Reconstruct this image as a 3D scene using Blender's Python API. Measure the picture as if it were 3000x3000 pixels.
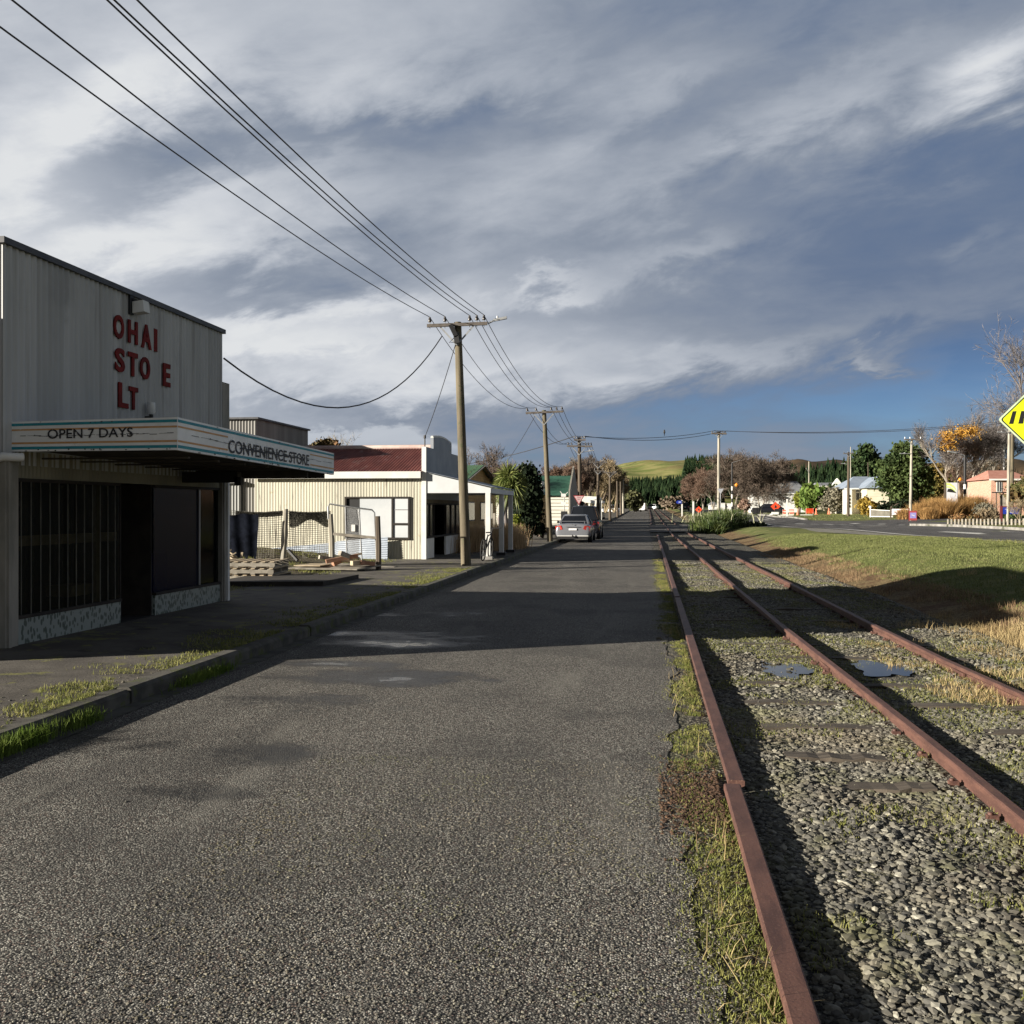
import bpy, bmesh, math, random
import numpy as np
from mathutils import Vector, Matrix
R = math.radians
random.seed(7); rng = np.random.default_rng(7)
for o in list(bpy.data.objects): bpy.data.objects.remove(o)
scn = bpy.context.scene
COL = scn.collection
# ------------------------------------------------------------------ camera
H = 1.7; HY = 1491.0; F = 3000.0
A = math.atan(397.5/3000); CA, SA = math.cos(A), math.sin(A)
cd = bpy.data.cameras.new('camera'); cam = bpy.data.objects.new('camera', cd); COL.objects.link(cam)
cam.location = (0, 0, H); cam.rotation_euler = (R(90), 0, A)
cd.sensor_width = 36; cd.lens = 36.0; cd.shift_y = -9/3000; cd.clip_start = .05; cd.clip_end = 6000
scn.camera = cam
# ------------------------------------------------------------------ sun
SUN_AZ = 28.0; SUN_EL = 14.4        # light travels towards +X turned SUN_AZ degrees towards +Y
sd = bpy.data.lights.new('sun', 'SUN'); sun = bpy.data.objects.new('sun', sd); COL.objects.link(sun)
sd.energy = 5.0; sd.angle = R(.5); sd.color = (1, .92, .80)
ldir = Vector((math.cos(R(SUN_AZ))*math.cos(R(SUN_EL)), math.sin(R(SUN_AZ))*math.cos(R(SUN_EL)), -math.sin(R(SUN_EL))))
sun.rotation_euler = ldir.to_track_quat('-Z', 'Y').to_euler(); sun.location = (-20, -10, 20)
scn.view_settings.view_transform = 'Standard'; scn.view_settings.look = 'None'
scn.view_settings.gamma = 1; scn.view_settings.use_curve_mapping = False
scn.view_settings.exposure = 1.2
# ------------------------------------------------------------------ node helper
class NT:
    def __init__(s, tree): s.t = tree; s.n = tree.nodes; s.l = tree.links
    def new(s, ty, **k):
        n = s.n.new(ty)
        for a, v in k.items(): setattr(n, a, v)
        return n
    def put(s, sock, v):
        if v is None: return
        if isinstance(v, bpy.types.NodeSocket): s.l.new(v, sock)
        else:
            if isinstance(v, (tuple, list)) and len(v) == 3 and sock.type == 'RGBA': v = (*v, 1)
            sock.default_value = v
    def m(s, op, a, b=None, c=None, clamp=False):
        n = s.new('ShaderNodeMath', operation=op, use_clamp=clamp)
        s.put(n.inputs[0], a); s.put(n.inputs[1], b); s.put(n.inputs[2], c)
        return n.outputs[0]
    def mix(s, f, a, b, mode='MIX'):
        n = s.new('ShaderNodeMix', data_type='RGBA', blend_type=mode, clamp_factor=True)
        s.put(n.inputs[0], f); s.put(n.inputs[6], a); s.put(n.inputs[7], b)
        return n.outputs[2]
    def ss(s, v, a, b):            # smoothstep
        n = s.new('ShaderNodeMapRange', interpolation_type='SMOOTHSTEP')
        s.put(n.inputs[0], v); s.put(n.inputs[1], a); s.put(n.inputs[2], b)
        return n.outputs[0]
    def lin(s, v, a, b, c=0, d=1):
        n = s.new('ShaderNodeMapRange'); s.put(n.inputs[0], v)
        for i, q in enumerate((a, b, c, d)): n.inputs[i+1].default_value = q
        return n.outputs[0]
    def noise(s, vec, scale, detail=4, rough=.5, dist=0, col=False):
        n = s.new('ShaderNodeTexNoise'); s.put(n.inputs['Vector'], vec)
        n.inputs['Scale'].default_value = scale; n.inputs['Detail'].default_value = detail
        n.inputs['Roughness'].default_value = rough; n.inputs['Distortion'].default_value = dist
        return n.outputs[1 if col else 0]
    def voro(s, vec, scale, feat='F1'):
        n = s.new('ShaderNodeTexVoronoi', feature=feat); s.put(n.inputs['Vector'], vec)
        n.inputs['Scale'].default_value = scale; return n
    def mapv(s, vec, scale=(1, 1, 1), rot=(0, 0, 0), loc=(0, 0, 0)):
        n = s.new('ShaderNodeMapping'); s.put(n.inputs[0], vec)
        n.inputs[1].default_value = loc; n.inputs[2].default_value = rot; n.inputs[3].default_value = scale
        return n.outputs[0]
    def xyz(s, v):
        n = s.new('ShaderNodeSeparateXYZ'); s.put(n.inputs[0], v); return n.outputs
    def comb(s, x, y, z):
        n = s.new('ShaderNodeCombineXYZ'); s.put(n.inputs[0], x); s.put(n.inputs[1], y); s.put(n.inputs[2], z); return n.outputs[0]
    def pos(s): return s.new('ShaderNodeNewGeometry').outputs['Position']
    def island(s): return s.new('ShaderNodeNewGeometry').outputs['Random Per Island']
    def bump(s, h, strength=.5, dist=.01):
        n = s.new('ShaderNodeBump'); s.put(n.inputs['Height'], h)
        n.inputs['Strength'].default_value = strength; n.inputs['Distance'].default_value = dist
        return n.outputs[0]
# ------------------------------------------------------------------ sky
w = bpy.data.worlds.new('World'); scn.world = w; w.use_nodes = True
t = NT(w.node_tree); t.n.clear()
sky = t.new('ShaderNodeTexSky', sky_type='NISHITA'); sky.sun_disc = False
sky.sun_elevation = R(SUN_EL)
# sun stands in the direction -ldir; Blender's sky sun at rotation 0 stands on +Y and turns clockwise
sky.sun_rotation = math.atan2(-ldir.x, -ldir.y)
tc = t.new('ShaderNodeTexCoord').outputs['Generated']
dx, dy, dz = t.xyz(tc)
az = t.m('MULTIPLY', t.m('ARCTAN2', dx, dy), 180/math.pi)       # degrees, 0 = along the street
el = t.m('MULTIPLY', t.m('ARCSINE', dz), 180/math.pi)
den = t.m('ADD', t.m('MAXIMUM', dz, 0), .30)
pl = t.comb(t.m('DIVIDE', dx, den), t.m('DIVIDE', dy, den), 0)
warp = t.noise(pl, .9, 3, .5, 0, True)
wv = t.new('ShaderNodeVectorMath', operation='MULTIPLY_ADD'); t.put(wv.inputs[0], warp); wv.inputs[1].default_value = (.45, .45, 0); t.put(wv.inputs[2], pl)
n1 = t.noise(t.mapv(wv.outputs[0], (1.0, 1.15, 1), (0, 0, R(8))), 1.35, 7, .55)
n2 = t.noise(t.mapv(wv.outputs[0], (2.2, 2.9, 1), (0, 0, R(8)), (5, 3, 0)), 1.5, 9, .58)
n3 = t.noise(t.comb(t.m('MULTIPLY_ADD', el, .05, t.m('MULTIPLY', az, .15)), t.m('MULTIPLY_ADD', az, -.09, t.m('MULTIPLY', el, .38)), 0), 1.0, 8, .6, .3)
# wobble used to fray the big cloud masses
waz = t.m('MULTIPLY', t.m('SUBTRACT', n2, .5), 8); wel = t.m('MULTIPLY', t.m('SUBTRACT', n3, .5), 7)
az2 = t.m('ADD', az, waz); el2 = t.m('ADD', el, wel)
def skydir(px, py):
    u = (px-1500)/3000
    X, Y, Z = -SA+u*CA, CA+u*SA, (HY-py)/3000
    return math.degrees(math.atan2(X, Y)), math.degrees(math.atan2(Z, math.hypot(X, Y)))
def blob(px, py, rx, ry, rot, amp, warped=True):
    a0, e0 = skydir(px, py); sx, sy = rx/3000*57.3*.95, ry/3000*57.3*.95
    da = t.m('SUBTRACT', az2 if warped else az, a0); de = t.m('SUBTRACT', el2 if warped else el, e0)
    c, s_ = math.cos(R(rot)), math.sin(R(rot))
    xa = t.m('DIVIDE', t.m('ADD', t.m('MULTIPLY', da, c), t.m('MULTIPLY', de, s_)), sx)
    ya = t.m('DIVIDE', t.m('SUBTRACT', t.m('MULTIPLY', de, c), t.m('MULTIPLY', da, s_)), sy)
    r2 = t.m('ADD', t.m('MULTIPLY', xa, xa), t.m('MULTIPLY', ya, ya))
    return t.m('MULTIPLY', t.m('EXPONENT', t.m('MULTIPLY', r2, -1)), amp)
BLOBS = [(330, 300, 360, 110, 38, .30), (40, 560, 250, 110, 30, .36), (1450, 850, 500, 260, 10, .08), (2920, 200, 260, 110, 15, .25), (900, 1080, 700, 150, 5, .20), (1400, 1120, 400, 80, 5, .10), (620, 180, 700, 240, 10, .12), (1300, 150, 600, 240, 5, .16),
 (350, 480, 330, 90, 20, -.30), (120, 640, 330, 80, 12, -.18), (900, 400, 320, 70, 5, -.16), (1250, 380, 420, 80, 4, -.20),
 (500, 620, 500, 90, 18, .28), (300, 750, 500, 90, 12, .30), (820, 800, 340, 60, 14, -.22), (700, 900, 300, 30, 10, -.14),
 (900, 930, 520, 50, 6, .34), (1150, 870, 450, 40, 10, .10), (900, 1010, 500, 40, 3, .24), (1180, 1200, 500, 40, 0, -.22),
 (2000, 740, 260, 60, 14, .24), (1600, 858, 150, 30, 8, .26), (2600, 160, 560, 90, 22, .24), (2960, 170, 220, 80, 20, .42),
 (1900, 290, 300, 60, 22, .18), (2000, 430, 700, 140, 12, .10), (2500, 620, 500, 180, 12, -.12), (2450, 960, 700, 60, 12, .08),
 (1900, 1090, 430, 46, 10, .22), (1500, 1060, 500, 60, 5, .20), (2560, 1040, 90, 18, 5, .22), (2900, 700, 90, 40, 30, .10),
 (2300, 1200, 900, 90, 6, -.10), (2800, 1100, 500, 120, 6, -.10), (2700, 40, 700, 100, 12, -.06), (1700, 60, 400, 120, 20, -.05)]
B = t.m('ADD', .30, t.m('MULTIPLY', t.m('SUBTRACT', n1, .5), .42))
B = t.m('ADD', B, t.m('MULTIPLY', t.m('SUBTRACT', n2, .5), .42))
B = t.m('ADD', B, t.m('MULTIPLY', t.m('SUBTRACT', n3, .5), .42))
B = t.m('ADD', B, t.lin(az, -34, 18, .34, -.06)); B = t.m('ADD', B, t.lin(az, 38, 75, 0, .30))  # last term adds bright unseen eastern cloud to light the store wall
for b in BLOBS: B = t.m('ADD', B, blob(*b))
# low banks of cumulus with harder tops
cn = t.noise(t.comb(t.m('MULTIPLY', az, .32), t.m('MULTIPLY', el, .75), 0), 1.0, 6, .62)
def bank(px0, px1, pybase, pytop, amp):
    a0, e0 = skydir((px0+px1)/2, pybase); _, e1 = skydir((px0+px1)/2, pytop)
    aw = (px1-px0)/2/3000*57.3*.95
    xa = t.m('DIVIDE', t.m('SUBTRACT', az, a0), aw); fall = t.m('SUBTRACT', 1, t.m('MULTIPLY', xa, xa))
    hh = t.m('MULTIPLY', t.m('MULTIPLY_ADD', t.m('SUBTRACT', cn, .5), 2.4, 1.0), t.m('MULTIPLY', fall, (e1-e0)))
    top = t.m('SUBTRACT', t.m('ADD', e0, hh), el)
    k = t.m('MULTIPLY', t.ss(top, 0, .45), t.ss(t.m('SUBTRACT', el, e0), -1.2, .6))
    return t.m('MULTIPLY', k, amp)
bk = t.m('MAXIMUM', bank(560, 1420, 1310, 1235, .75), bank(1420, 2100, 1420, 1366, .80))
bk = t.m('MAXIMUM', bk, 0)
col = t.new('ShaderNodeValToRGB'); cr = col.color_ramp; t.put(col.inputs[0], B)
stops = [(0.0, (.105, .170, .305)), (.22, (.165, .220, .330)), (.42, (.29, .335, .415)), (.62, (.46, .50, .57)), (.85, (.68, .71, .76)), (1.0, (.82, .84, .86))]
cr.elements[0].position = stops[0][0]; cr.elements[0].color = (*stops[0][1], 1)
cr.elements[1].position = 1; cr.elements[1].color = (*stops[-1][1], 1)
for p, c in stops[1:-1]:
    e = cr.elements.new(p); e.color = (*c, 1)
BOOST = 4.8          # clouds are laid over the Nishita sky before the .1 strength
cl = t.mix(1, col.outputs[0], (BOOST, BOOST, BOOST), 'MULTIPLY')
blue = t.mix(1, sky.outputs[0], (.32, .50, .86), 'MULTIPLY')
low = t.ss(el, 11, 1)
dens = t.m('SUBTRACT', 1, t.m('MULTIPLY', low, t.m('MULTIPLY', t.ss(B, .42, .05), .70)))
full = t.mix(dens, blue, cl)
full = t.mix(bk, full, (.62*BOOST, .66*BOOST, .72*BOOST))
# unseen sky behind the camera and overhead, darkened to cut the ambient light
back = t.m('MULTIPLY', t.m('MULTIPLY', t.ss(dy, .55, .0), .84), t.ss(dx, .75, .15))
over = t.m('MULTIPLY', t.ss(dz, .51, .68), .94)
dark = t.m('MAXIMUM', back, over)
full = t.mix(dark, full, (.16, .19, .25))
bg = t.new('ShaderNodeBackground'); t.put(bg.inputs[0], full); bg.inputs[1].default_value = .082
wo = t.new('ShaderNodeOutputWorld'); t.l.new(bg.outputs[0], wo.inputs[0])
# ------------------------------------------------------------------ pixel rays to world points
def P(px, py, d):
    u = (px-1500)/F
    return Vector((d*(-SA+u*CA), d*(CA+u*SA), H-(py-HY)*d/F))
def PX(px, py, X): u = (px-1500)/F; return P(px, py, X/(-SA+u*CA))
def PY(px, py, Y): u = (px-1500)/F; return P(px, py, Y/(CA+u*SA))
def PZ(px, py, z): return P(px, py, (H-z)*F/(py-HY))
def sstep(a, b, x): q = np.clip((x-a)/(b-a), 0, 1); return q*q*(3-2*q)
def rise(Y): return 1.2*np.clip((np.asarray(Y, float)-70)/180, 0, 2.2)**1.2
def hgt(X, Y):
    X = np.asarray(X, float); Y = np.asarray(Y, float)
    z = np.where(X < -7.4, .14, np.where(X < -4.61, .09, np.where(X < .45, -.07, -.06)))
    bank = sstep(4.4, 7.8, X)*(.48+.05*np.sin(Y*.33+X*.5))
    z = np.where(X > 4.0, -.06+bank-.05*np.exp(-((X-4.6)/.5)**2), z)
    z = z + np.clip(.02*(X-18), 0, .8)*(X > 18)
    z = z + .35*sstep(-8.3, -11.5, X)*sstep(19, 25, Y)*(Y < 60)
    return z+rise(Y)
def gz(X, Y): return float(hgt(X, Y))
def hit(px, py, lo=4, hi=400):
    d = lo
    while d < hi:
        p = P(px, py, d)
        if p.z <= gz(p.x, p.y): return p, d
        d *= 1.004
    p = P(px, py, hi); p.z = gz(p.x, p.y); return p, hi
# ------------------------------------------------------------------ mesh builder
WL = {}
class MB:
    def __init__(s): s.v = []; s.f = []; s.mi = []; s.sm = []
    def add(s, vs, fs, m=0, smooth=False):
        b = len(s.v); s.v.extend([tuple(q) for q in vs])
        for f in fs: s.f.append(tuple(b+i for i in f)); s.mi.append(m); s.sm.append(smooth)
        return s
    def box(s, a, b, m=0):
        x0, x1 = sorted((a[0], b[0])); y0, y1 = sorted((a[1], b[1])); z0, z1 = sorted((a[2], b[2]))
        return s.add([(x0,y0,z0),(x1,y0,z0),(x1,y1,z0),(x0,y1,z0),(x0,y0,z1),(x1,y0,z1),(x1,y1,z1),(x0,y1,z1)],
                     [(0,3,2,1),(4,5,6,7),(0,1,5,4),(1,2,6,5),(2,3,7,6),(3,0,4,7)], m)
    def bar(s, p, q, w, h=None, m=0, up=(0, 0, 1)):
        p = Vector(p); q = Vector(q); h = h or w; d = (q-p).normalized(); up = Vector(up)
        if abs(d.dot(up)) > .98: up = Vector((1, 0, 0))
        a = d.cross(up).normalized()*w/2; b = a.cross(d).normalized()*h/2
        vs = [p-a-b, p+a-b, p+a+b, p-a+b, q-a-b, q+a-b, q+a+b, q-a+b]
        return s.add(vs, [(0,1,2,3),(7,6,5,4),(0,4,5,1),(1,5,6,2),(2,6,7,3),(3,7,4,0)], m)
    def tube(s, pts, rad, n=8, m=0, cap=True, smooth=True):
        pts = [Vector(p) for p in pts]
        if not isinstance(rad, (list, tuple)): rad = [rad]*len(pts)
        vs = []; fs = []; ref = None
        for i, p in enumerate(pts):
            d = (pts[min(i+1, len(pts)-1)]-pts[max(i-1, 0)]).normalized()
            if ref is None: ref = Vector((0, 0, 1)) if abs(d.z) < .9 else Vector((1, 0, 0))
            a = d.cross(ref).normalized(); b = a.cross(d).normalized(); ref = b
            for k in range(n):
                an = 2*math.pi*k/n; vs.append(p+(a*math.cos(an)+b*math.sin(an))*rad[i])
        for i in range(len(pts)-1):
            for k in range(n):
                k2 = (k+1) % n; fs.append((i*n+k, i*n+k2, (i+1)*n+k2, (i+1)*n+k))
        s.add(vs, fs, m, smooth)
        if cap and n > 2:
            s.add(vs[:n], [tuple(range(n))[::-1]], m); s.add(vs[-n:], [tuple(range(n))], m)
        return s
    def prism(s, poly, vec, m=0):
        n = len(poly); poly = [Vector(p) for p in poly]; vec = Vector(vec)
        vs = poly+[p+vec for p in poly]
        fs = [tuple(range(n))[::-1], tuple(range(n, 2*n))]+[(i, (i+1) % n, n+(i+1) % n, n+i) for i in range(n)]
        return s.add(vs, fs, m)
    def corr(s, o, U, V, N, w_, h_, pitch=.076, amp=.009, m=0, seg=6):
        o = Vector(o); U = Vector(U).normalized(); V = Vector(V).normalized(); N = Vector(N).normalized()
        n = max(2, int(w_/pitch*seg)); vs = []
        for i in range(n+1):
            x = w_*i/n; k = N*amp*math.sin(2*math.pi*x/pitch)
            vs += [o+U*x+k, o+U*x+V*h_+k]
        return s.add(vs, [(2*i, 2*i+2, 2*i+3, 2*i+1) for i in range(n)], m, True)
    def boards(s, o, U, w_, z0, z1, N, step=.15, m=0, topf=None, lip=.034):   # overlapping weatherboards
        o = Vector(o); U = Vector(U).normalized(); N = Vector(N).normalized(); z = z0
        while z < z1-1e-3:
            zt = min(z+step, z1); a, b = 0, w_
            if topf: a, b = topf((z+zt)/2)
            if b-a > .05:
                p = o+U*a; q = o+U*b; Z = Vector((0, 0, 1))
                vs = [p+Z*z, q+Z*z, p+Z*z+N*lip, q+Z*z+N*lip, p+Z*zt+N*.004, q+Z*zt+N*.004]
                s.add(vs, [(0, 1, 3, 2), (2, 3, 5, 4)], m)
            z += step
        return s
    def build(s, name, mats, parent=None, local=False, label=None, cat=None, group=None, kind=None):
        me = bpy.data.meshes.new(name); v = np.array(s.v, float)
        base = WL.get(parent, Vector((0, 0, 0))) if parent else Vector((0, 0, 0))
        if parent is None and kind is None and len(v):
            c = (v.min(0)+v.max(0))/2; base = Vector((c[0], c[1], v[:, 2].min()))
        if not local: v = v-np.array(base)
        me.from_pydata(v.tolist(), [], s.f); 
        if not isinstance(mats, (list, tuple)): mats = [mats]
        for m_ in mats: me.materials.append(m_)
        me.polygons.foreach_set('material_index', s.mi); me.polygons.foreach_set('use_smooth', s.sm); me.update()
        ob = bpy.data.objects.new(name, me); COL.objects.link(ob)
        if parent: ob.parent = parent; WL[ob] = base
        else: ob.location = base; WL[ob] = base.copy()
        tag(ob, label, cat, group, kind); return ob
def tag(o, label=None, cat=None, group=None, kind=None):
    if label: o['label'] = label
    if cat: o['category'] = cat
    if group: o['group'] = group
    if kind: o['kind'] = kind
    return o
def thing(name, label, cat, loc=(0, 0, 0), rotz=0, group=None, scale=1):
    o = bpy.data.objects.new(name, None); COL.objects.link(o); o.location = loc; o.rotation_euler = (0, 0, rotz)
    o.scale = (scale,)*3; o.empty_display_size = .2; WL[o] = Vector(loc); return tag(o, label, cat, group)
def npmesh(name, v, f, mat, parent=None, label=None, cat=None, group=None, kind=None, smooth=False):
    """big mesh straight from numpy (v: n x 3 world, f: m x k)"""
    me = bpy.data.meshes.new(name); k = f.shape[1]; base = np.zeros(3)
    if parent: base = np.array(WL[parent])
    elif kind is None: base = np.array([v[:, 0].mean(), v[:, 1].mean(), v[:, 2].min()])
    v = v-base
    me.vertices.add(len(v)); me.vertices.foreach_set('co', v.astype(np.float32).ravel())
    me.loops.add(f.size); me.loops.foreach_set('vertex_index', f.astype(np.int32).ravel())
    me.polygons.add(len(f)); me.polygons.foreach_set('loop_start', np.arange(0, f.size, k, dtype=np.int32))
    me.polygons.foreach_set('loop_total', np.full(len(f), k, dtype=np.int32))
    me.polygons.foreach_set('use_smooth', np.full(len(f), smooth)); me.update(calc_edges=True)
    me.materials.append(mat); ob = bpy.data.objects.new(name, me); COL.objects.link(ob)
    if parent: ob.parent = parent; WL[ob] = Vector(base)
    else: ob.location = base; WL[ob] = Vector(base)
    tag(ob, label, cat, group, kind); return ob
# ------------------------------------------------------------------ materials
MATS = {}
def mat(name, c1, c2=None, scale=3, rough=.8, bump=0, bscale=None, bdist=.01, metal=0, stretch=(1, 1, 1), island=0,
        spots=None, trans=0, spec=.5, detail=5, contrast=(.35, .65), coat=0):
    if name in MATS: return MATS[name]
    m = bpy.data.materials.new(name); m.use_nodes = True; n = NT(m.node_tree); b = n.n['Principled BSDF']
    pos = n.pos(); pv = n.mapv(pos, stretch)
    c = c1
    if c2: c = n.mix(n.ss(n.noise(pv, scale, detail, .6), *contrast), c1, c2)
    if island: 
        r = n.lin(n.island(), 0, 1, 1-island, 1+island); c = n.mix(1, c, n.comb(r, r, r), 'MULTIPLY')
    if spots:      # (colour, scale, threshold lo, hi, stretch)
        for sc, ss_, lo, hi, st in spots:
            c = n.mix(n.ss(n.noise(n.mapv(pos, st), ss_, 5, .65), lo, hi), c, sc)
    n.put(b.inputs['Base Color'], c); b.inputs['Roughness'].default_value = rough; b.inputs['Metallic'].default_value = metal
    b.inputs['Specular IOR Level'].default_value = spec
    if coat: b.inputs['Coat Weight'].default_value = coat; b.inputs['Coat Roughness'].default_value = .05
    if bump: n.put(b.inputs['Normal'], n.bump(n.noise(pv, bscale or scale*4, 5, .6), bump, bdist))
    if trans:
        out = n.n['Material Output']; tr = n.new('ShaderNodeBsdfTranslucent'); n.put(tr.inputs[0], c)
        mx = n.new('ShaderNodeMixShader'); mx.inputs[0].default_value = trans
        n.l.new(b.outputs[0], mx.inputs[1]); n.l.new(tr.outputs[0], mx.inputs[2]); n.l.new(mx.outputs[0], out.inputs[0])
    MATS[name] = m; return m
S1 = (1, 1, 1); SV = (1, 1, .06)
M_iron_shaded = mat('shaded_grey_iron', (.17, .165, .155), (.24, .235, .22), 1.3, .8, stretch=(1, 1.6, .12))  # grey iron with the outbuilding's shade put into the colour
M_conc = mat('concrete', (.16, .15, .135), (.28, .27, .25), 2, .9, .4, 60, .004, spots=[((.05, .055, .03), 1.3, .5, .7, S1)])
M_iron_grey = mat('weathered_iron', (.38, .385, .38), (.48, .485, .48), 1.3, .75, stretch=(1, 1.6, .12), spots=[((.27, .265, .255), 2.4, .50, .75, (1, 2.6, .07)), ((.32, .325, .325), .5, .50, .64, (1, 1, .8)), ((.30, .22, .16), 2.5, .68, .8, (1, 2, .15))])
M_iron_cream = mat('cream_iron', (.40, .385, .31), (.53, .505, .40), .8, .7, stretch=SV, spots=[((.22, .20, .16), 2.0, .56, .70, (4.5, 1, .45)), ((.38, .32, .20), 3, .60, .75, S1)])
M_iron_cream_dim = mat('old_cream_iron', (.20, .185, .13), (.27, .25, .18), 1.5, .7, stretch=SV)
M_galv = mat('galvanised_iron', (.42, .47, .54), (.55, .60, .66), 2, .55, metal=.35)
M_red_roof = mat('rusty_red_roof', (.125, .027, .022), (.20, .058, .045), 1.2, .8, stretch=(3, 1, 1), spots=[((.30, .21, .19), 2.2, .55, .70, (1.2, .35, 1)), ((.10, .035, .03), 3, .55, .7, (2, .5, 1))])
M_green_roof = mat('green_roof', (.02, .075, .05), (.035, .11, .075), 1.5, .6)
M_moss_roof = mat('pale_green_roof', (.10, .22, .10), (.16, .30, .15), 1.5, .6)
M_white = mat('white_paint', (.72, .72, .69), (.62, .61, .57), 2, .6, spots=[((.30, .27, .22), 5, .66, .8, SV)])
M_white_fascia = mat('white_fascia_paint', (.88, .88, .86), (.78, .78, .75), 3, .5, spots=[((.13, .12, .11), 7, .66, .73, (1, 1, .5)), ((.40, .30, .18), 2.3, .66, .8, (1, 1, .2)), ((.02, .02, .02), 4.2, .73, .75, (1, 1, .8))])
M_teal = mat('teal_paint', (.01, .21, .27), (.02, .28, .33), 6, .5, spots=[((.5, .5, .47), 9, .68, .74, S1)])
M_orange_st = mat('tan_paint', (.52, .26, .08), (.60, .34, .14), 6, .5, spots=[((.6, .58, .52), 9, .64, .72, S1)])
M_black_let = mat('black_lettering', (.012, .012, .015), (.03, .03, .035), 8, .6, spots=[((.6, .6, .58), 26, .62, .66, S1)])
M_red_let = mat('dark_red_lettering', (.19, .014, .011), (.11, .010, .009), 5, .75, spec=.2)
M_black = mat('black_paint', (.012, .012, .013), None, rough=.6)
M_darkwood = mat('dark_timber', (.016, .013, .010), (.035, .028, .021), 4, .85, .4)
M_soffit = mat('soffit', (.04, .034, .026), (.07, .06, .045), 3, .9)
M_trim = mat('old_cream_trim', (.20, .19, .16), (.30, .28, .24), 4, .7, stretch=(1, 1, .3))
M_tile = None
def tilemat():
    m = bpy.data.materials.new('mottled_tile'); m.use_nodes = True; n = NT(m.node_tree); b = n.n['Principled BSDF']
    v = n.voro(n.mapv(n.pos(), (1, 1, .55)), 21); k = n.ss(v.outputs['Distance'], .46, .38)
    gx = n.m('GREATER_THAN', n.xyz(v.outputs['Color'])[0], .12)
    n.put(b.inputs['Base Color'], n.mix(n.m('MULTIPLY', k, gx), (.26, .29, .27), (.07, .09, .075))); b.inputs['Roughness'].default_value = .35; return m
M_tile = tilemat()
def glassmat(name, c, rough=.06, alpha=.35, tint=(.8, .85, .8)):
    m = bpy.data.materials.new(name); m.use_nodes = True; n = NT(m.node_tree); b = n.n['Principled BSDF']
    b.inputs['Base Color'].default_value = (*c, 1); b.inputs['Roughness'].default_value = rough; b.inputs['Specular IOR Level'].default_value = .10
    tr = n.new('ShaderNodeBsdfTransparent'); tr.inputs[0].default_value = (*tint, 1)
    mx = n.new('ShaderNodeMixShader'); mx.inputs[0].default_value = alpha
    n.l.new(b.outputs[0], mx.inputs[1]); n.l.new(tr.outputs[0], mx.inputs[2]); n.l.new(mx.outputs[0], n.n['Material Output'].inputs[0]); return m
M_strip = glassmat('clear_corrugated_plastic', (.018, .018, .012), .35, .5)
M_glass = glassmat('shop_glass', (.004, .005, .007), .10, .6)
M_blueglass = glassmat('blue_tinted_glass', (.004, .006, .022), .25, .35, (.4, .45, .8))
M_pane = mat('dark_pane', (.015, .018, .02), (.045, .05, .055), 2, .2, spec=.25)
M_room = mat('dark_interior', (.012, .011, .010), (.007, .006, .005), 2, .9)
M_poleC = mat('weathered_pole', (.085, .07, .045), (.15, .125, .08), 3, .85, .5, 30, .01, stretch=(4, 4, .3), spots=[((.07, .075, .035), 3, .55, .7, S1)])
M_pole_pale = mat('pale_pole', (.24, .22, .175), (.42, .39, .32), 3, .85, stretch=(4, 4, .3))
M_poleD = mat('dark_pole', (.06, .045, .03), (.11, .085, .06), 3, .85, stretch=(4, 4, .3))
M_arm = mat('crossarm_timber', (.10, .085, .075), (.17, .15, .13), 5, .85)
M_ins = mat('insulator', (.03, .025, .022), None, rough=.3)
M_insw = mat('white_insulator', (.7, .7, .7), None, rough=.3)
M_wire = mat('wire', (.035, .035, .04), None, rough=.6)
M_metal = mat('lamp_metal', (.45, .46, .46), (.36, .37, .38), 6, .45, metal=.5)
M_lens = mat('lamp_lens', (.7, .7, .68), None, rough=.3)
def railmat():
    m = bpy.data.materials.new('rusty_rail'); m.use_nodes = True; n = NT(m.node_tree); b = n.n['Principled BSDF']
    pos = n.pos(); a = n.noise(n.mapv(pos, (1, .25, 1)), 12, 6, .65); f = n.noise(pos, 90, 4, .6)
    c = n.mix(n.ss(a, .35, .65), (.085, .042, .034), (.145, .072, .054)); c = n.mix(n.ss(f, .58, .75), c, (.25, .15, .105)); c = n.mix(n.ss(f, .40, .28), c, (.05, .025, .02))
    n.put(b.inputs['Base Color'], c); b.inputs['Roughness'].default_value = .62; b.inputs['Metallic'].default_value = .15
    n.put(b.inputs['Normal'], n.bump(n.m('ADD', f, n.noise(pos, 25, 4)), .5, .003)); return m
M_rail = railmat()
WET = []
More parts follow.
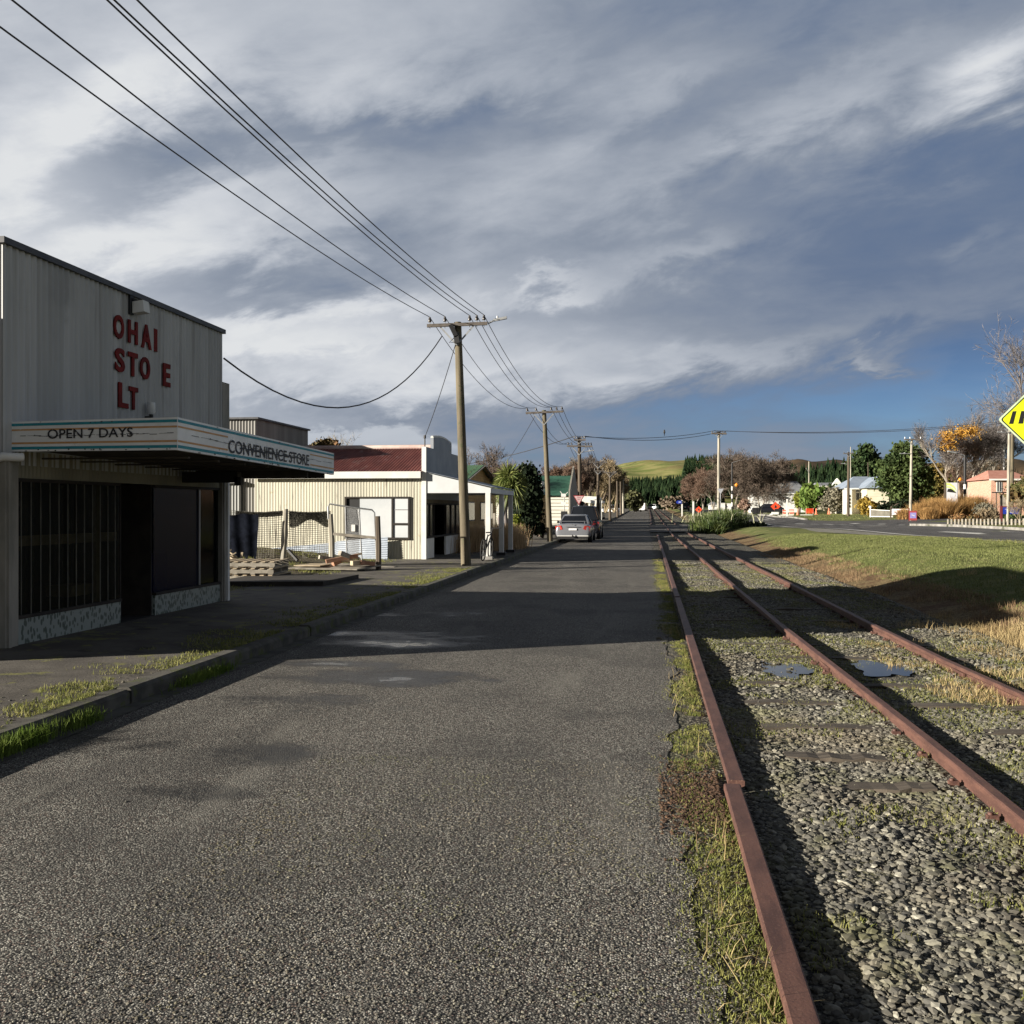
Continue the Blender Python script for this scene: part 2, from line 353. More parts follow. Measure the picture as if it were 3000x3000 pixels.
def roadmat(name='chipseal', dark=(.022, .020, .018), lo=(.070, .067, .059), hi=(.50, .48, .42), sc=98, wet=True, base=1.0, fine=True):
    m = bpy.data.materials.new(name); m.use_nodes = True; n = NT(m.node_tree); b = n.n['Principled BSDF']
    pos = n.pos(); x, y, z = n.xyz(pos)
    wp = n.new('ShaderNodeVectorMath', operation='MULTIPLY_ADD'); n.put(wp.inputs[0], n.noise(pos, sc*.8, 2, .5, 0, True)); wp.inputs[1].default_value = (.008, .008, .008); n.put(wp.inputs[2], pos)
    v = n.voro(wp.outputs[0], sc); r = n.xyz(v.outputs['Color'])[0]
    v2 = n.voro(wp.outputs[0], sc*1.9)
    big = n.noise(pos, .55, 5, .6); tracks = n.noise(n.mapv(pos, (1.2, .12, 1)), 1, 4, .5)
    c = n.mix(n.m('POWER', r, 1.8), lo, hi)
    c = n.mix(n.ss(n.xyz(v.outputs['Color'])[1], .82, .9), c, (.16, .12, .10))
    c = n.mix(n.ss(v.outputs['Distance'], .42, .68), c, dark)
    c = n.mix(n.m('MULTIPLY', n.ss(big, .48, .62), .40), c, (.045, .043, .040)); c = n.mix(n.m('MULTIPLY', n.ss(n.noise(n.mapv(pos, (1.5, .3, 1), (0, 0, .5), (7, 2, 0)), .8, 5, .65), .55, .66), .4), c, (.20, .19, .165))
    c = n.mix(n.m('MULTIPLY', n.ss(tracks, .45, .7), .3), c, (.035, .034, .034))
    hgt_ = n.m('MULTIPLY', n.m('SUBTRACT', .7, v.outputs['Distance']), n.m('MULTIPLY_ADD', r, .7, .5))
    hgt_ = n.m('ADD', hgt_, n.m('MULTIPLY', v2.outputs['Distance'], -.25))
    rough = .85; str_ = .9
    if wet and WET:
        W = None; wob = n.noise(n.mapv(pos, (1.0, 1.3, 1)), 1.5, 6, .7)
        for (cx, cy, rx, ry, amp) in WET:
            dx_ = n.m('DIVIDE', n.m('SUBTRACT', x, cx), rx); dy_ = n.m('DIVIDE', n.m('SUBTRACT', y, cy), ry)
            q = n.m('SUBTRACT', amp, n.m('ADD', n.m('MULTIPLY', dx_, dx_), n.m('MULTIPLY', dy_, dy_)))
            W = q if W is None else n.m('MAXIMUM', W, q)
        W = n.m('ADD', W, n.m('MULTIPLY', n.m('SUBTRACT', wob, .5), 4.6))
        damp = n.ss(W, -.5, .7); pud = n.ss(W, .95, 1.25)
        c = n.mix(n.m('MULTIPLY', damp, .62), c, (.012, .012, .013))
        n.put(b.inputs['Roughness'], n.mix(pud, n.mix(damp, (.85,)*3, (.42,)*3), (.22,)*3))
        st = n.lin(pud, 0, 1, 1, .16)
        hgt_ = n.m('MULTIPLY', hgt_, st)
    else: b.inputs['Roughness'].default_value = rough
    n.put(b.inputs['Base Color'], c); b.inputs['Specular IOR Level'].default_value = .35
    n.put(b.inputs['Normal'], n.bump(hgt_, 1.0, .55/sc)); return m
def pxwet(px, py, rxp, rym, amp=1.0):
    p = PZ(px, py, 0); q = PZ(px+rxp, py, 0); WET.append((p.x, p.y, abs(q.x-p.x), rym, amp))
pxwet(1020, 1945, 230, .28, .9); pxwet(1180, 1885, 230, .42, 1.15); pxwet(980, 1855, 200, .3, 1.1); pxwet(1170, 1870, 300, 1.2, .45); pxwet(1080, 1800, 160, .3, .8)
pxwet(740, 2205, 230, .42, .45); pxwet(560, 2318, 240, .26, .35); pxwet(500, 2480, 130, .14, .0); pxwet(1120, 1985, 330, .6, .8); pxwet(300, 2170, 420, .5, .2); pxwet(900, 2060, 330, .5, .35)
pxwet(1500, 1665, 120, .3, .5); pxwet(1330, 1800, 180, .6, .2)
M_road = roadmat()
M_road_main = roadmat('main_road_seal', (.05, .05, .05), (.11, .11, .11), (.19, .19, .19), 40, False)
M_mainpaint = mat('road_paint', (.72, .72, .68), (.55, .55, .52), 8, .7)
def ballastmat():
    m = bpy.data.materials.new('ballast_bed'); m.use_nodes = True; n = NT(m.node_tree); b = n.n['Principled BSDF']
    pos = n.pos(); v = n.voro(pos, 34); v2 = n.voro(pos, 90); r = n.xyz(v.outputs['Color'])[0]
    c = n.mix(r, (.065, .056, .043), (.30, .275, .21)); c = n.mix(n.ss(v.outputs['Distance'], .35, .6), c, (.02, .018, .014))
    g = n.ss(n.noise(pos, 1.1, 5, .6), .50, .66); c = n.mix(n.m('MULTIPLY', g, .65), c, n.mix(n.noise(pos, 30), (.045, .055, .018), (.13, .12, .05)))
    n.put(b.inputs['Base Color'], c); b.inputs['Roughness'].default_value = .9
    n.put(b.inputs['Normal'], n.bump(n.m('ADD', n.m('SUBTRACT', .6, v.outputs['Distance']), n.m('MULTIPLY', v2.outputs['Distance'], -.3)), 1, .02)); return m
M_ballast = ballastmat()
def stonemat():
    m = bpy.data.materials.new('ballast_stone'); m.use_nodes = True; n = NT(m.node_tree); b = n.n['Principled BSDF']
    pos = n.pos(); r = n.island()
    rp = n.new('ShaderNodeValToRGB'); n.put(rp.inputs[0], r); e = rp.color_ramp.elements
    e[0].color = (.04, .039, .036, 1); e[1].color = (.52, .50, .41, 1); q = e.new(.35); q.color = (.10, .098, .088, 1); q = e.new(.6); q.color = (.185, .17, .13, 1); q = e.new(.87); q.color = (.30, .285, .225, 1)
    c = n.mix(n.noise(pos, 70, 4), rp.outputs[0], (.09, .085, .07)); c = n.mix(n.m('MULTIPLY', n.ss(n.noise(pos, 1.3, 6, .65), .48, .62), .6), c, (.115, .115, .045)); c = n.mix(n.m('MULTIPLY', n.ss(n.noise(pos, .7, 4, .6), .45, .65), .5), c, (.16, .13, .085))
    n.put(b.inputs['Base Color'], c); b.inputs['Roughness'].default_value = .8; return m
M_stone = stonemat()
def groundmat():
    m = bpy.data.materials.new('grass_ground'); m.use_nodes = True; n = NT(m.node_tree); b = n.n['Principled BSDF']
    pos = n.pos(); x, y, z = n.xyz(pos); wob = n.noise(pos, .8, 5, .6); xx = n.m('ADD', x, n.m('MULTIPLY', n.m('SUBTRACT', wob, .5), 2.4))
    fine = n.noise(pos, 16, 6, .7); mid = n.noise(pos, 1.4, 4, .6)
    green = n.mix(n.ss(fine, .3, .7), (.085, .108, .030), (.165, .185, .065)); green = n.mix(n.ss(mid, .45, .7), green, (.22, .21, .09))
    dry = n.mix(n.ss(fine, .3, .7), (.09, .065, .035), (.30, .23, .12)); dry = n.mix(n.ss(mid, .4, .7), dry, (.10, .05, .03))
    yard = n.mix(n.ss(fine, .3, .7), (.07, .058, .04), (.15, .13, .09)); yard = n.mix(n.ss(mid, .52, .62), yard, (.13, .13, .045))
    k = n.ss(xx, 5.6, 6.3); k2 = n.m('MULTIPLY', k, 1)
    c = n.mix(k2, dry, green); c = n.mix(n.ss(x, -4, -5), c, yard)
    far = n.ss(y, 20, 60); c = n.mix(n.m('MULTIPLY', far, n.ss(x, -16, -20)), c, green)
    n.put(b.inputs['Base Color'], c); b.inputs['Roughness'].default_value = .95; b.inputs['Specular IOR Level'].default_value = .15
    n.put(b.inputs['Normal'], n.bump(fine, .9, .05)); return m
M_ground = groundmat()
M_path = mat('old_footpath', (.06, .052, .043), (.11, .098, .082), 1.4, .9, .6, 40, .008, spots=[((.16, .155, .045), 3.2, .56, .66, S1), ((.035, .032, .026), 2.2, .55, .68, S1)])
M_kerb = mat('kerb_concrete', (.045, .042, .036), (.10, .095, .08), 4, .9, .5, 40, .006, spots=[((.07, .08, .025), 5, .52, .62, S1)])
M_grav = mat('gravel_shoulder', (.13, .125, .105), (.24, .23, .20), 9, .95, .8, 22, .03, spots=[((.14, .15, .05), 1.2, .54, .66, S1)])
M_grass = mat('grass_blade', (.14, .165, .05), (.23, .245, .095), 2, .7, island=.35, trans=.35, spec=.2)
M_lush = mat('lush_grass_blade', (.09, .15, .02), (.17, .23, .045), 3, .7, island=.3, trans=.4, spec=.2)
M_dry = mat('dry_grass_blade', (.36, .27, .13), (.48, .38, .20), 2, .8, island=.35, trans=.3, spec=.2)
M_moss = mat('moss_blade', (.14, .165, .04), (.30, .29, .10), 6, .8, island=.35, trans=.3, spec=.2)
M_tuss = mat('tussock_blade', (.34, .20, .075), (.46, .29, .12), .6, .8, island=.35, trans=.25, spec=.2)
M_pine = mat('pine_foliage', (.012, .026, .012), (.03, .05, .02), .25, .9, island=.35, spec=.1)
M_ever = mat('evergreen_foliage', (.035, .06, .02), (.08, .11, .035), .5, .8, island=.4, trans=.15, spec=.2)
M_hedge = mat('dark_hedge_foliage', (.008, .014, .008), (.018, .026, .012), 2, .9, island=.4, spec=.1)
M_willow = mat('weeping_foliage', (.09, .15, .03), (.15, .21, .05), .7, .8, island=.35, trans=.2, spec=.2)
M_lime = mat('lime_foliage', (.17, .21, .03), (.24, .26, .05), .7, .8, island=.35, trans=.2, spec=.2)
M_gold = mat('golden_foliage', (.42, .22, .04), (.56, .33, .07), .7, .8, island=.35, trans=.25, spec=.2)
M_gol2 = mat('yellow_hedge_foliage', (.25, .17, .03), (.34, .24, .05), .7, .8, island=.35, trans=.2, spec=.2)
M_greyl = mat('grey_foliage', (.16, .15, .11), (.24, .22, .16), .7, .8, island=.35, trans=.1, spec=.2)
M_flax = mat('flax_leaf', (.035, .065, .018), (.11, .14, .04), 1.5, .5, island=.45, trans=.15, spec=.3)
M_cabb = mat('cabbage_leaf', (.09, .13, .03), (.22, .24, .08), 3, .5, island=.45, trans=.15, spec=.3)
M_barkp = mat('pale_bark', (.26, .225, .18), (.38, .34, .28), 4, .85, island=.15)
M_barkb = mat('brown_bark', (.085, .062, .046), (.13, .098, .075), 4, .85, island=.3)
M_barkr = mat('russet_twigs', (.125, .076, .052), (.175, .112, .078), 1, .85, island=.3)
M_barkg = mat('grey_bark', (.12, .105, .10), (.18, .16, .15), 4, .85, island=.25)
M_straw = mat('straw_twigs', (.24, .185, .11), (.32, .255, .155), .5, .85, island=.3)
M_wood = mat('sawn_timber', (.33, .26, .17), (.45, .37, .26), 6, .8, .3, 40, .003, stretch=(1, 1, 1))
M_woodr = mat('red_timber', (.30, .15, .09), (.40, .22, .14), 6, .8)
M_woodg = mat('grey_timber', (.20, .18, .145), (.32, .29, .24), 5, .85, .3, 40, .003)
M_sleeper = mat('sleeper_timber', (.045, .035, .026), (.10, .082, .062), 5, .9, .6, 20, .01, stretch=(.3, 3, 1))
M_water = mat('puddle_water', (.012, .013, .012), None, rough=.03, bump=.05, bscale=5, scale=5)
M_galvpost = mat('galvanised_tube', (.35, .36, .36), (.28, .28, .28), 6, .5, metal=.5)
M_net = mat('netting', (.10, .095, .08), (.16, .15, .12), 6, .8)
M_cloth = mat('black_shade_cloth', (.004, .005, .008), (.009, .011, .018), 5, 1, .4, spec=.05)
M_brick = None
M_car_silver = mat('silver_car_paint', (.24, .25, .275), None, rough=.28, metal=.35, coat=.6)
M_car_dark = mat('dark_car_paint', (.02, .022, .03), None, rough=.25, metal=.4, coat=.6)
M_car_white = mat('white_car_paint', (.75, .75, .74), None, rough=.35, coat=.4)
M_cglass = mat('car_glass', (.012, .014, .018), None, rough=.04)
M_rubber = mat('tyre', (.012, .012, .012), None, rough=.85)
M_rim = mat('wheel_rim', (.35, .35, .36), None, rough=.35, metal=.8)
M_redl = mat('tail_light', (.35, .02, .015), (.45, .06, .04), 9, .15, coat=.5)
M_plate = mat('number_plate', (.7, .7, .7), None, rough=.5)
M_yelsign = mat('fluoro_yellow', (.72, .80, .02), None, rough=.4)
M_oran = mat('orange_plastic', (.75, .07, .015), (.62, .05, .012), 3, .6)
M_amber = mat('amber_globe', (.75, .26, .03), None, rough=.3)
M_blue = mat('blue_sign', (.01, .03, .28), None, rough=.5)
M_pink = mat('faded_pink_sign', (.52, .36, .36), (.44, .28, .28), 8, .6)
M_maroon = mat('maroon_border', (.13, .02, .025), None, rough=.6)
M_greysign = mat('grey_sign', (.36, .37, .40), (.30, .31, .34), 4, .5)
M_ywood = mat('yellow_weatherboard', (.40, .24, .07), (.50, .32, .11), 2, .75)
M_cream = mat('cream_wall', (.60, .55, .42), (.66, .61, .48), 1, .75)
M_blueroof = mat('blue_grey_roof', (.22, .27, .34), (.28, .33, .40), 1, .5)
M_greyroof = mat('grey_roof', (.17, .18, .19), (.23, .24, .25), 1, .6)
M_wboard = mat('white_weatherboard', (.55, .54, .46), (.62, .60, .52), 2, .7)
M_redwall = mat('red_brown_wall', (.40, .10, .05), (.48, .14, .08), 1, .8)
def brickmat():
    m = bpy.data.materials.new('pink_brick'); m.use_nodes = True; n = NT(m.node_tree); b = n.n['Principled BSDF']
    x, y, z = n.xyz(n.pos()); br = n.new('ShaderNodeTexBrick'); n.put(br.inputs['Vector'], n.comb(n.m('ADD', x, y), z, 0))
    br.inputs['Color1'].default_value = (.42, .19, .12, 1); br.inputs['Color2'].default_value = (.52, .27, .18, 1); br.inputs['Mortar'].default_value = (.55, .5, .42, 1)
    br.inputs['Scale'].default_value = 2.2; br.inputs['Mortar Size'].default_value = .02; n.put(b.inputs['Base Color'], br.outputs[0]); b.inputs['Roughness'].default_value = .85; return m
M_brick = brickmat()
def hillmat():
    m = bpy.data.materials.new('hill_pasture'); m.use_nodes = True; n = NT(m.node_tree); b = n.n['Principled BSDF']
    pos = n.pos(); k = n.noise(pos, .02, 6, .6); k2 = n.noise(n.mapv(pos, (1, 1, 4)), .05, 5, .6)
    c = n.mix(n.ss(k2, .35, .65), (.12, .155, .04), (.27, .25, .10)); c = n.mix(n.ss(k, .50, .60), c, (.20, .17, .07)); c = n.mix(n.ss(n.noise(n.mapv(pos, (1, 1, 6)), .035, 7, .7), .60, .66), c, (.06, .06, .03))
    n.put(b.inputs['Base Color'], c); b.inputs['Roughness'].default_value = 1; b.inputs['Specular IOR Level'].default_value = .1; return m
M_hill = hillmat()
M_fhill = mat('far_hill_scrub', (.06, .055, .06), (.12, .085, .07), .01, 1, spec=.1)
# ================================================================== GROUND AND ROADS
def sheet(name, xs, ys, zf, mat_, kind='structure', label=None):
    xs = np.array(xs, float); ys = np.array(ys, float); XX, YY = np.meshgrid(xs, ys); ZZ = zf(XX, YY)
    v = np.stack([XX, YY, ZZ], -1).reshape(-1, 3); nx, ny = len(xs), len(ys)
    i = np.arange((nx-1)*(ny-1)); r, c = i//(nx-1), i % (nx-1); a = r*nx+c
    return npmesh(name, v, np.stack([a, a+1, a+nx+1, a+nx], -1), mat_, kind=kind, label=label, smooth=True)
gx = np.concatenate([[-2600, -800, -300, -120, -60, -30, -20, -14, -12, -10, -8.5, -7.41, -7.39, -6, -4.62, -4.60, -2, .44, .46], np.arange(1, 12, .3), [13, 15, 18, 22, 30, 45, 70, 110, 200, 400, 800, 2600]])
gy = np.concatenate([[-200, -60, -20, -5], np.arange(0, 60, .6), np.arange(60, 130, 3), np.arange(130, 300, 15), [340, 420, 600, 1000, 2000, 4500]])
sheet('ground', gx, gy, hgt, M_ground)
ry = np.concatenate([[-40, -10, 0], np.arange(2, 60, 2), np.arange(60, 480, 8)])
wob = lambda Y: .05*np.sin(Y*.7)+.035*np.sin(Y*2.3+1)+.02*np.sin(Y*7.1)+.02*np.sin(Y*11.7+2)
def roadv():
    xs = np.linspace(0, 1, 12); ys = np.concatenate([[-40, -5], np.arange(0, 40, .12), np.arange(40, 70, 1), np.arange(70, 480, 8)])
    XX = -4.44+xs[None, :]*(4.44+.22+wob(ys)[:, None]); YY = np.repeat(ys[:, None], 12, 1)
    ZZ = rise(YY)+0*XX
    v = np.stack([XX, YY, ZZ], -1).reshape(-1, 3); nx, ny = 12, len(ys); i = np.arange((nx-1)*(ny-1)); r, c = i//(nx-1), i % (nx-1); a = r*nx+c
    npmesh('side_road', v, np.stack([a, a+1, a+nx+1, a+nx], -1), M_road, kind='structure')
roadv()
# footpath and kerb
sheet('footpath', [-7.9, -6.2, -5.2, -4.60], ry, lambda X, Y: .15-.03*np.clip((X+6.6)/2.0, 0, 1)+rise(Y)+.006*np.sin(Y*1.7+X*3), M_path)
kb = MB(); y = -6.0
while y < 330:
    L = 2.4 if y < 60 else 12
    g = .02; z0 = float(rise(y)); z1 = float(rise(y+L)); j = random.uniform(-.012, .012); jz = random.uniform(-.012, .008)
    X0, X1 = -4.63+j, -4.46+j
    kb.add([(X0, y+g, -.1+z0), (X1, y+g, -.1+z0), (X1, y+L, -.1+z1), (X0, y+L, -.1+z1), (X0, y+g, .138+z0+jz), (X1-.03, y+g, .138+z0+jz), (X1-.03, y+L, .138+z1+jz), (X0, y+L, .138+z1+jz),
            (X1, y+g, .108+z0+jz), (X1, y+L, .108+z1+jz)], [(4, 5, 6, 7), (5, 8, 9, 6), (8, 1, 2, 9), (0, 4, 7, 3), (0, 1, 8, 5, 4), (3, 7, 6, 9, 2)])
    y += L
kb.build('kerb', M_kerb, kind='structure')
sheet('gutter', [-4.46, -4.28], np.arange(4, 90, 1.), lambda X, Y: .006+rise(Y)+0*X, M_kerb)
# rail bed, level crossing
sheet('rail_bed', np.concatenate([[-.15, .0, .12, .25], np.linspace(.40, 4.6, 24)]), np.concatenate([np.arange(0, 40, .3), np.arange(40, 480, 5)]),
      lambda X, Y: np.where(X < .45, -.006, -.022+(.014*np.sin(X*3.1+Y*.9)+.01*np.sin(X*7+Y*2.1))*(1-np.exp(-((Y-11.1)/.9)**2))-.012*np.exp(-((Y-11.1)/.9)**2)-.02*(X > 3.9))+rise(Y), M_ballast)
sheet('level_crossing', [.18, 2, 4, 5.5, 7.0, 9.2], np.linspace(73.5, 99, 12), lambda X, Y: .045+rise(Y)+.40*sstep(4.5, 9.2, X), M_road_main)
nearpx = [(3600, 1622), (3000, 1585), (2450, 1551), (2253, 1539), (2100, 1517), (1970, 1487)]
near = [hit(*q)[0] for q in nearpx]; farp = [hit(*q)[0] for q in [(3600, 1582), (3000, 1556), (2726, 1543), (2364, 1525), (2196, 1508)]]+[Vector((15.2, 300, 0))]
near = [Vector((20, 10, 0))]+near; farp = [Vector((30, 12, 0))]+farp
def poly_at(pl_, Y):
    ys = [p.y for p in pl_]; return float(np.interp(Y, ys, [p.x for p in pl_]))
Ys = np.concatenate([np.arange(12, 130, 2), np.arange(130, 310, 10)])
def band(name, fa, fb, ys, mat_, dz, n=5, kind='structure'):
    v = []; 
    for Y in ys:
        a, b = fa(Y), fb(Y)
        for k in range(n): X = a+(b-a)*k/(n-1); v.append((X, Y, gz(X, Y)+dz))
    v = np.array(v); ny = len(ys); i = np.arange((n-1)*(ny-1)); r, c = i//(n-1), i % (n-1); a = r*n+c
    return npmesh(name, v, np.stack([a, a+1, a+n+1, a+n], -1), mat_, kind=kind, smooth=True)
nf = lambda Y: poly_at(near, Y); ff = lambda Y: poly_at(farp, Y)
band('main_road', lambda Y: nf(Y)-.25, lambda Y: ff(Y), Ys, M_road_main, .035, 12)
band('gravel_shoulder', lambda Y: nf(Y)-1.9+.4*math.sin(Y*.5)-max(0, (40-Y))*.02, lambda Y: nf(Y)-.2, Ys[:34], M_grav, .018, 5)
band('side_street', lambda Y: ff(Y)+.02, lambda Y: ff(Y)+30, np.arange(79, 103, 3), M_road_main, .03, 12)
# far kerb
fk = MB()
for (ya, yb) in ((20, 76), (106, 170)):
    for Y in np.arange(ya, yb, 3):
        for q, r_ in (((ff(Y)), (ff(Y+3))),):
            a = Vector((q+.08, Y, gz(q, Y)+.08)); b = Vector((r_+.08, Y+3, gz(r_, Y+3)+.08)); fk.bar(a, b, .22, .22)
fk.build('far_kerb', M_conc, kind='structure')
# painted markings
band('edge_line', lambda Y: nf(Y)+.0, lambda Y: nf(Y)+.20, Ys[:46], M_mainpaint, .041, 2)
mk = MB()
def paint(X0, Y0, X1, Y1, w_=.14):
    n = 4; d = Vector((X1-X0, Y1-Y0, 0)); nn = Vector((-d.y, d.x, 0)).normalized()*w_/2
    for i in range(n):
        a = Vector((X0, Y0, 0))+d*i/n; b = Vector((X0, Y0, 0))+d*(i+1)/n; vs = [a-nn, b-nn, b+nn, a+nn]
        mk.add([(q.x, q.y, gz(q.x, q.y)+.042) for q in vs], [(0, 1, 2, 3)])
for (ax, ay, bx, by, w_) in [(2757, 1560, 2880, 1567, .5), (2762, 1559, 2878, 1564, .2), (2330, 1535, 2358, 1537, .3), (2374, 1537, 2402, 1538, .3), (2410, 1537, 2440, 1539, .3), (2460, 1539, 2500, 1541, .2), (2440, 1538, 2600, 1543, .14),
        (2683, 1541, 2700, 1542, 1.2), (2495, 1535, 2515, 1536, .5), (2573, 1537, 2594, 1537, .5), (2640, 1539, 2664, 1540, .5), (2200, 1512, 2300, 1526, .2), (2234, 1523, 2252, 1525, .3), (2930, 1558, 3060, 1563, .14), (2060, 1507, 2130, 1519, .14)]:
    a = hit(ax, ay)[0]; b = hit(bx, by)[0]; paint(a.x, a.y, b.x, b.y, w_)
mk.build('lane_markings', M_mainpaint, kind='structure')
# puddles between the rails
def puddle(px0, px1, py0, py1, seed):
    rr = random.Random(seed); a = PZ(px0, (py0+py1)/2, -.01); b = PZ(px1, (py0+py1)/2, -.01); n_ = PZ((px0+px1)/2, py1, -.01); f_ = PZ((px0+px1)/2, py0, -.01)
    c = (a+b)/2; hx = (b.x-a.x)/2; hy = (f_.y-n_.y)/2; vs = []
    for k in range(40):
        an = 2*math.pi*k/40; q = 1+.16*math.sin(3*an+seed)+.12*math.sin(5*an+seed*3)+.09*math.sin(9*an+seed*2)+rr.uniform(-.06, .06)
        vs.append((c.x+hx*q*math.cos(an), c.y+hy*q*math.sin(an), -.018))
    MB().add(vs, [tuple(range(40))]).build('puddle', M_water, kind='structure')
puddle(2232, 2372, 1936, 1981, 1); puddle(2502, 2660, 1936, 1978, 2)
# ================================================================== RAILS
def rail(name, pts, label, top=.075, hw=.085, segs=None):
    prof = [(-hw/2, 0), (-hw/2+.008, .006), (hw/2-.008, .006), (hw/2, 0), (hw/2, -.028), (.012, -.045), (.012, -.115), (.07, -.13), (-.07, -.13), (-.012, -.115), (-.012, -.045), (-hw/2, -.028)]
    b = MB(); n = len(prof); vs = []
    for (x, y) in pts:
        z = top+float(rise(y)); vs += [(x+p[0], y, z-.006+p[1]) for p in prof]
    fs = []
    for i in range(len(pts)-1):
        for k in range(n): k2 = (k+1) % n; fs.append((i*n+k, i*n+k2, (i+1)*n+k2, (i+1)*n+k))
    fs += [tuple(range(n)), tuple(range((len(pts)-1)*n, len(pts)*n))[::-1]]
    b.add(vs, fs)
    root = b.build(name, M_rail, None, label=label, cat='rail', group='rusty railway rails'); 
    return root
def rpx(lst, z=.075): return [(lambda p: (p.x, p.y))(PZ(px, py, z)) for px, py in lst]
def dense(pts, ymax=None):
    pts = sorted(pts, key=lambda q: q[1]); out = []
    for a, b in zip(pts[:-1], pts[1:]):
        n = max(1, int((b[1]-a[1])/2)); 
        for i in range(n): out.append((a[0]+(b[0]-a[0])*i/n+random.uniform(-.004, .004), a[1]+(b[1]-a[1])*i/n))
    return out+[pts[-1]]
la = rpx([(2362, 3000), (2145, 2296)], .055); la = [(la[0][0], .6)]+la; r1 = rail('rail', dense(la), 'rusty flat-topped rail nearest the camera, its end stepped sideways at a joint', .055, .10)
lb = rpx([(2158, 2288), (1985, 1750)], .06); rail('rail', dense([(p[0], p[1]+.02) for p in lb]), 'rusty rail along the edge of the side road, just past the stepped joint', .06, .10)
lc = rpx([(1984, 1747), (1926, 1565)], .06); rail('rail', dense(lc), 'rusty rail along the road edge ending at the level crossing', .06, .095)
rail('rail', dense([(.33, 100), (.38, 118), (.45, 150), (.5, 330)]), 'far rail along the road edge beyond the level crossing', .09, .10)
mid = rpx([(3000, 2392), (2713, 2160), (2415, 1928), (2278, 1821), (2028, 1613), (1969, 1565)])
mid = [(2.0, 0.5)]+mid+[(1.6, 75), (1.6, 330)]; rail('rail', dense(mid), 'long rusty middle rail running between the two others', .08, .075)
rt = rpx([(3000, 2035), (2772, 1934), (2552, 1827), (2314, 1708), (2124, 1616), (2017, 1562)])
rt = [(3.33, 1.0)]+rt+[(2.72, 73.4)]; rail('rail', dense(rt), 'rusty rail furthest from the road beside the dry grass', .08, .075)
rail('rail', dense([(2.72, 99.2), (2.75, 330)]), 'far rail on the grass side beyond the level crossing', .08, .08)
MIDX = lambda Y: float(np.interp(Y, [p[1] for p in mid], [p[0] for p in mid]))
RTX = lambda Y: float(np.interp(Y, [p[1] for p in rt], [p[0] for p in rt]))
RAILS = [o for o in bpy.data.objects if o.name.startswith('rail') and o.get('category') == 'rail']
def fishplate(par, X, Y, w_=.075):
    b = MB()
    for sgn in (-1, 1):
        b.box((X+sgn*.014, Y-.24, -.030), (X+sgn*.036, Y+.24, .036))
        for k in (-.18, -.06, .06, .18): b.tube([(X+sgn*.036, Y+k, .003), (X+sgn*.058, Y+k, .003)], .014, 6)
    b.build('fishplate', M_rail, par)
mr = [o for o in RAILS if 'middle rail' in o['label']][0]; rr_ = [o for o in RAILS if 'dry grass' in o['label']][0]
for Y in (4.9, 11.35, 24): fishplate(mr, float(np.interp(Y, [p[1] for p in mid], [p[0] for p in mid])), Y)
for Y in (11.1, 23): fishplate(rr_, float(np.interp(Y, [p[1] for p in rt], [p[0] for p in rt])), Y)
for i in range(34):
    Y = 3.1+.72*i
    for par, tb_ in ((mr, mid), (rr_, rt)):
        X = float(np.interp(Y, [p[1] for p in tb_], [p[0] for p in tb_])); b = MB(); b.box((X-.105, Y-.02, -.03), (X-.045, Y+.02, .004)); b.tube([(X-.085, Y, .0), (X-.085, Y, .018)], .016, 6); b.build('rail_spike', M_rail, par)
# sleepers, most of them sunk in the stones
sl = [(6.6, 1.0, 1.75, 'short'), (7.35, .95, 1.7, ''), (8.35, .9, 3.7, ''), (9.35, .8, 3.6, ''), (10.35, .9, 3.8, ''), (12.25, .8, 3.6, ''), (13.4, 1.0, 3.5, ''), (5.35, 2.2, 3.1, ''), (5.1, 1.1, 1.6, ''), (16.2, .8, 3.4, ''), (18.1, .8, 3.4, ''), (20.4, .8, 3.4, '')]
for i, (y, x0, x1, q) in enumerate(sl):
    b = MB(); n = 10; vs = []
    for k in range(n+1):
        X = x0+(x1-x0)*k/n; j = random.uniform(-.015, .015); zt = -.010+random.uniform(-.016, .008)
        vs += [(X, y-.09+j, -.06), (X, y-.09+j, zt), (X, y+.09+j, zt-.004), (X, y+.09+j, -.06)]
    fs = []
    for k in range(n):
        for a in range(3): fs.append((k*4+a, k*4+a+1, k*4+a+5, k*4+a+4))
    fs += [(0, 1, 2, 3), (n*4+3, n*4+2, n*4+1, n*4)]
    b.add(vs, fs).build('railway_sleeper', M_sleeper, None, label='dark weathered timber sleeper sunk in the stones between the rusty rails', cat='sleeper', group='sleepers under the rails')
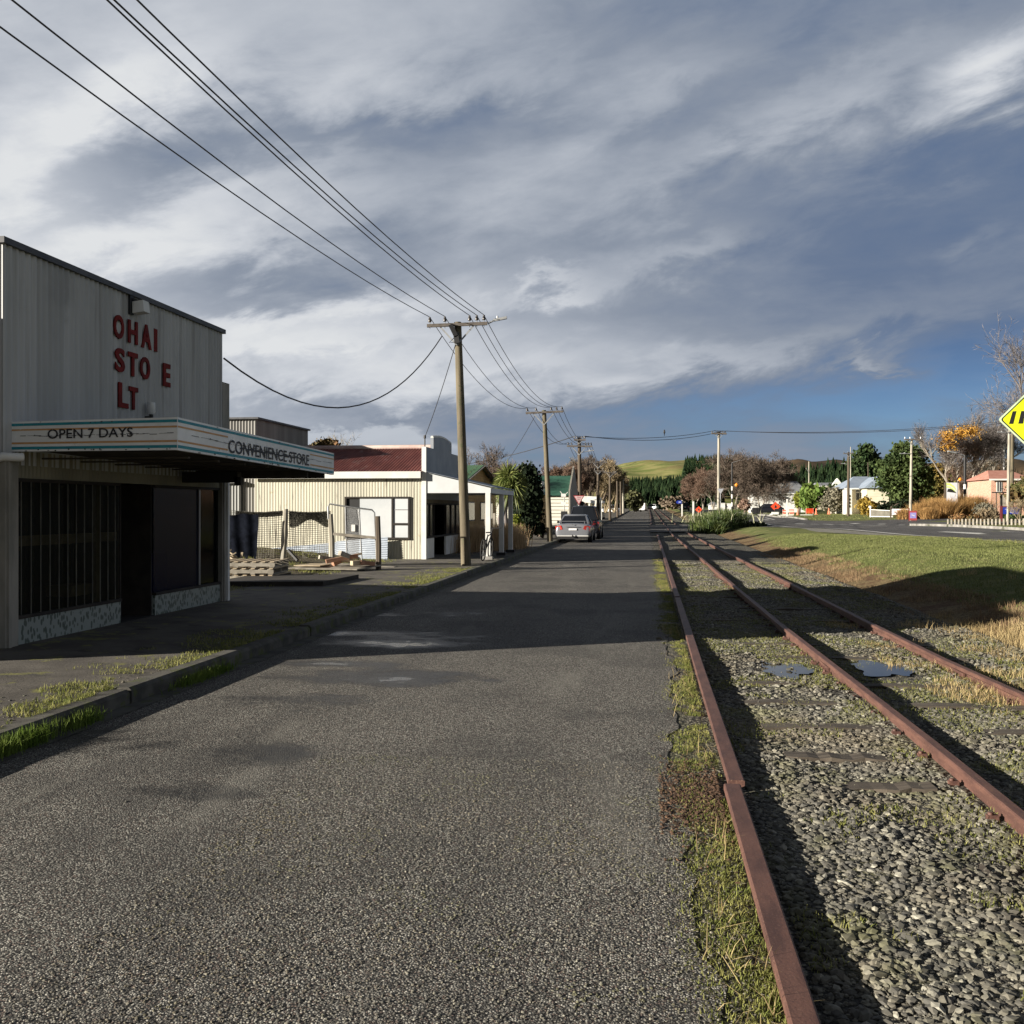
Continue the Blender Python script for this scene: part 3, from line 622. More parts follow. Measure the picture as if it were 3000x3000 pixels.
# ================================================================== STONES AND GRASS
def stones(name, n, region, sizef, zf, mat_, kind='stuff', label=None):
    """region: fn(n)-> x,y ; jagged low-poly stones as one mesh"""
    base = np.array([(1,0,0),(-1,0,0),(0,1,0),(0,-1,0),(0,0,1),(0,0,-1),(.6,.6,.55),(-.6,.6,.55),(-.6,-.6,.55),(.6,-.6,.55),(.65,.65,-.4),(-.65,.65,-.4),(-.65,-.65,-.4),(.65,-.65,-.4)], float)
    fs = np.array([(4,9,6),(4,6,7),(4,7,8),(4,8,9),(0,6,9),(2,7,6),(1,8,7),(3,9,8),(0,10,6),(2,6,10),(2,11,7),(1,7,11),(1,12,8),(3,8,12),(3,13,9),(0,9,13),(0,13,10),(2,10,11),(1,11,12),(3,12,13)])
    x, y = region(n); n = len(x); s = sizef(n, x, y)
    sc = np.stack([s*rng.uniform(.7, 1.25, n), s*rng.uniform(.55, 1.0, n), s*rng.uniform(.35, .65, n)], -1)
    v = base[None]*sc[:, None, :]*rng.uniform(.72, 1.22, (n, 14, 1))
    a = rng.uniform(0, 2*np.pi, n); tx = rng.normal(0, .28, n)
    c, s_ = np.cos(tx), np.sin(tx); v = np.stack([v[..., 0], v[..., 1]*c[:, None]-v[..., 2]*s_[:, None], v[..., 1]*s_[:, None]+v[..., 2]*c[:, None]], -1)
    c, s_ = np.cos(a), np.sin(a); v = np.stack([v[..., 0]*c[:, None]-v[..., 1]*s_[:, None], v[..., 0]*s_[:, None]+v[..., 1]*c[:, None], v[..., 2]], -1)
    v += np.stack([x, y, zf(x, y)+sc[:, 2]*.06], -1)[:, None, :]
    f = (fs[None]+(np.arange(n)*14)[:, None, None]).reshape(-1, 3)
    return npmesh(name, v.reshape(-1, 3), f, mat_, kind=kind, label=label)
def blades(name, x, y, z, hgts, width, mat_, lean=.35, label=None, cat=None, kind='stuff', parent=None, spread=None, bend=.5, group=None):
    n = len(x); a = rng.uniform(0, 2*np.pi, n); l = np.abs(rng.normal(0, lean, n)); la_ = rng.uniform(0, 2*np.pi, n)
    wx, wy = np.cos(a)*width/2, np.sin(a)*width/2; h = hgts
    dxx, dyy = np.cos(la_)*l*h, np.sin(la_)*l*h
    def pt(fr, wsc, sgn): return np.stack([x+dxx*fr**1.6+sgn*wx*wsc, y+dyy*fr**1.6+sgn*wy*wsc, z+h*fr*(1-bend*l*fr*.6)], -1)
    v = np.stack([pt(0, 1, -1), pt(0, 1, 1), pt(.55, .8, 1), pt(.55, .8, -1), pt(1, .15, 1), pt(1, .15, -1)], 1)
    b = (np.arange(n)*6)[:, None]; f = np.concatenate([b+np.array([0, 1, 2, 3]), b+np.array([3, 2, 4, 5])], 0)
    return npmesh(name, v.reshape(-1, 3), f, mat_, parent, kind=kind, label=label, cat=cat, group=group)
def in_front(x, y, mg=300):
    d = -SA*x+CA*y; q = CA*x+SA*y; return (d > .8) & (np.abs(q) < d*.5*(1+mg/1500))
TAB = np.random.default_rng(99).random((256, 256))
def vn(x, y, s, sd):
    x = np.asarray(x, float)*s+sd*17.3; y = np.asarray(y, float)*s+sd*31.7; i, j = np.floor(x).astype(int), np.floor(y).astype(int); fx, fy = x-i, y-j
    fx, fy = fx*fx*(3-2*fx), fy*fy*(3-2*fy); T = lambda a, b: TAB[a % 256, b % 256]
    return (T(i, j)*(1-fx)+T(i+1, j)*fx)*(1-fy)+(T(i, j+1)*(1-fx)+T(i+1, j+1)*fx)*fy
def noise2(x, y, s=1.0, sd=0):
    return .5+(vn(x, y, s, sd)-.5)*.75+(vn(x, y, s*2.3, sd+1)-.5)*.45+(vn(x, y, s*5.1, sd+2)-.5)*.25
zb = lambda x, y: -.022+rise(y)+.014*np.sin(x*3.1+y*.9)+.01*np.sin(x*7+y*2.1)
def reg_bal(y0, y1, keepf=None):
    def f(n):
        u = rng.uniform(0, 1, n); y = 1/(1/y0-(1/y0-1/y1)*u) if y0 > 0 else rng.uniform(y0, y1, n)
        y = y0+(y1-y0)*u**1.25; x = rng.uniform(.60, 4.5, n); k = in_front(x, y)
        k &= ~((np.abs(x-np.interp(y, [p[1] for p in mid], [p[0] for p in mid])) < .06)) & ~((np.abs(x-np.interp(y, [p[1] for p in rt], [p[0] for p in rt])) < .06))
        pp = ((((x-1.47)/.28)**2+((y-11.1)/.52)**2 < 1) | (((x-2.48)/.31)**2+((y-11.1)/.50)**2 < 1)) & (rng.random(n) < .95); k &= ~pp
        return x[k], y[k]
    return f
stones('ballast_stones', 78000, reg_bal(1.9, 9), lambda n, x, y: .0065+.026*rng.random(n)**3.2, zb, M_stone, label='grey railway ballast stones lying loose between the rusty rails')
stones('ballast_stones', 36000, reg_bal(8.5, 34), lambda n, x, y: .010+.026*rng.random(n)**2.4, zb, M_stone, label='smaller looking ballast stones further along the track')
stones('loose_chips', 16000, lambda n: (lambda x, y: (x[in_front(x, y)], y[in_front(x, y)]))(rng.uniform(-2.2, .42, n), 1.9+5*rng.random(n)**1.4), lambda n, x, y: .0035+.0045*rng.random(n), lambda x, y: 0*x+.001, M_stone, label='fine loose stone chips on the near road surface')
for (px, py, s, lab) in [(1850, 2618, .022, 'single angular grey stone lying on the near road'), (694, 2160, .02, 'small white pebble on the road near the kerb'), (370, 2350, .016, 'tiny pale pebble at the left of the near road'), (1930, 1872, .05, 'pale flat flake lying by the road edge'), (2130, 1745, .03, 'lone stone lit beside the first rail')]:
    p = PZ(px, py, 0); o = stones('stone', 1, lambda n: (np.array([p.x]), np.array([p.y])), lambda n, x, y: np.array([s]), lambda x, y: 0*x, M_stone, kind=None, label=lab); o['category'] = 'stone'
stones('leaf_litter', 1700, lambda n: (.43-.36*rng.random(n)**1.3, 6.1+.42*rng.normal(0, 1, n)), lambda n, x, y: .004+.009*rng.random(n), lambda x, y: 0*x+.004, mat('brown_litter', (.045, .025, .015), (.10, .055, .03), 30, .9, island=.4), label='brown leaf litter and moss beside the stepped rail joint')
# moss and grass strip left of the first rail
n = 60000; y = 1.6+34*rng.random(n)**1.7; e = .17+wob(y); e = e+.165; x = e+(.47-e)*rng.random(n)**.8-.26*rng.random(n)**2.2
k = (noise2(x, y, 2.6, 1) > .36+.22*np.clip((.30-x)/.25, 0, 1)) & in_front(x, y); x, y = x[k], y[k]
blades('verge_grass', x, y, 0*x-.01, .008+.026*rng.random(len(x)), .005, M_moss, .9, label='low mossy yellow green grass strip along the first rail')
n = 1100; y = 1.8+32*rng.random(n)**1.5; x = rng.uniform(.2, .47, n); k = noise2(x, y, 2.2, 4) > .62; x, y = x[k], y[k]
blades('dry_stalks', x, y, 0*x, .05+.11*rng.random(len(x)), .004, M_dry, 1.2, label='thin dry grass stalks bending over the first rail')
# weeds between the rails
n = 170000; y = 1.9+32*rng.random(n)**1.5; x = rng.uniform(.6, 4.4, n)
den_ = noise2(x, y, 1.3, 2)+.16*np.exp(-((y-10.6)/1.6)**2)+.15*np.exp(-((x-1.85)/.2)**2)+.12*np.exp(-((x-3.1)/.3)**2)*(y < 16)
k = (den_ > .56) & in_front(x, y) & ~((((x-1.47)/.25)**2+((y-11.1)/.48)**2 < 1) | (((x-2.48)/.27)**2+((y-11.1)/.46)**2 < 1)); x, y = x[k], y[k]
blades('track_weeds', x, y, zb(x, y), .010+.030*rng.random(len(x))**1.5, .005, M_moss, .8, label='low green and yellow weeds between the rails')
# dry grass right of the track
n = 70000; y = 6.5+17*rng.random(n)**1.2; x = rng.uniform(2.6, 7.2, n)
dn = noise2(x, y, .9, 6)+.35*np.clip((x-3.4)/1.2, 0, 1)-.5*np.clip((y-14)/4, 0, 1)-.4*(x < 3.2)*(y < 9)
k = (dn > .62) & in_front(x, y) & ~((x < 2.8) & (y > 10.6) & (y < 11.6)); x, y = x[k], y[k]
blades('dry_grass', x, y, hgt(x, y)+.02*(x < 4), .05+.14*rng.random(len(x))*np.clip((x-2.2)/2, .3, 1), .006, M_dry, .7, label='straw coloured dry grass along the right side of the track')
n = 26000; y = 15+28*rng.random(n); x = 4.2+1.7*rng.random(n); k = in_front(x, y) & (noise2(x, y, 1.1, 9) > .42); x, y = x[k], y[k]
blades('dry_grass', x, y, hgt(x, y), .04+.09*rng.random(len(x)), .007, mat('brown_grass_blade', (.18, .11, .06), (.33, .24, .13), 1.5, .8, island=.35, trans=.2), .8, label='brown dead grass at the foot of the green bank')
n = 190000; y = 11+42*rng.random(n)**1.1; x = 5.2+13*rng.random(n); k = in_front(x, y) & (x < np.array([nf(q)-1.2 for q in y])) & (x+.6*noise2(x, y, 1.5, 3) > 5.9); x, y = x[k], y[k]
blades('bank_grass', x, y, hgt(x, y), .018+.035*rng.random(len(x)), .012, M_grass, .5, label='short mown green grass on the bank beside the main road')
n = 9000; y = 12+40*rng.random(n); x = np.array([nf(q) for q in y])-.3-1.7*rng.random(n)**.7; k = (noise2(x, y, 1.6, 8) > .45); x, y = x[k], y[k]
blades('shoulder_weeds', x, y, hgt(x, y)+.015, .02+.06*rng.random(len(x)), .010, M_moss, .6, label='weeds in the gravel beside the main road')
# footpath moss, kerb grass
def tuft(px, py, n, hmax, rx, ry, mat_, nm, lab, z=.0):
    p = PX(px, py, -4.40); x = p.x+rng.normal(0, rx, n); y = p.y+rng.normal(0, ry, n)
    blades(nm, x, y, 0*x+z, hmax*(.35+.65*rng.random(n)), .006, mat_, .45, label=lab, cat='grass', kind=None)
tuft(60, 2135, 1000, .17, .04, .20, M_lush, 'grass_tuft', 'bright green grass tuft in the gutter at the left edge of the photo')
tuft(240, 2068, 420, .14, .04, .12, M_lush, 'grass_tuft', 'small green tuft between broken kerb pieces')
tuft(590, 1955, 800, .13, .04, .26, M_lush, 'grass_tuft', 'green grass tuft in the gutter near the store canopy shadow')
tuft(650, 1935, 300, .10, .05, .16, M_lush, 'grass_tuft', 'low green tuft behind the larger gutter tuft')
n = 40000; y = 5.2+22*rng.random(n)**1.2; x = -4.62-1.0*rng.random(n)**1.4; k = noise2(x, y, 2.2, 5)-.25*np.clip((-4.8-x), 0, 1) > .42; x, y = x[k], y[k]
blades('path_weeds', x, y, 0*x+.12, .012+.045*rng.random(len(x))**1.6, .007, M_moss, .8, label='moss and weeds along the kerb side of the footpath')
stones('path_debris', 2600, lambda n: (-4.7-1.4*rng.random(n)**1.3, 5.5+24*rng.random(n)), lambda n, x, y: .006+.014*rng.random(n)**2, lambda x, y: 0*x+.125, M_stone, label='leaf litter and grit on the old footpath')
n = 9000; y = 17.5+13*rng.random(n); x = -10.5+3.4*rng.random(n); k = noise2(x, y, 1.1, 3) > .45; x, y = x[k], y[k]
blades('yard_weeds', x, y, hgt(x, y)+.01, .02+.06*rng.random(len(x)), .010, M_moss, .8, label='patchy weeds on the vacant yard')
# ================================================================== TEXT
def text_mesh(s, off=.0, bevel=0):
    c = bpy.data.curves.new('t', 'FONT'); c.body = s; c.size = 1; c.offset = off; c.extrude = .0; c.resolution_u = 4; c.fill_mode = 'BOTH'
    o = bpy.data.objects.new('t', c); COL.objects.link(o); bpy.context.view_layer.update()
    me = bpy.data.meshes.new_from_object(o.evaluated_get(bpy.context.evaluated_depsgraph_get()))
    v = np.array([q.co[:] for q in me.vertices]); f = [tuple(p.vertices) for p in me.polygons]
    bpy.data.objects.remove(o); bpy.data.curves.remove(c); bpy.data.meshes.remove(me); return v, f
def put_text(mb, s, o, U, V, w_, h_, m=0, off=0, N=None, depth=0):
    """text box with lower-left corner o, spanning U*w_ and V*h_; N+depth gives raised letters"""
    v, f = text_mesh(s, off); v[:, 0] -= v[:, 0].min(); v[:, 1] -= v[:, 1].min(); v[:, 0] *= w_/max(v[:, 0].max(), 1e-6); v[:, 1] *= h_/max(v[:, 1].max(), 1e-6)
    o, U, V = Vector(o), Vector(U).normalized(), Vector(V).normalized(); vs = [o+U*float(q[0])+V*float(q[1]) for q in v]
    if depth and N is not None:
        N = Vector(N); top = [q+N*depth for q in vs]; mb.add(top, f, m)
        from collections import Counter
        ed = Counter(); 
        for fc in f:
            for a, b in zip(fc, fc[1:]+fc[:1]): ed[(a, b)] += 1
        side = [(a, b, b+len(vs), a+len(vs)) for (a, b) in ed if (b, a) not in ed]
        mb.add(vs+top, side, m)
    else: mb.add(vs, f, m)
    return mb
# ================================================================== CORNER STORE
XS = -7.12; Ex, Ey, Ez = Vector((1, 0, 0)), Vector((0, 1, 0)), Vector((0, 0, 1))
yS0 = PX(8, 1500, XS).y; yS1 = PX(650, 1500, XS).y; zL = PX(8, 694, XS).z; zR = PX(645, 981, XS).z; ZS = (zL+zR)/2
store = thing('corner_store', 'grey corrugated iron store with OPEN 7 DAYS canopy and red letters OHAI STO E LT', 'shop', (XS, yS0, .15))
DEP = 1.75
b = MB(); b.corr((XS, yS0, 2.2), Ey, Ez, Ex, yS1-yS0, ZS-2.2, .115, .017)
b.corr((XS, yS1, 2.2), -Ex, Ez, Ey, DEP, ZS-2.2); b.corr((XS-DEP, yS1, 2.2), -Ey, Ez, -Ex, yS1-yS0, ZS-2.2); b.corr((XS-DEP, yS0, .1), Ex, Ez, -Ey, DEP, ZS-.1)
b.box((XS-DEP, yS0+.02, ZS-.12), (XS-.02, yS1-.02, ZS-.09)); b.build('wall_cladding', M_iron_grey, store)
b = MB(); b.box((XS-.05, yS0-.05, ZS-.02), (XS+.05, yS1+.05, ZS+.05)); b.box((XS-DEP-.05, yS1+.01, ZS-.02), (XS-.05, yS1+.06, ZS+.05)); b.build('roof_capping', mat('dark_capping', (.045, .048, .055), (.08, .082, .09), 5, .6), store)
# rear block, lower
b = MB(); RB = 10.; b.box((XS-DEP-.02, yS0+.1, .1), (XS-DEP-RB+2, yS1-1.2, 3.0)); b.build('rear_block', M_iron_grey, store)
b = MB(); pz = PX(668, 1118, XS-.0).z
b.box((XS-.45, yS1+.08, .15), (XS-.02, yS1+.36, PX(660, 1120, XS).z)); b.build('end_pier', M_trim, store)
b = MB(); 
for (a_, c_) in ((yS0-.03, PX(42, 1500, XS).y), (PX(643, 1500, XS).y, yS1+.04)):
    b = MB(); b.box((XS-.06, a_, .15), (XS+.05, c_, 2.32)); b.box((XS+.05, a_+.03, .15), (XS+.075, a_+.09, 2.32)); b.build('corner_post', M_trim, store)
b = MB(); b.box((XS-.02, yS1+.043, .15), (XS+.09, yS1+.12, 2.33)); b.build('downpipe', M_white, store)
yw = [PX(p, 1500, XS).y for p in (44, 352, 452, 585, 643)]; WZ = 1.98+.12
WZ = PX(44, 1400, XS).z; RZ = PX(44, 1811, XS).z
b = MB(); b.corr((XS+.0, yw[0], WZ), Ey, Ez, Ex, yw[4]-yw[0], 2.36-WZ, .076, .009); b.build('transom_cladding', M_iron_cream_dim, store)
for i, (a_, c_) in enumerate(((yw[0], yw[1]), (yw[2], yw[4]))):
    MB().box((XS-.12, a_, .15), (XS+.01, c_, RZ-.02)).build('tiled_riser', M_tile, store)
    MB().box((XS-.06, a_, RZ-.018), (XS+.03, c_, RZ+.02)).build('window_sill', M_darkwood, store); MB().box((XS-.05, a_, WZ-.04), (XS+.014, c_, WZ+.0)).build('window_head', M_darkwood, store)
g = MB(); g.corr((XS-.015, yw[0]+.01, RZ+.022), Ey, Ez, Ex, yw[1]-yw[0]-.02, WZ-RZ-.064, .15, .012); g.build('clear_plastic_sheet', M_strip, store)
g = MB(); k = .19; y = yw[0]+.1
while y < yw[1]: g.box((XS+.001, y, RZ+.02), (XS+.010, y+.012, WZ-.04)); y += k
g.build('sheet_seams', mat('dull_plastic_rib', (.13, .125, .095), (.07, .065, .05), 4, .6), store)
g = MB(); zz = PX(44, 1587, XS).z; g.box((XS-.09, yw[0], zz-.06), (XS-.05, yw[1], zz+.06)); yv = PX(292, 1500, XS).y; g.box((XS-.10, yv, RZ), (XS-.055, yv+.12, WZ)); g.box((XS-.5, PX(242,1500,XS).y, RZ+.12), (XS-.15, PX(305,1500,XS).y, RZ+.26))
g.build('window_battens', mat('tan_batten', (.11, .075, .03), (.16, .11, .05), 5, .8), store)
MB().box((XS-.03, yw[2]+.02, RZ+.022), (XS-.022, yw[3]-.02, WZ-.042)).build('window_pane', M_blueglass, store)
MB().box((XS-.03, yw[3]+.02, RZ+.022), (XS-.022, yw[4]-.005, WZ-.042)).build('window_pane', M_glass, store)
MB().box((XS-.04, yw[3]-.018, RZ+.022), (XS+.004, yw[3]+.018, WZ-.042)).build('mullion', mat('aluminium_bar', (.30, .30, .31), None, rough=.4, metal=.6), store)
MB().box((XS-.9, PX(470,1500,XS).y, .35), (XS-.4, PX(560,1500,XS).y, 1.0)).build('display_counter', mat('blue_counter', (.02, .03, .12), (.03, .04, .16), 3, .6), store)
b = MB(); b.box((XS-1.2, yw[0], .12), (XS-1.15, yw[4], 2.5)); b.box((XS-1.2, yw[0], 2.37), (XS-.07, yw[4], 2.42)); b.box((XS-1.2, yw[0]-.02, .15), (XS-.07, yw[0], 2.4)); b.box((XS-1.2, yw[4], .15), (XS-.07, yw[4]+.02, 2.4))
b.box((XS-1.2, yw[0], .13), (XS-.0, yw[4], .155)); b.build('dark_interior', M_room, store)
b = MB(); b.box((XS-.75, yw[1]+.0, .156), (XS-.70, yw[2], WZ-.01)); b.box((XS-.70, yw[1]+.04, .156), (XS-.02, yw[1]+.06, WZ)); b.box((XS-.70, yw[2]-.06, .156), (XS-.02, yw[2]-.04, WZ)); b.build('recessed_door', M_darkwood, store)
b = MB(); b.tube([(XS-.12, yS0-.10, .6), (XS-.12, yS0-.10, 2.2), (XS+.04, yS0-.06, 2.28), (XS+.16, yS0+.12, 2.28)], .05, 10); b.tube([(XS-.12, yS0-.12, .15), (XS-.12, yS0-.12, .6)], .085, 10); b.build('drainpipe', M_white, store)
nb = thing('added_neighbour', 'plain added building unseen beyond the left edge, shading the near end of the store', 'building', (-10, 9.7, .1))  # added out of view, shaped to shade the store's near end
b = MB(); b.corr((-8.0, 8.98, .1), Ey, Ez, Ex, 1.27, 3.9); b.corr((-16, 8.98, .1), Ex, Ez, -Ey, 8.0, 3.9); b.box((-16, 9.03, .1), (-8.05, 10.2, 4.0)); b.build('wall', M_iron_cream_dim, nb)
b = MB(); b.box((-16.1, 8.9, 4.0), (-7.95, 10.25, 4.06)); b.build('roof', M_iron_grey, nb)
# canopy
yC = PX(31, 1323, XS).y; pc = PY(520, 1318, yC); XC = pc.x; zB0 = pc.z; zT0 = PY(520, 1222, yC).z; pe = PX(978, 1391, XC); yE = pe.y; zB1 = pe.z; zT1 = PX(978, 1328, XC).z
CAN = MB(); th = .05
def strip_face(mb, o, U, w_, zb0, zt0, zb1, zt1, N, f0, f1, u0, u1, m, pr):
    o = Vector(o); U = Vector(U); N = Vector(N)
    q = lambda u, f: o+U*(w_*u)+N*pr+Vector((0, 0, (zb0+(zb1-zb0)*u)+((zt0-zb0)+((zt1-zb1)-(zt0-zb0))*u)*f))
    mb.add([q(u0, f0), q(u1, f0), q(u1, f1), q(u0, f1)], [(0, 1, 2, 3)], m)
sideW = XC-XS
def facia(o, U, w_, N, z, name, ors):
    zb0, zt0, zb1, zt1 = z; mb = MB(); o2 = Vector((o[0], o[1], 0)); N = Vector(N); U = Vector(U)
    vs = []
    for u, zb_, zt_ in ((0, zb0, zt0), (1, zb1, zt1)):
        for k, zz_ in ((0, zb_), (0, zt_), (1, zt_), (1, zb_)): vs.append(o2+U*w_*u-N*th*k+Vector((0, 0, zz_)))
    mb.add(vs, [(0, 1, 5, 4), (1, 2, 6, 5), (2, 3, 7, 6), (3, 0, 4, 7), (0, 3, 2, 1), (4, 5, 6, 7)], 0)
    S = lambda f0, f1, u0, u1, m, pr=.003: strip_face(mb, o2, U, w_, zb0, zt0, zb1, zt1, N, f0, f1, u0, u1, m, pr)
    S(.85, .935, 0, 1, 1); S(.065, .155, 0, 1, 1)
    for u0, u1 in ors: S(.69, .745, u0, u1, 2); S(.245, .305, u0, u1, 2)
    rr = random.Random(5); u = .06
    while u < .97:       # cracked seam along the middle
        L = rr.uniform(.01, .05); f = .50+rr.uniform(-.02, .02); S(f, f+rr.uniform(.008, .02), u, min(u+L, .98), 3, .004); u += L*rr.uniform(.6, 1.3)
    for _ in range(26):
        u = rr.random(); f = rr.choice([0, .96, .02, .5, .9])+rr.uniform(-.01, .02); f = min(max(f, 0), .96); S(f, f+rr.uniform(.015, .05), u, min(1, u+rr.uniform(.003, .012)), 3, .005)
    return mb.build(name, [M_white_fascia, M_teal, M_orange_st, M_black], store)
facia((XS, yC), Ex, sideW-.004, -Ey, (PX(31, 1323, XS).z, PX(31, 1236, XS).z, zB0, zT0), 'canopy_side_fascia', [(0, 1)])
u1 = lambda px: (PX(px, 1300, XC).y-yC)/(yE-yC)
facia((XC, yC+.003), Ey, yE-yC, Ex, (zB0, zT0, zB1, zT1), 'canopy_front_fascia', [(0, u1(667)), (u1(908), 1)])
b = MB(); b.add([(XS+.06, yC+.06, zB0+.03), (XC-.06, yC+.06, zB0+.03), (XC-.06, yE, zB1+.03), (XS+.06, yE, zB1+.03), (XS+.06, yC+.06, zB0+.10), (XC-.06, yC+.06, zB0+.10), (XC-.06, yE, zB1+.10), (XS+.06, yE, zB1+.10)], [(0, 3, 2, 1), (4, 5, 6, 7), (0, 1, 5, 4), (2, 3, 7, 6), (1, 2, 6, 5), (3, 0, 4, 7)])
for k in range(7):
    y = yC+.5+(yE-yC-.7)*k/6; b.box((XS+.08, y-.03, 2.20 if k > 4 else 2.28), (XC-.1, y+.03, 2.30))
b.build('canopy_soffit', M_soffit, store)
b = MB(); b.box((XS+.1, yE-1.6, 2.10), (XC-1.0, yE-1.45, 2.26)); b.box((XC-1.05, yE-1.6, 2.06), (XC-.95, yE-1.48, 2.18)); b.build('soffit_lamp_box', M_black, store)
# lettering on the canopy
tx = MB(); rr = random.Random(3)
zt = PY(200, 1286, yC-.008).z; a_ = PY(139, 1286, yC-.008); c_ = PY(389, 1280, yC-.008); put_text(tx, 'OPEN 7 DAYS', (a_.x, yC-.008, a_.z), (c_-a_), Ez, (c_-a_).length, .108, 0, .012)
tx.build('canopy_lettering', M_black_let, store)
tx = MB(); a_ = PX(670, 1326, XC+.008); c_ = PX(906, 1365, XC+.008); put_text(tx, 'CONVENIENCE STORE', a_, (c_-a_), Ez, (c_-a_).length, .165, 0, .012)
cr_ = PX(670, 1306, XC+.008)
for k in range(26):
    f = k/26; p = a_.lerp(c_, .12+.8*f)+Ez*(.085+rr.uniform(-.012, .012)); tx.bar(p, p+(c_-a_)*.032+Ez*rr.uniform(-.01, .01), .002, rr.uniform(.012, .03))
tx.build('canopy_lettering', M_black_let, store)
# wall letters
LET = [('O', 640, 697, 527, 662), ('H', 722, 775, 560, 690), ('A', 797, 853, 582, 718), ('I', 870, 897, 607, 735), ('S', 648, 702, 715, 850), ('T', 722, 775, 740, 875), ('O', 790, 845, 765, 892), ('E', 920, 960, 803, 933), ('L', 667, 722, 912, 1053), ('T', 727, 777, 935, 1063)]
for ch, x0, x1, y0, y1 in LET:
    k = .5176; a_ = PX(x0*k, 650+y1*k, XS+.014); c_ = PX(x1*k, 650+y1*k, XS+.014); top = PX((x0+x1)/2*k, 650+y0*k, XS+.014); bot = PX((x0+x1)/2*k, 650+y1*k, XS+.014)
    mb = MB(); put_text(mb, ch, (XS+.014, a_.y, bot.z), Ey, Ez, (c_.y-a_.y)*(.72 if ch == 'I' else 1), top.z-bot.z, 0, .030, Ex, .006 if ch == 'I' else .018); mb.build('letter', M_red_let, store)
# floodlight box and small lamp
p = PX(378, 890, XS); b = MB(); b.box((XS+.01, p.y-.04, p.z-.15), (XS+.04, p.y+.06, p.z+.13)); b.bar((XS+.04, p.y+.02, p.z+.07), (XS+.16, p.y+.10, p.z+.02), .03)
fl = b.build('floodlight', M_black, store); b = MB(); b.prism([(XS+.05, p.y+.0, p.z-.13), (XS+.20, p.y+.04, p.z-.10), (XS+.18, p.y+.04, p.z+.06), (XS+.05, p.y+.0, p.z+.03)], (0, .17, 0)); b.build('floodlight_housing', M_white, fl)
p = PX(443, 1210, XS+.1); b = MB(); b.tube([(XS+.1, p.y, p.z-.12), (XS+.1, p.y, p.z-.02)], .03, 8); b.bar((XS, p.y, p.z-.06), (XS+.1, p.y, p.z-.06), .03); la = b.build('wall_lamp', M_black, store)
b = MB(); b.tube([(XS+.1, p.y, p.z-.02), (XS+.1, p.y, p.z+.02), (XS+.1, p.y, p.z+.15)], [.035, .06, .055], 10); b.build('lamp_globe', M_lens, la)
# ================================================================== YELLOW SHOP
YB = 30.98; XF = -6.79; XW = -12.3; yF1 = 37.6
shop = thing('iron_shop', 'cream corrugated iron shop with rusty red roof and grey verandah on white posts', 'shop', (XF, YB, .15))
ez = PY(1240, 1386, YB).z; wl, wr, wt_, wb_ = PY(1011, 1500, YB).x, PY(1201, 1500, YB).x, PY(1100, 1457, YB).z, PY(1100, 1577, YB).z
b = MB(); b.corr((XW, YB, ez), -Ez*0+Ex, -Ez, -Ey, wl-XW, ez-.1, .092, .0048); b.corr((wl, YB, ez), Ex, -Ez, -Ey, wr-wl, ez-wt_, .092, .0048)
b.corr((wl, YB, wb_), Ex, -Ez, -Ey, wr-wl, wb_-.1, .092, .0048); b.corr((wr, YB, ez), Ex, -Ez, -Ey, XF-.1-wr, ez-.1, .092, .0048); b.build('side_cladding', M_iron_cream, shop)
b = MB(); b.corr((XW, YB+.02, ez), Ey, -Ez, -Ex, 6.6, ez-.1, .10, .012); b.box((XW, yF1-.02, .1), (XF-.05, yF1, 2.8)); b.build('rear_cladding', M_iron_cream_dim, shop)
rz = PY(1200, 1313, YB+3.3).z
b = MB(); b.corr((XW-.2, YB-.16, ez+.03), Ex, (0, 3.46, rz-ez-.03), (0, -.4, 1), XF-XW+.1, math.hypot(3.46, rz-ez-.03), .10, .012)
b.corr((XW-.2, YB+6.8, ez+.03), Ex, (0, -3.46, rz-ez-.03), (0, .4, 1), XF-XW+.1, math.hypot(3.46, rz-ez-.03), .10, .012); rf = b.build('roof', M_red_roof, shop)
b = MB(); b.tube([(XW-.2, YB+3.3, rz+.02), (XF-.1, YB+3.3, rz+.03)], .09, 8); b.build('ridge_capping', mat('pale_ridge', (.50, .36, .32), (.60, .52, .47), 2, .7), rf)
b = MB(); b.box((XW-.2, YB-.20, ez-.16), (XF-.12, YB-.16, ez+.05)); b.build('eave_board', M_white, shop)
b = MB(); b.box((XF-.12, YB-.045, .12), (XF+.02, YB-.015, PY(1249, 1309, YB).z)); b.build('corner_board', M_white, shop)
z1 = PX(1260, 1312, XF).z
b = MB(); ya, yb = PX(1270, 1300, XF).y, PX(1323, 1300, XF).y; zt = PX(1290, 1281, XF).z
poly = [(XF, YB-.01, 2.0), (XF, yF1, 2.0), (XF, yF1, z1), (XF, yb, z1)]+[(XF, yb+(ya-yb)*k/10, z1+.35+(zt-z1-.35)*math.sin(math.pi*k/10)) for k in range(11)]+[(XF, ya, z1), (XF, YB-.01, z1)]
b.prism(poly, (-.10, 0, 0)); b.build('parapet', mat('grey_parapet', (.21, .235, .265), (.28, .30, .33), 1.2, .6, spots=[((.20, .22, .24), 2, .62, .75, S1)]), shop)
b = MB(); b.tube([(XF-.05, yb+(ya-yb)*k/10, z1+.37+(zt-z1-.35)*math.sin(math.pi*k/10)) for k in range(11)], .05, 8); b.build('arch_moulding', M_white, shop)
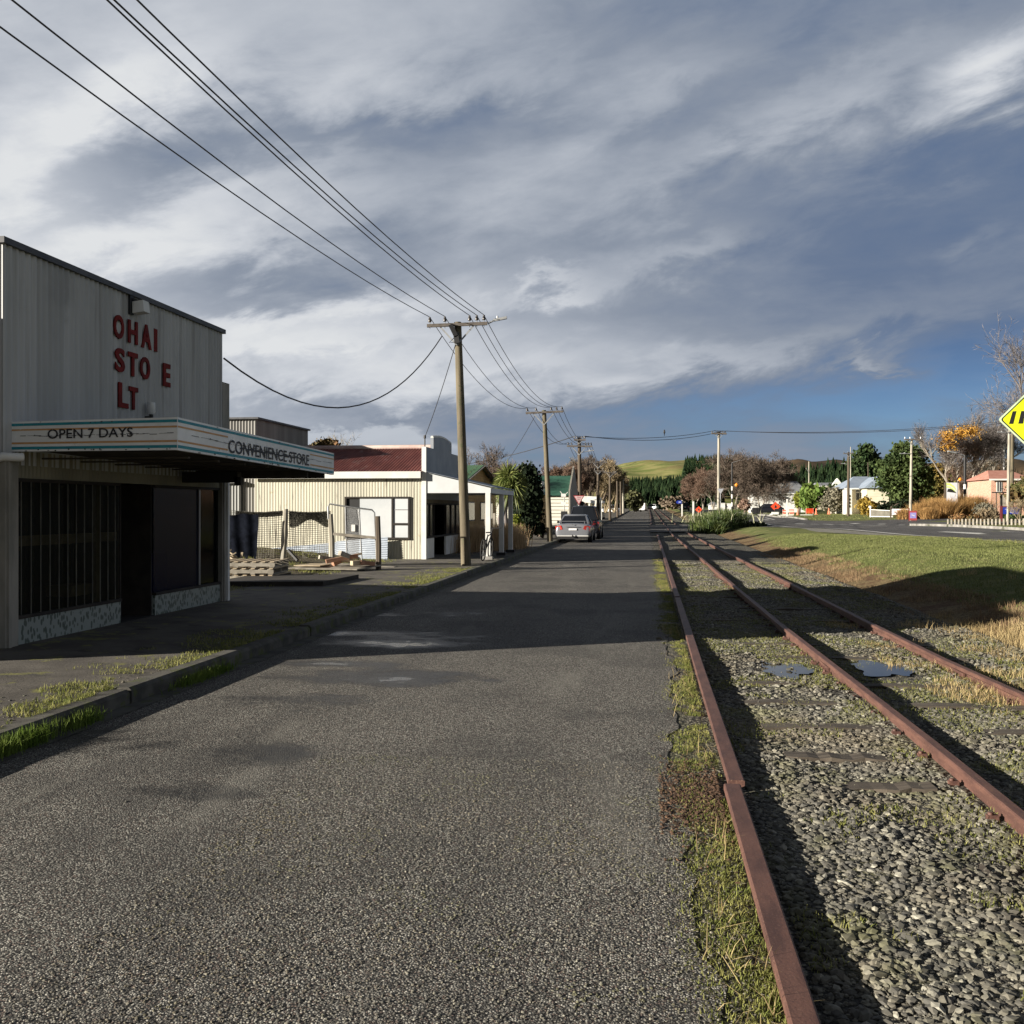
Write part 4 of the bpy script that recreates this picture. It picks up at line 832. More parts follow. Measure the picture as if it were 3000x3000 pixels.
# verandah
XV = -4.76; yV0, yV1 = YB, 36.3; za, zb_, zc = 2.82, 2.34, 2.19
b = MB(); b.prism([(XF, YB-.02, zc), (XV, YB-.02, zc), (XV, YB-.02, zb_), (XF, YB-.02, za)], (0, .03, 0)); b.build('verandah_end_panel', mat('pale_grey_panel', (.60, .62, .63), (.54, .56, .57), 2, .6), shop)
sl_ = math.hypot(XV-XF, za-zb_); b = MB(); b.corr((XF, yV0-.05, za+.03), Ey, (XV+.05-XF, 0, zb_-za), (.2, 0, 1), yV1-yV0+.1, sl_+.05, .10, .012); b.build('verandah_roof', M_galv, shop)
b = MB(); b.box((XV-.02, yV0, zc-.01), (XV+.02, yV1, zb_)); b.box((XF, yV1, zc), (XV, yV1+.03, zb_)); b.build('verandah_fascia', mat('pale_grey_panel', (.6, .6, .6)), shop)
for i, y in enumerate((yV0+.05, PX(1470, 1600, XV-.08).y, yV1-.1)):
    b = MB(); x = XV-.09; q = .075; b.box((x-q, y-q, .15), (x+q, y+q, zc)); po = b.build('post', M_white, shop)
    MB().box((x-.15, y-.15, .15), (x+.15, y+.15, .25)).build('post_base', M_conc if i == 0 else M_black, po)
# shopfront under the verandah
ys = [YB+.05, YB+1.25, YB+3.2, yF1-.1]
b = MB(); b.box((XF-.06, ys[0], .15), (XF+.0, ys[1], .80)); b.build('white_riser', M_white, shop)
b = MB(); b.box((XF-.55, ys[1]+.04, .15), (XF-.48, ys[2], .80)); b.box((XF-.06, ys[2], .15), (XF, ys[3], .80)); b.build('white_riser', M_white, shop)
b = MB(); b.box((XF-.05, ys[0], 2.0), (XF-.02, ys[3], 2.3)); b.corr((XF-.01, ys[0], 1.86), Ey, Ez, Ex, ys[3]-ys[0], .5, .10, .012); b.build('brown_transom', mat('brown_iron', (.12, .095, .065), (.18, .15, .10), 2, .8, stretch=SV), shop)
f = MB()
for y in (ys[0], ys[0]+.55, ys[1]-.03, ys[2], ys[2]+.9, ys[2]+1.8, ys[2]+2.7, ys[3]-.05): f.box((XF-.06, y, .80), (XF+.012, y+.05, 1.87))
f.box((XF-.06, ys[0], .78), (XF+.02, ys[3], .84)); f.box((XF-.06, ys[0], 1.83), (XF+.02, ys[3], 1.88))
wf = f.build('window_frame', M_darkwood, shop); MB().box((XF-.03, ys[0], .83), (XF-.025, ys[1], 1.84)).build('pane', M_pane, wf); MB().box((XF-.03, ys[2], .83), (XF-.025, ys[3], 1.84)).build('pane', M_pane, wf)
MB().box((XF-.52, ys[1]+.1, .16), (XF-.47, ys[2]-.1, 1.83)).build('shop_door', mat('grey_door', (.22, .23, .22), (.27, .28, .27), 1, .5), shop)
MB().box((XF-.7, YB+.1, .12), (XF-.6, yF1-.1, 2.6)).build('inner_wall', M_darkwood, shop)
# side window
f = MB(); w1, w2, w3 = PY(1055, 1500, YB).x, PY(1148, 1500, YB).x, PY(1196, 1500, YB).x; y = YB-.03
for X in (wl, w2, wr-.05): f.box((X, y-.03, wb_), (X+.055, y+.06, wt_))
f.box((wl, y-.035, wb_-.03), (wr, y+.06, wb_+.03)); f.box((wl, y-.035, wt_-.03), (wr, y+.06, wt_+.02)); zc2 = PY(1170, 1535, YB).z; f.box((w2, y-.032, zc2-.03), (wr, y+.06, zc2+.03))
wf = f.build('side_window_frame', M_darkwood, shop); MB().box((wl+.06, y+.02, wb_+.03), (w1, y+.03, wt_-.03)).build('pane', M_black, wf)
pp = mat('boarded_white_panel', (.50, .53, .55), (.60, .62, .63), .8, .35); MB().box((w1, y+.0, wb_+.03), (w2, y+.012, wt_-.03)).build('panel', pp, wf); MB().box((w2+.06, y+.0, wb_+.03), (wr-.05, y+.012, wt_-.03)).build('panel', pp, wf)
MB().box((w2+.06, y-.012, PY(1170,1493,YB).z-.012), (wr-.05, y-.001, PY(1170,1493,YB).z+.012)).build('glazing_bar', M_galvpost, wf)
b = MB(); p = PX(1253, 1300, XF); 
for k in (-.5,): b = MB(); b.tube([(XF-.05, YB+k+.6, z1), (XF-.05, YB+k+.6, z1+.28)], .02, 6); b.tube([(XF-.05, YB+k+.6, z1+.26), (XF-.05, YB+k+.6, z1+.36)], .04, 6); b.build('wire_bracket', M_ins, shop)
# galvanised sheets leaning along the wall foot
for (pa, pb, ta, tb, yo, lab) in ((730, 985, 1612, 1589, .18, 'bluish corrugated sheet lying on its side at the wall foot behind the netting'), (985, 1136, 1586, 1573, .20, 'corrugated sheet on its side under the boarded window behind the gate')):
    Y = YB-yo; a = PY(pa, ta, Y); c = PY(pb, tb, Y); n_ = 60; hb = .05
    vs = []; fs = []
    for k in range(n_+1):
        f_ = k/n_; off = .014*math.sin(f_*2*math.pi*11)
        vs += [(a.x, Y+off+(1-f_)*-.05, hb+(a.z-hb)*f_), (c.x, Y+off+(1-f_)*-.05, hb+(c.z-hb)*f_)]
    MB().add(vs, [(2*k, 2*k+1, 2*k+3, 2*k+2) for k in range(n_)], 0, True).build('corrugated_sheet', M_galv, None, label=lab, cat='metal sheet')
# ================================================================== YARD
def yard(px, py, d): p = P(px, py, d); return p
for i, (px, pt, ps, pyt, pyb, r, lab) in enumerate([(828, 837, 0, 1491, 1642, .085, 'pale split fence post leaning right, nearest the stacked pallets'), (973, 968, 0, 1506, 1630, .085, 'thick weathered fence post where the wire gate hangs'), (1109, 1107, 0, 1512, 1645, .075, 'dark square fence post on the right of the wire gate')]):
    d = 27.5 if i < 2 else 26.3; a = P(px, pyb, d); c = P(pt, pyt, d); a.z = min(a.z, gz(a.x, a.y)+.0)-.05
    b = MB(); b.tube([a, a.lerp(c, .5)+Vector((.015, 0, 0)), c], [r, r*.95, r*.85], 7, smooth=False); b.build('fence_post', M_poleD if i == 2 else M_pole_pale, None, label=lab, cat='fence post', group='posts along the netting fence')
def netting(px0, px1, yt0, yt1, yb0, yb1, d, name, lab, cell=.07, wr_=.004, sag=0):
    a0, a1, b0, b1 = P(px0, yt0, d), P(px1, yt1, d), P(px0, yb0, d), P(px1, yb1, d); b = MB(); n = int((a1-a0).length/cell); m_ = int((a0-b0).length/cell); rr = random.Random(2)
    q = lambda u, v: (b0.lerp(b1, u)).lerp(a0.lerp(a1, u), v)+Vector((0, .05*math.sin(u*9+v*4)+rr.uniform(-.006, .006), -sag*math.sin(math.pi*u)*v+rr.uniform(-.006, .006)))
    G = [[q(i/n, j/m_) for j in range(m_+1)] for i in range(n+1)]
    for i in range(n+1):
        for j in range(m_+1):
            if i < n: b.tube([G[i][j], G[i+1][j]], wr_, 3, cap=False)
            if j < m_: b.tube([G[i][j], G[i][j+1]], wr_, 3, cap=False)
    return b.build(name, M_net, None, label=lab, cat='netting')
netting(668, 832, 1494, 1496, 1640, 1640, 27.6, 'wire_netting', 'sagging netting between the store and the first leaning fence post', .06, .0065, .05)
netting(842, 968, 1497, 1498, 1636, 1632, 27.6, 'wire_netting', 'netting stretched between the two weathered posts', .06, .0065, .08)
for (px0, px1, lab, dd) in ((848, 965, 'bunched grey netting hanging over the top of the fence', 27.5), (690, 828, 'folded strip of netting along the top of the fence near the store', 27.5)):
    n = 14000 if px0 > 800 else 7000; uu = rng.random(n); vv = rng.random(n)**1.2; tp = 1500+3*np.sin(uu*9); X0, X1 = P(px0, 1500, dd), P(px1, 1500, dd)
    hgt_ = (.30+.12*np.sin(uu*7+1)) if px0 > 800 else .12
    x = X0.x+(X1.x-X0.x)*uu; y = X0.y+(X1.y-X0.y)*uu; z = P(900, 1499, dd).z-.04*np.sin(uu*np.pi)-vv*hgt_
    blades('netting_fold', x, y, z, .05+0*x, .006, M_net, 1.3, label=lab, cat='netting', kind=None)
# black shade cloth
p0, p1 = P(664, 1508, 27.2), P(758, 1505, 27.2); b = MB(); vs = []; n_, m_ = 24, 16
for i in range(n_+1):
    for j in range(m_+1):
        u, v = i/n_, j/m_; p = p0.lerp(p1, u*(1-.10*(1-v)**2)); vs.append((p.x, p.y+.02*math.sin(u*15+v*2)+.015*math.sin(v*9), p.z-.02*math.sin(u*9)-(1-v)*1.22))
b.add(vs, [(i*(m_+1)+j, (i+1)*(m_+1)+j, (i+1)*(m_+1)+j+1, i*(m_+1)+j+1) for i in range(n_) for j in range(m_)], 0, True)
b.build('shade_cloth', M_cloth, None, label='black shade cloth hanging on the fence beside the store corner', cat='cloth')
# tube gate with diamond mesh
d = 27.2; gt = thing('wire_gate', 'bent tube gate with chain mesh leaning between two posts', 'gate', P(1100, 1640, d))
b = MB(); pts = [P(x, y, d) for x, y in ((962, 1520), (961, 1485), (966, 1476), (1000, 1482), (1090, 1494), (1097, 1502), (1103, 1640))]; b.tube(pts, .022, 8); b.tube([P(1012, 1484, d), P(1016, 1632, d)], .018, 6); b.tube([P(1052, 1491, d), P(1060, 1640, d)], .02, 6); b.build('tube_frame', M_galvpost, gt)
b = MB(); b.bar(P(976, 1564, d-.05), P(1104, 1576, d-.05), .05, .07); b.build('cross_rail', M_woodg, gt)
b = MB(); 
for k in range(-22, 24):
    for sgn in (1, -1):
        pts = []
        for j in range(13):
            v = j/12; u = (k+sgn*v*13)/16
            if 0 <= u <= 1: pts.append(P(1013+u*40+v*3, 1632-v*145+u*6, d+.004*sgn))
        if len(pts) > 1: b.tube(pts, .0045, 3, cap=False)
b.build('chain_mesh', M_galvpost, gt)
b = MB(); p = P(1035, 1547, d-.02); b.box((p.x-.05, p.y-.01, p.z-.09), (p.x+.05, p.y+.0, p.z+.09)); b.build('paper_notice', M_white, gt)
# pallets
def pallet(c, L, W, rot, lab, tilt=0):
    r = thing('pallet', lab, 'pallet', c, rot, 'timber pallets stacked beside the store'); 
    for k in range(7):
        b = MB(); x = -L/2+.05+(L-.1)*k/6; b.box((x-.045, -W/2, .115), (x+.045, W/2, .135)); b.build('top_board', M_wood, r, local=True)
    for y in (-W/2+.05, 0, W/2-.05):
        b = MB(); b.box((-L/2, y-.022, .022), (L/2, y+.022, .114)); b.build('bearer', M_woodg, r, local=True)
    for k in range(4):
        b = MB(); x = -L/2+.06+(L-.12)*k/3; b.box((x-.05, -W/2, 0), (x+.05, W/2, .021)); b.build('bottom_board', M_woodg, r, local=True)
    return r
pb = P(742, 1668, 23); pb.z = .30
pallet((pb.x, pb.y, .42), 1.3, 1.3, .10, 'sunlit top pallet of the stack beside the store'); pallet((pb.x-.02, pb.y, .27), 1.3, 1.3, .09, 'middle pallet of the stack beside the store'); pallet((pb.x+.04, pb.y+.02, .125+.0), 1.25, 1.3, .02, 'bottom pallet of the stack beside the store')
a = P(660, 1712, 20.5); b = MB(); b.prism([(a.x-.3, a.y, .14), (a.x+1.9, a.y+.4, .14), (a.x+2.0, a.y+2.6, .14), (a.x-.3, a.y+2.4, .14)], (0, 0, -.0+.10)); 
b.build('timber_platform', M_darkwood, None, label='low dark timber platform under the pallet stack', cat='platform')
a, c = P(838, 1668, 25.5), P(1085, 1656, 25.5); b = MB(); b.prism([(a.x, a.y, .20), (c.x-.3, c.y-.15, .18), (c.x+.1, c.y+.7, .24), (a.x+.6, a.y+1.3, .27)], (0, 0, .03)); b.build('plywood_sheet', M_woodg, None, label='large weathered plywood sheet lying under the timber pile', cat='timber sheet')
a = P(900, 1650, 25.6); b = MB(); b.prism([(a.x-.35, a.y, .27), (a.x+.35, a.y-.05, .27), (a.x+.5, a.y+.5, .29), (a.x-.1, a.y+.6, .29)], (0, 0, .02)); b.build('board', M_wood, None, label='small pale board lying flat on the left end of the plywood', cat='board')
rr = random.Random(11)
for i, (x0, y0, x1, y1, wv_, m_, lab) in enumerate([(955, 1645, 1048, 1628, .10, M_woodr, 'red brown plank lying diagonally across the timber pile'), (935, 1632, 990, 1640, .09, M_pole_pale, 'pale round log end sticking out left of the pile'), (975, 1652, 1012, 1636, .11, M_woodr, 'thick reddish beam end pointing to the road'),
        (1000, 1640, 1090, 1650, .09, M_wood, 'long pale plank at the back of the timber pile'), (1030, 1650, 1066, 1647, .11, M_wood, 'short square beam end on the right of the pile'), (1055, 1648, 1096, 1652, .10, M_woodr, 'short reddish beam beside the right gate post'),
        (1005, 1628, 1052, 1636, .06, M_wood, 'thin pale batten resting on top of the pile'), (960, 1640, 1060, 1622, .05, M_wood, 'long thin batten slanting up to the right over the pile'), (995, 1620, 1030, 1634, .12, M_woodg, 'grey broken board propped at the back of the pile')]):
    d = 25.6+.12*(i % 4); a, c = P(x0, y0, d), P(x1, y1, d+.25); a.z = max(a.z, .30); c.z = max(c.z, .30); b = MB(); b.bar(a, c, wv_*1.1, wv_); b.build('timber_offcut', m_, None, label=lab, cat='timber', group='timber pile on the vacant yard')
b = MB(); a = P(1128, 1646, 27.5); b.box((a.x-.25, a.y-.2, gz(a.x, a.y)), (a.x+.3, a.y+.2, gz(a.x, a.y)+.07)); b.build('flat_crate', M_woodg, None, label='flat pale crate lying right of the gate post', cat='crate')
b = MB(); b.bar(P(845, 1612, 27.4), P(872, 1642, 27.2), .06, .06); b.build('broken_stick', M_black, None, label='black stick leaning against the first fence post', cat='stick')
b = MB(); p = P(678, 1628, 25.5)
for k in range(7): b.bar(p+Vector((rr.uniform(-.25, .2), rr.uniform(-.2, .2), rr.uniform(-.1, .1))), p+Vector((rr.uniform(-.1, .4), rr.uniform(-.2, .2), rr.uniform(-.3, .15))), .05, .03)
b.build('wood_scrap', M_wood, None, label='heap of pale wood scraps behind the pallets', cat='wood scraps')
# grey outbuilding behind the store
ob = thing('grey_outbuilding', 'grey iron outbuilding rising behind the store beside the pallet yard', 'shed', (-12.6, 31.2, .15))
b = MB(); zt0 = PY(668, 1218, 31.3).z; zt1 = PY(750, 1228, 31.3).z; xl, xr = PY(640, 1500, 31.3).x, PY(708, 1500, 31.3).x; xr2 = PY(751, 1500, 31.3).x
b.corr((xl-1, 31.3, .1), Ex, Ez, -Ey, xr2-xl+1, zt1-.1, .10, .012); b.corr((xr2, 31.3, .1), Ey, Ez, Ex, 5, zt1-.1, .10, .012); b.build('wall', M_iron_shaded, ob)
b = MB(); b.box((xl-1.1, 31.2, zt1), (xr2+.1, 36.3, zt1+.06)); b.build('roof', mat('dark_capping', (.05, .05, .05)), ob)
b = MB(); b.corr((xl-1, 31.2, .1), Ex, Ez, -Ey, xr-xl+1, 2.4, .10, .012); b.box((xl-1, 31.05, 2.52), (xr+.05, 31.25, 2.60)); b.build('pale_lean_to', mat('shaded_lean_to_iron', (.24, .245, .235), (.30, .305, .29), 2, .7, stretch=SV), ob)  # lean-to iron toned down, its shade put into the colour
b = MB(); c = PY(762, 1240, 34); b.box((c.x-.12, c.y-.2, 2.5), (c.x+.12, c.y+.2, PY(762, 1235, 34).z)); ch = b.build('brick_chimney', M_brick, None, label='small brick chimney with red cap behind the grey outbuilding', cat='chimney'); 
b = MB(); b.box((c.x-.22, c.y-.22, PY(762, 1241, 34).z), (c.x-.02, c.y+.2, PY(762, 1228, 34).z)); b.build('chimney_cap', M_red_let, ch)
# ================================================================== UTILITY POLES
ARMS = {}
def upole(key, lab, px, pyb, pxt, pyt, d, r0, r1, arms, mat_, lamp=None, zb=None, ins=M_ins, group='timber power poles', braces=True):
    a = P(px, pyb, d); a.z = gz(a.x, a.y)-.1 if zb is None else zb; c = P(pxt, pyt, d)
    root = thing('power_pole', lab, 'power pole', a, 0, group); b = MB(); b.tube([a, a.lerp(c, .5), c], [r0, (r0+r1)/2, r1], 10); b.build('pole_shaft', mat_, root)
    ARMS[key] = []
    for (xa, ya, xb, yb, insx, w_) in arms:
        A0, A1 = P(xa, ya, d), P(xb, yb, d); off = Vector((0, -r1-.03, 0)); b = MB(); b.bar(A0+off, A1+off, w_, w_); ar = b.build('crossarm', M_arm, root); L = []
        for ix in insx:
            f = (ix-xa)/(xb-xa); q = A0.lerp(A1, f)+off; b = MB(); b.tube([q+Ez*-.09, q+Ez*.14], .010, 5); b.tube([q+Ez*.10, q+Ez*.14, q+Ez*.18, q+Ez*.235], [.045, .05, .035, .03], 8); b.build('insulator', ins, ar); L.append(q+Ez*.24)
        ARMS[key].append(L)
        if braces:
            pc_ = a.lerp(c, ((A0.lerp(A1, .5)).z-.0-a.z)/(c.z-a.z)); 
            for s_ in (-1, 1):
                e = pc_+(A1-A0)*(.5*.55*s_)+off; e.z = A0.lerp(A1, .5+.275*s_).z-.05; lo = pc_+off*1.2-Ez*(A1-A0).length*.34; b = MB(); b.bar(e, lo, .045, .012, up=(0, 1, 0)); b.build('brace', M_metal, root)
    if lamp:
        (x0, y0, x1, y1, x2, y2) = lamp; p0, p1_, p2 = P(x0, y0, d-.1), P(x1, y1, d-.1), P(x2, y2, d-.1); b = MB(); b.tube([p0, p1_], .025, 6); la = b.build('lamp_arm', M_metal, root)
        b = MB(); L = (p2-p1_); hw = max(.055, L.length*.13); n_ = Vector((0, 1, 0)); up = Vector((0, 0, 1))
        q0, q1 = p1_, p2; vs = [q0-n_*hw*.5-up*.02, q0+n_*hw*.5-up*.02, q0+n_*hw*.4+up*.05, q0-n_*hw*.4+up*.05, q1-n_*hw-up*.02, q1+n_*hw-up*.02, q1+n_*hw*.6+up*.05, q1-n_*hw*.6+up*.05]
        b.add(vs, [(0,3,2,1),(4,5,6,7),(0,1,5,4),(1,2,6,5),(2,3,7,6),(3,0,4,7)]); b.tube([q0.lerp(q1, .3)+up*.05, q0.lerp(q1, .3)+up*.11], .03, 6); b.build('lamp_head', M_metal, la)
    return root
u1_ = upole('p1', 'nearest leaning timber power pole with a street lamp, beside the verandah', 1366, 1654, 1341, 944, 28.5, .145, .10, [(1254, 957, 1430, 950, (1262, 1306, 1378, 1399, 1420), .085)], M_poleC, (1429, 948, 1445, 940, 1485, 932))
b = MB(); c = P(1341, 970, 28.4); b.bar(P(1320, 952, 28.35), P(1336, 985, 28.35), .18, .12); b.bar(P(1336, 975, 28.38), P(1341, 1006, 28.38), .2, .14); b.build('cable_box', M_black, u1_)
b = MB(); b.tube([P(1330, 990, 28.3), P(1316, 1004, 28.25), P(1334, 1002, 28.3)], .012, 5); b.build('loose_cable', M_wire, u1_)
upole('p2', 'second timber power pole standing at the kerb beside the silver sedan', 1612, 1585, 1594, 1202, 49.5, .145, .10, [(1541, 1211, 1651, 1206, (1545, 1571, 1615, 1631, 1647), .09)], M_poleC)
upole('p3', 'third power pole with two crossarms and a street lamp behind the give way sign', 1700, 1550, 1697, 1281, 67, .15, .11, [(1682, 1289, 1716, 1289, (1684, 1690, 1704, 1710, 1714), .10), (1661, 1307, 1736, 1308, (1665, 1675, 1716, 1724, 1732), .10)], M_poleD, (1700, 1326, 1722, 1322, 1740, 1320), ins=M_ins)
upole('p4', 'fourth power pole with two plain crossarms beyond the parked cars', 1753, 1552, 1752, 1351, 88, .16, .11, [(1727, 1354, 1779, 1355, (1730, 1738, 1766, 1771, 1776), .10), (1740, 1380, 1769, 1380, (1743, 1766), .09)], M_poleD)
upole('p5', 'fifth power pole, slender, in front of the straw coloured trees', 1787, 1526, 1787, 1382, 120, .17, .12, [(1769, 1384, 1807, 1386, (1771, 1776, 1798, 1802, 1805), .11)], M_poleD)
upole('p6', 'short bare pole without crossarm beyond the fifth power pole', 1809, 1516, 1808, 1409, 146, .16, .12, [], M_poleD)
upole('p7', 'thin bare pole just left of the tall pale pole', 1819, 1510, 1818, 1411, 168, .16, .12, [], M_poleD)
upole('p8', 'far tall pale power pole at the end of the side road', 1826, 1504, 1825, 1391, 190, .22, .15, [(1812, 1400, 1838, 1400, (1814, 1819, 1831, 1836), .13)], M_pole_pale, (1826, 1421, 1832, 1420, 1839, 1422))
upole('q1', 'tall pale pole with seven insulators standing behind the flax bush', 2105, 1520, 2106, 1264, 88, .14, .11, [(2084, 1270, 2128, 1271, (2086, 2094, 2100, 2110, 2116, 2121, 2125), .14)], M_pole_pale, braces=True)
upole('q2', 'slim pole with lamp in front of the cream villa', 2485, 1500, 2486, 1325, 120, .17, .12, [(2470, 1329, 2499, 1328, (2472, 2484, 2497), .10)], M_poleD, (2485, 1362, 2478, 1359, 2464, 1358))
upole('q3', 'pale pole with three white insulators in front of the big evergreen', 2667, 1529, 2671, 1285, 92, .14, .10, [(2648, 1288, 2698, 1288, (2650, 2665, 2696), .10)], M_pole_pale, (2671, 1329, 2655, 1329, 2636, 1329), ins=M_insw)
upole('q4', 'tall pale pole with crossarms behind the yellow diamond sign', 2952, 1482, 2958, 1200, 82, .12, .10, [(2932, 1208, 2985, 1208, (2936, 2980), .12), (2925, 1252, 2990, 1252, (2929, 2985), .12)], M_pole_pale, (2958, 1266, 2940, 1267, 2922, 1266))
upole('q5', 'brown wooden pole close behind the tall pale pole at the right edge', 2964, 1490, 2966, 1270, 90, .17, .14, [], M_poleC)
upole('q6', 'thin pale mast behind the villa with no crossarm', 2492, 1440, 2492, 1309, 150, .12, .05, [], M_pole_pale, group='thin masts')
upole('q7', 'slender grey mast rising through the villa roof', 2544, 1450, 2543, 1355, 150, .10, .07, [], M_poleD, group='thin masts')
upole('q8', 'thin grey pole with a bent top among the dark trees', 2370, 1440, 2370, 1352, 160, .12, .08, [], M_pole_pale, (2370, 1385, 2364, 1375, 2360, 1372), group='thin masts')
def wire(a, c, sag, lab, r=.011, name='overhead_wire', grp='overhead power lines'):
    n = 20; pts = []
    for k in range(n+1):
        t_ = k/n; p = a.lerp(c, t_); p.z -= sag*4*t_*(1-t_); pts.append(p)
    b = MB(); b.tube(pts, r, 5, cap=False); b.build(name, M_wire, None, label=lab, cat='wire', group=grp)
L1 = ARMS['p1'][0]; names5 = ('leftmost', 'second from left', 'middle', 'second from right', 'rightmost')
for i, q in enumerate(L1):
    prev = Vector((q.x+(.25 if i == 2 else 0), -14, 6.95 + (0 if i != 2 else .05))); wire(prev, q, .80, f'{names5[i]} overhead wire crossing the upper left sky to the nearest pole', .010)
for (ka, kb_, s_, lab, r) in (('p1', 'p2', .75, 'the first and second poles', .010), ('p2', 'p3', .7, 'the second and third poles', .012)):
    la, lb_ = ARMS[ka][0], ARMS[kb_][-1]
    for i in range(5): wire(la[i], lb_[i], s_, f'{names5[i]} wire of the span between {lab}', r)
for i in range(5): wire(ARMS['p3'][1][i], ARMS['p4'][0][i], .9, f'{names5[i]} wire of the span between the third and fourth poles', .013)
for i in (0, 2, 4): wire(ARMS['p4'][0][i], ARMS['p5'][0][i], .8, f'{names5[i]} wire of the span between the fourth and fifth poles', .014)
wire(PX(656, 1050, XS+.0), P(1295, 985, 28.4), 1.35, 'thick sagging service cable from the store corner to the nearest pole', .016)
wire(P(1334, 1010, 28.4), Vector((XF-.05, YB+.1, z1+.3)), .10, 'thin service wire from the nearest pole down to the shop parapet', .011)
wire(P(1568, 1218, 49.4), P(1478, 1362, 60), .1, 'service wire slanting from the second pole to the cottage garden', .013)
wire(ARMS['p3'][0][0], P(1180, 1352, 150), 1.2, 'wire running left from the third pole above the cottages', .03)
for i, (q, lab) in enumerate(((1, 'upper wire crossing high over the railway to the pole behind the flax'), (5, 'lower wire crossing high over the railway to the pole behind the flax'))): wire(ARMS['p3'][0][min(4, q)], ARMS['q1'][0][q], .35+.15*i, lab, .02)
for i, lab in ((1, 'upper wire from the pole behind the flax to the far right pole'), (6, 'lower wire from the pole behind the flax to the far right pole')): wire(ARMS['q1'][0][i], P(2990, 1228+i, 84), .5, lab, .02)
q = ARMS['p3'][0][1].lerp(ARMS['q1'][0][1], (1920-1690)/(2094-1690)); q.z -= .12
b = MB(); b.tube([q+Vector((0, 0, .02)), q+Vector((0, 0, .10)), q+Vector((0, 0, .22)), q+Vector((0, 0, .27)), q+Vector((0, 0, .33)), q+Vector((0, 0, .35))], [.02, .075, .07, .05, .05, .01], 8)
b.add([q+Vector((-.03, .0, .08)), q+Vector((.03, .0, .08)), q+Vector((0.02, .10, -.12)), q+Vector((-.02, .10, -.12))], [(0, 1, 2, 3)]); b.add([q+Vector((-.012, -.04, .31)), q+Vector((.012, -.04, .31)), q+Vector((0, -.11, .29))], [(0, 1, 2)])
b.build('bird', M_black, None, label='small dark bird perched on the wire above the railway', cat='bird')
# ================================================================== TREES
class TB:
    """branches as tubes plus thin twigs, gathered in numpy lists"""
    def __init__(s, seed): s.r = random.Random(seed); s.mb = MB(); s.tips = []; s.tv = []
    def twig(s, p, q, w_):
        d = (q-p); a = d.cross(Vector((s.r.uniform(-1, 1), s.r.uniform(-1, 1), s.r.uniform(-1, 1)))).normalized()*w_/2
        s.tv += [p-a, p+a, q+a*.3]
    def grow(s, p, d, L, r, lv, spread, upb, nch, tw, twl, twn, droop=0):
        n = 3 if lv > 0 else 2; pts = [p]; rad = [r]; dd = d.copy()
        for i in range(n):
            dd = (dd+Vector((s.r.gauss(0, .13), s.r.gauss(0, .13), s.r.gauss(0, .08)+upb*.12-droop*.2))).normalized(); pts.append(pts[-1]+dd*L/n); rad.append(r*(1-.45*(i+1)/n))
        s.mb.tube(pts, rad, 6 if lv > 2 else (4 if lv > 1 else 3), cap=False)
        if lv <= 0:
            s.tips.append(pts[-1])
            for _ in range(twn):
                a = pts[s.r.randrange(1, len(pts))]; v = (dd+Vector((s.r.gauss(0, .55), s.r.gauss(0, .55), s.r.gauss(0, .45)+upb*.3-droop))).normalized(); q = a+v*twl*s.r.uniform(.5, 1.2); s.twig(a, q, tw)
                for _ in range(2):
                    b_ = a.lerp(q, s.r.uniform(.3, .9)); v2 = (v+Vector((s.r.gauss(0, .6), s.r.gauss(0, .6), s.r.gauss(0, .5)-droop))).normalized(); s.twig(b_, b_+v2*twl*.5, tw*.8)
            return
        for i in range(nch):
            t_ = s.r.uniform(.35, 1) if i else 1; k = min(n-1, int(t_*n)); q = pts[k].lerp(pts[k+1], t_*n-k) if t_ < 1 else pts[-1]
            ax = Vector((s.r.gauss(0, 1), s.r.gauss(0, 1), s.r.gauss(0, .5))); ax = (ax-dd*ax.dot(dd)).normalized(); an = spread*s.r.uniform(.6, 1.2)*(1 if i else .5)
            nd = (dd*math.cos(an)+ax*math.sin(an)+Vector((0, 0, upb*.15))).normalized(); s.grow(q, nd, L*s.r.uniform(.62, .85), r*.55, lv-1, spread, upb, nch, tw, twl, twn, droop)
def finish_tree(root, T, trunkmat, twigmat, crown='twigs'):
    T.mb.build('trunk', trunkmat, root)
    if T.tv: v = np.array([q[:] for q in T.tv]); npmesh(crown, v, np.arange(len(v)).reshape(-1, 3), twigmat, root)
def bare_tree(px, pyb, d, hpx, spread, lab, tm, wm, seed, name='bare_tree', trunk=.22, levels=4, nch=4, upb=.5, twn=7, tw=.03, forks=1, twl=.9, droop=0, r=None, sp=.75, grp=None):
    a = P(px, pyb, d); a.z = min(a.z, gz(a.x, a.y)+.3)-.1; Ht = P(px, pyb-hpx, d).z-a.z; root = thing(name, lab, 'tree', a, 0, grp); T = TB(seed)
    L0 = Ht*trunk; r = r or Ht*.020; tot = sum(.73**k for k in range(levels+1)); L = (Ht-L0)/tot*1.12
    for k in range(forks):
        dr = Vector((T.r.gauss(0, .10)+(.35*(k-(forks-1)/2)), T.r.gauss(0, .15), 1)).normalized()
        top = a+dr*L0; T.mb.tube([a, a+dr*L0*.5+Vector((.03, 0, 0)), top], [r*1.25, r, r*.8], 8, cap=False); T.grow(top, dr, L*1.0, r*.75, levels, spread*sp, upb, nch, tw, twl*Ht/9, twn, droop)
    finish_tree(root, T, tm, wm); return root, T, a, Ht
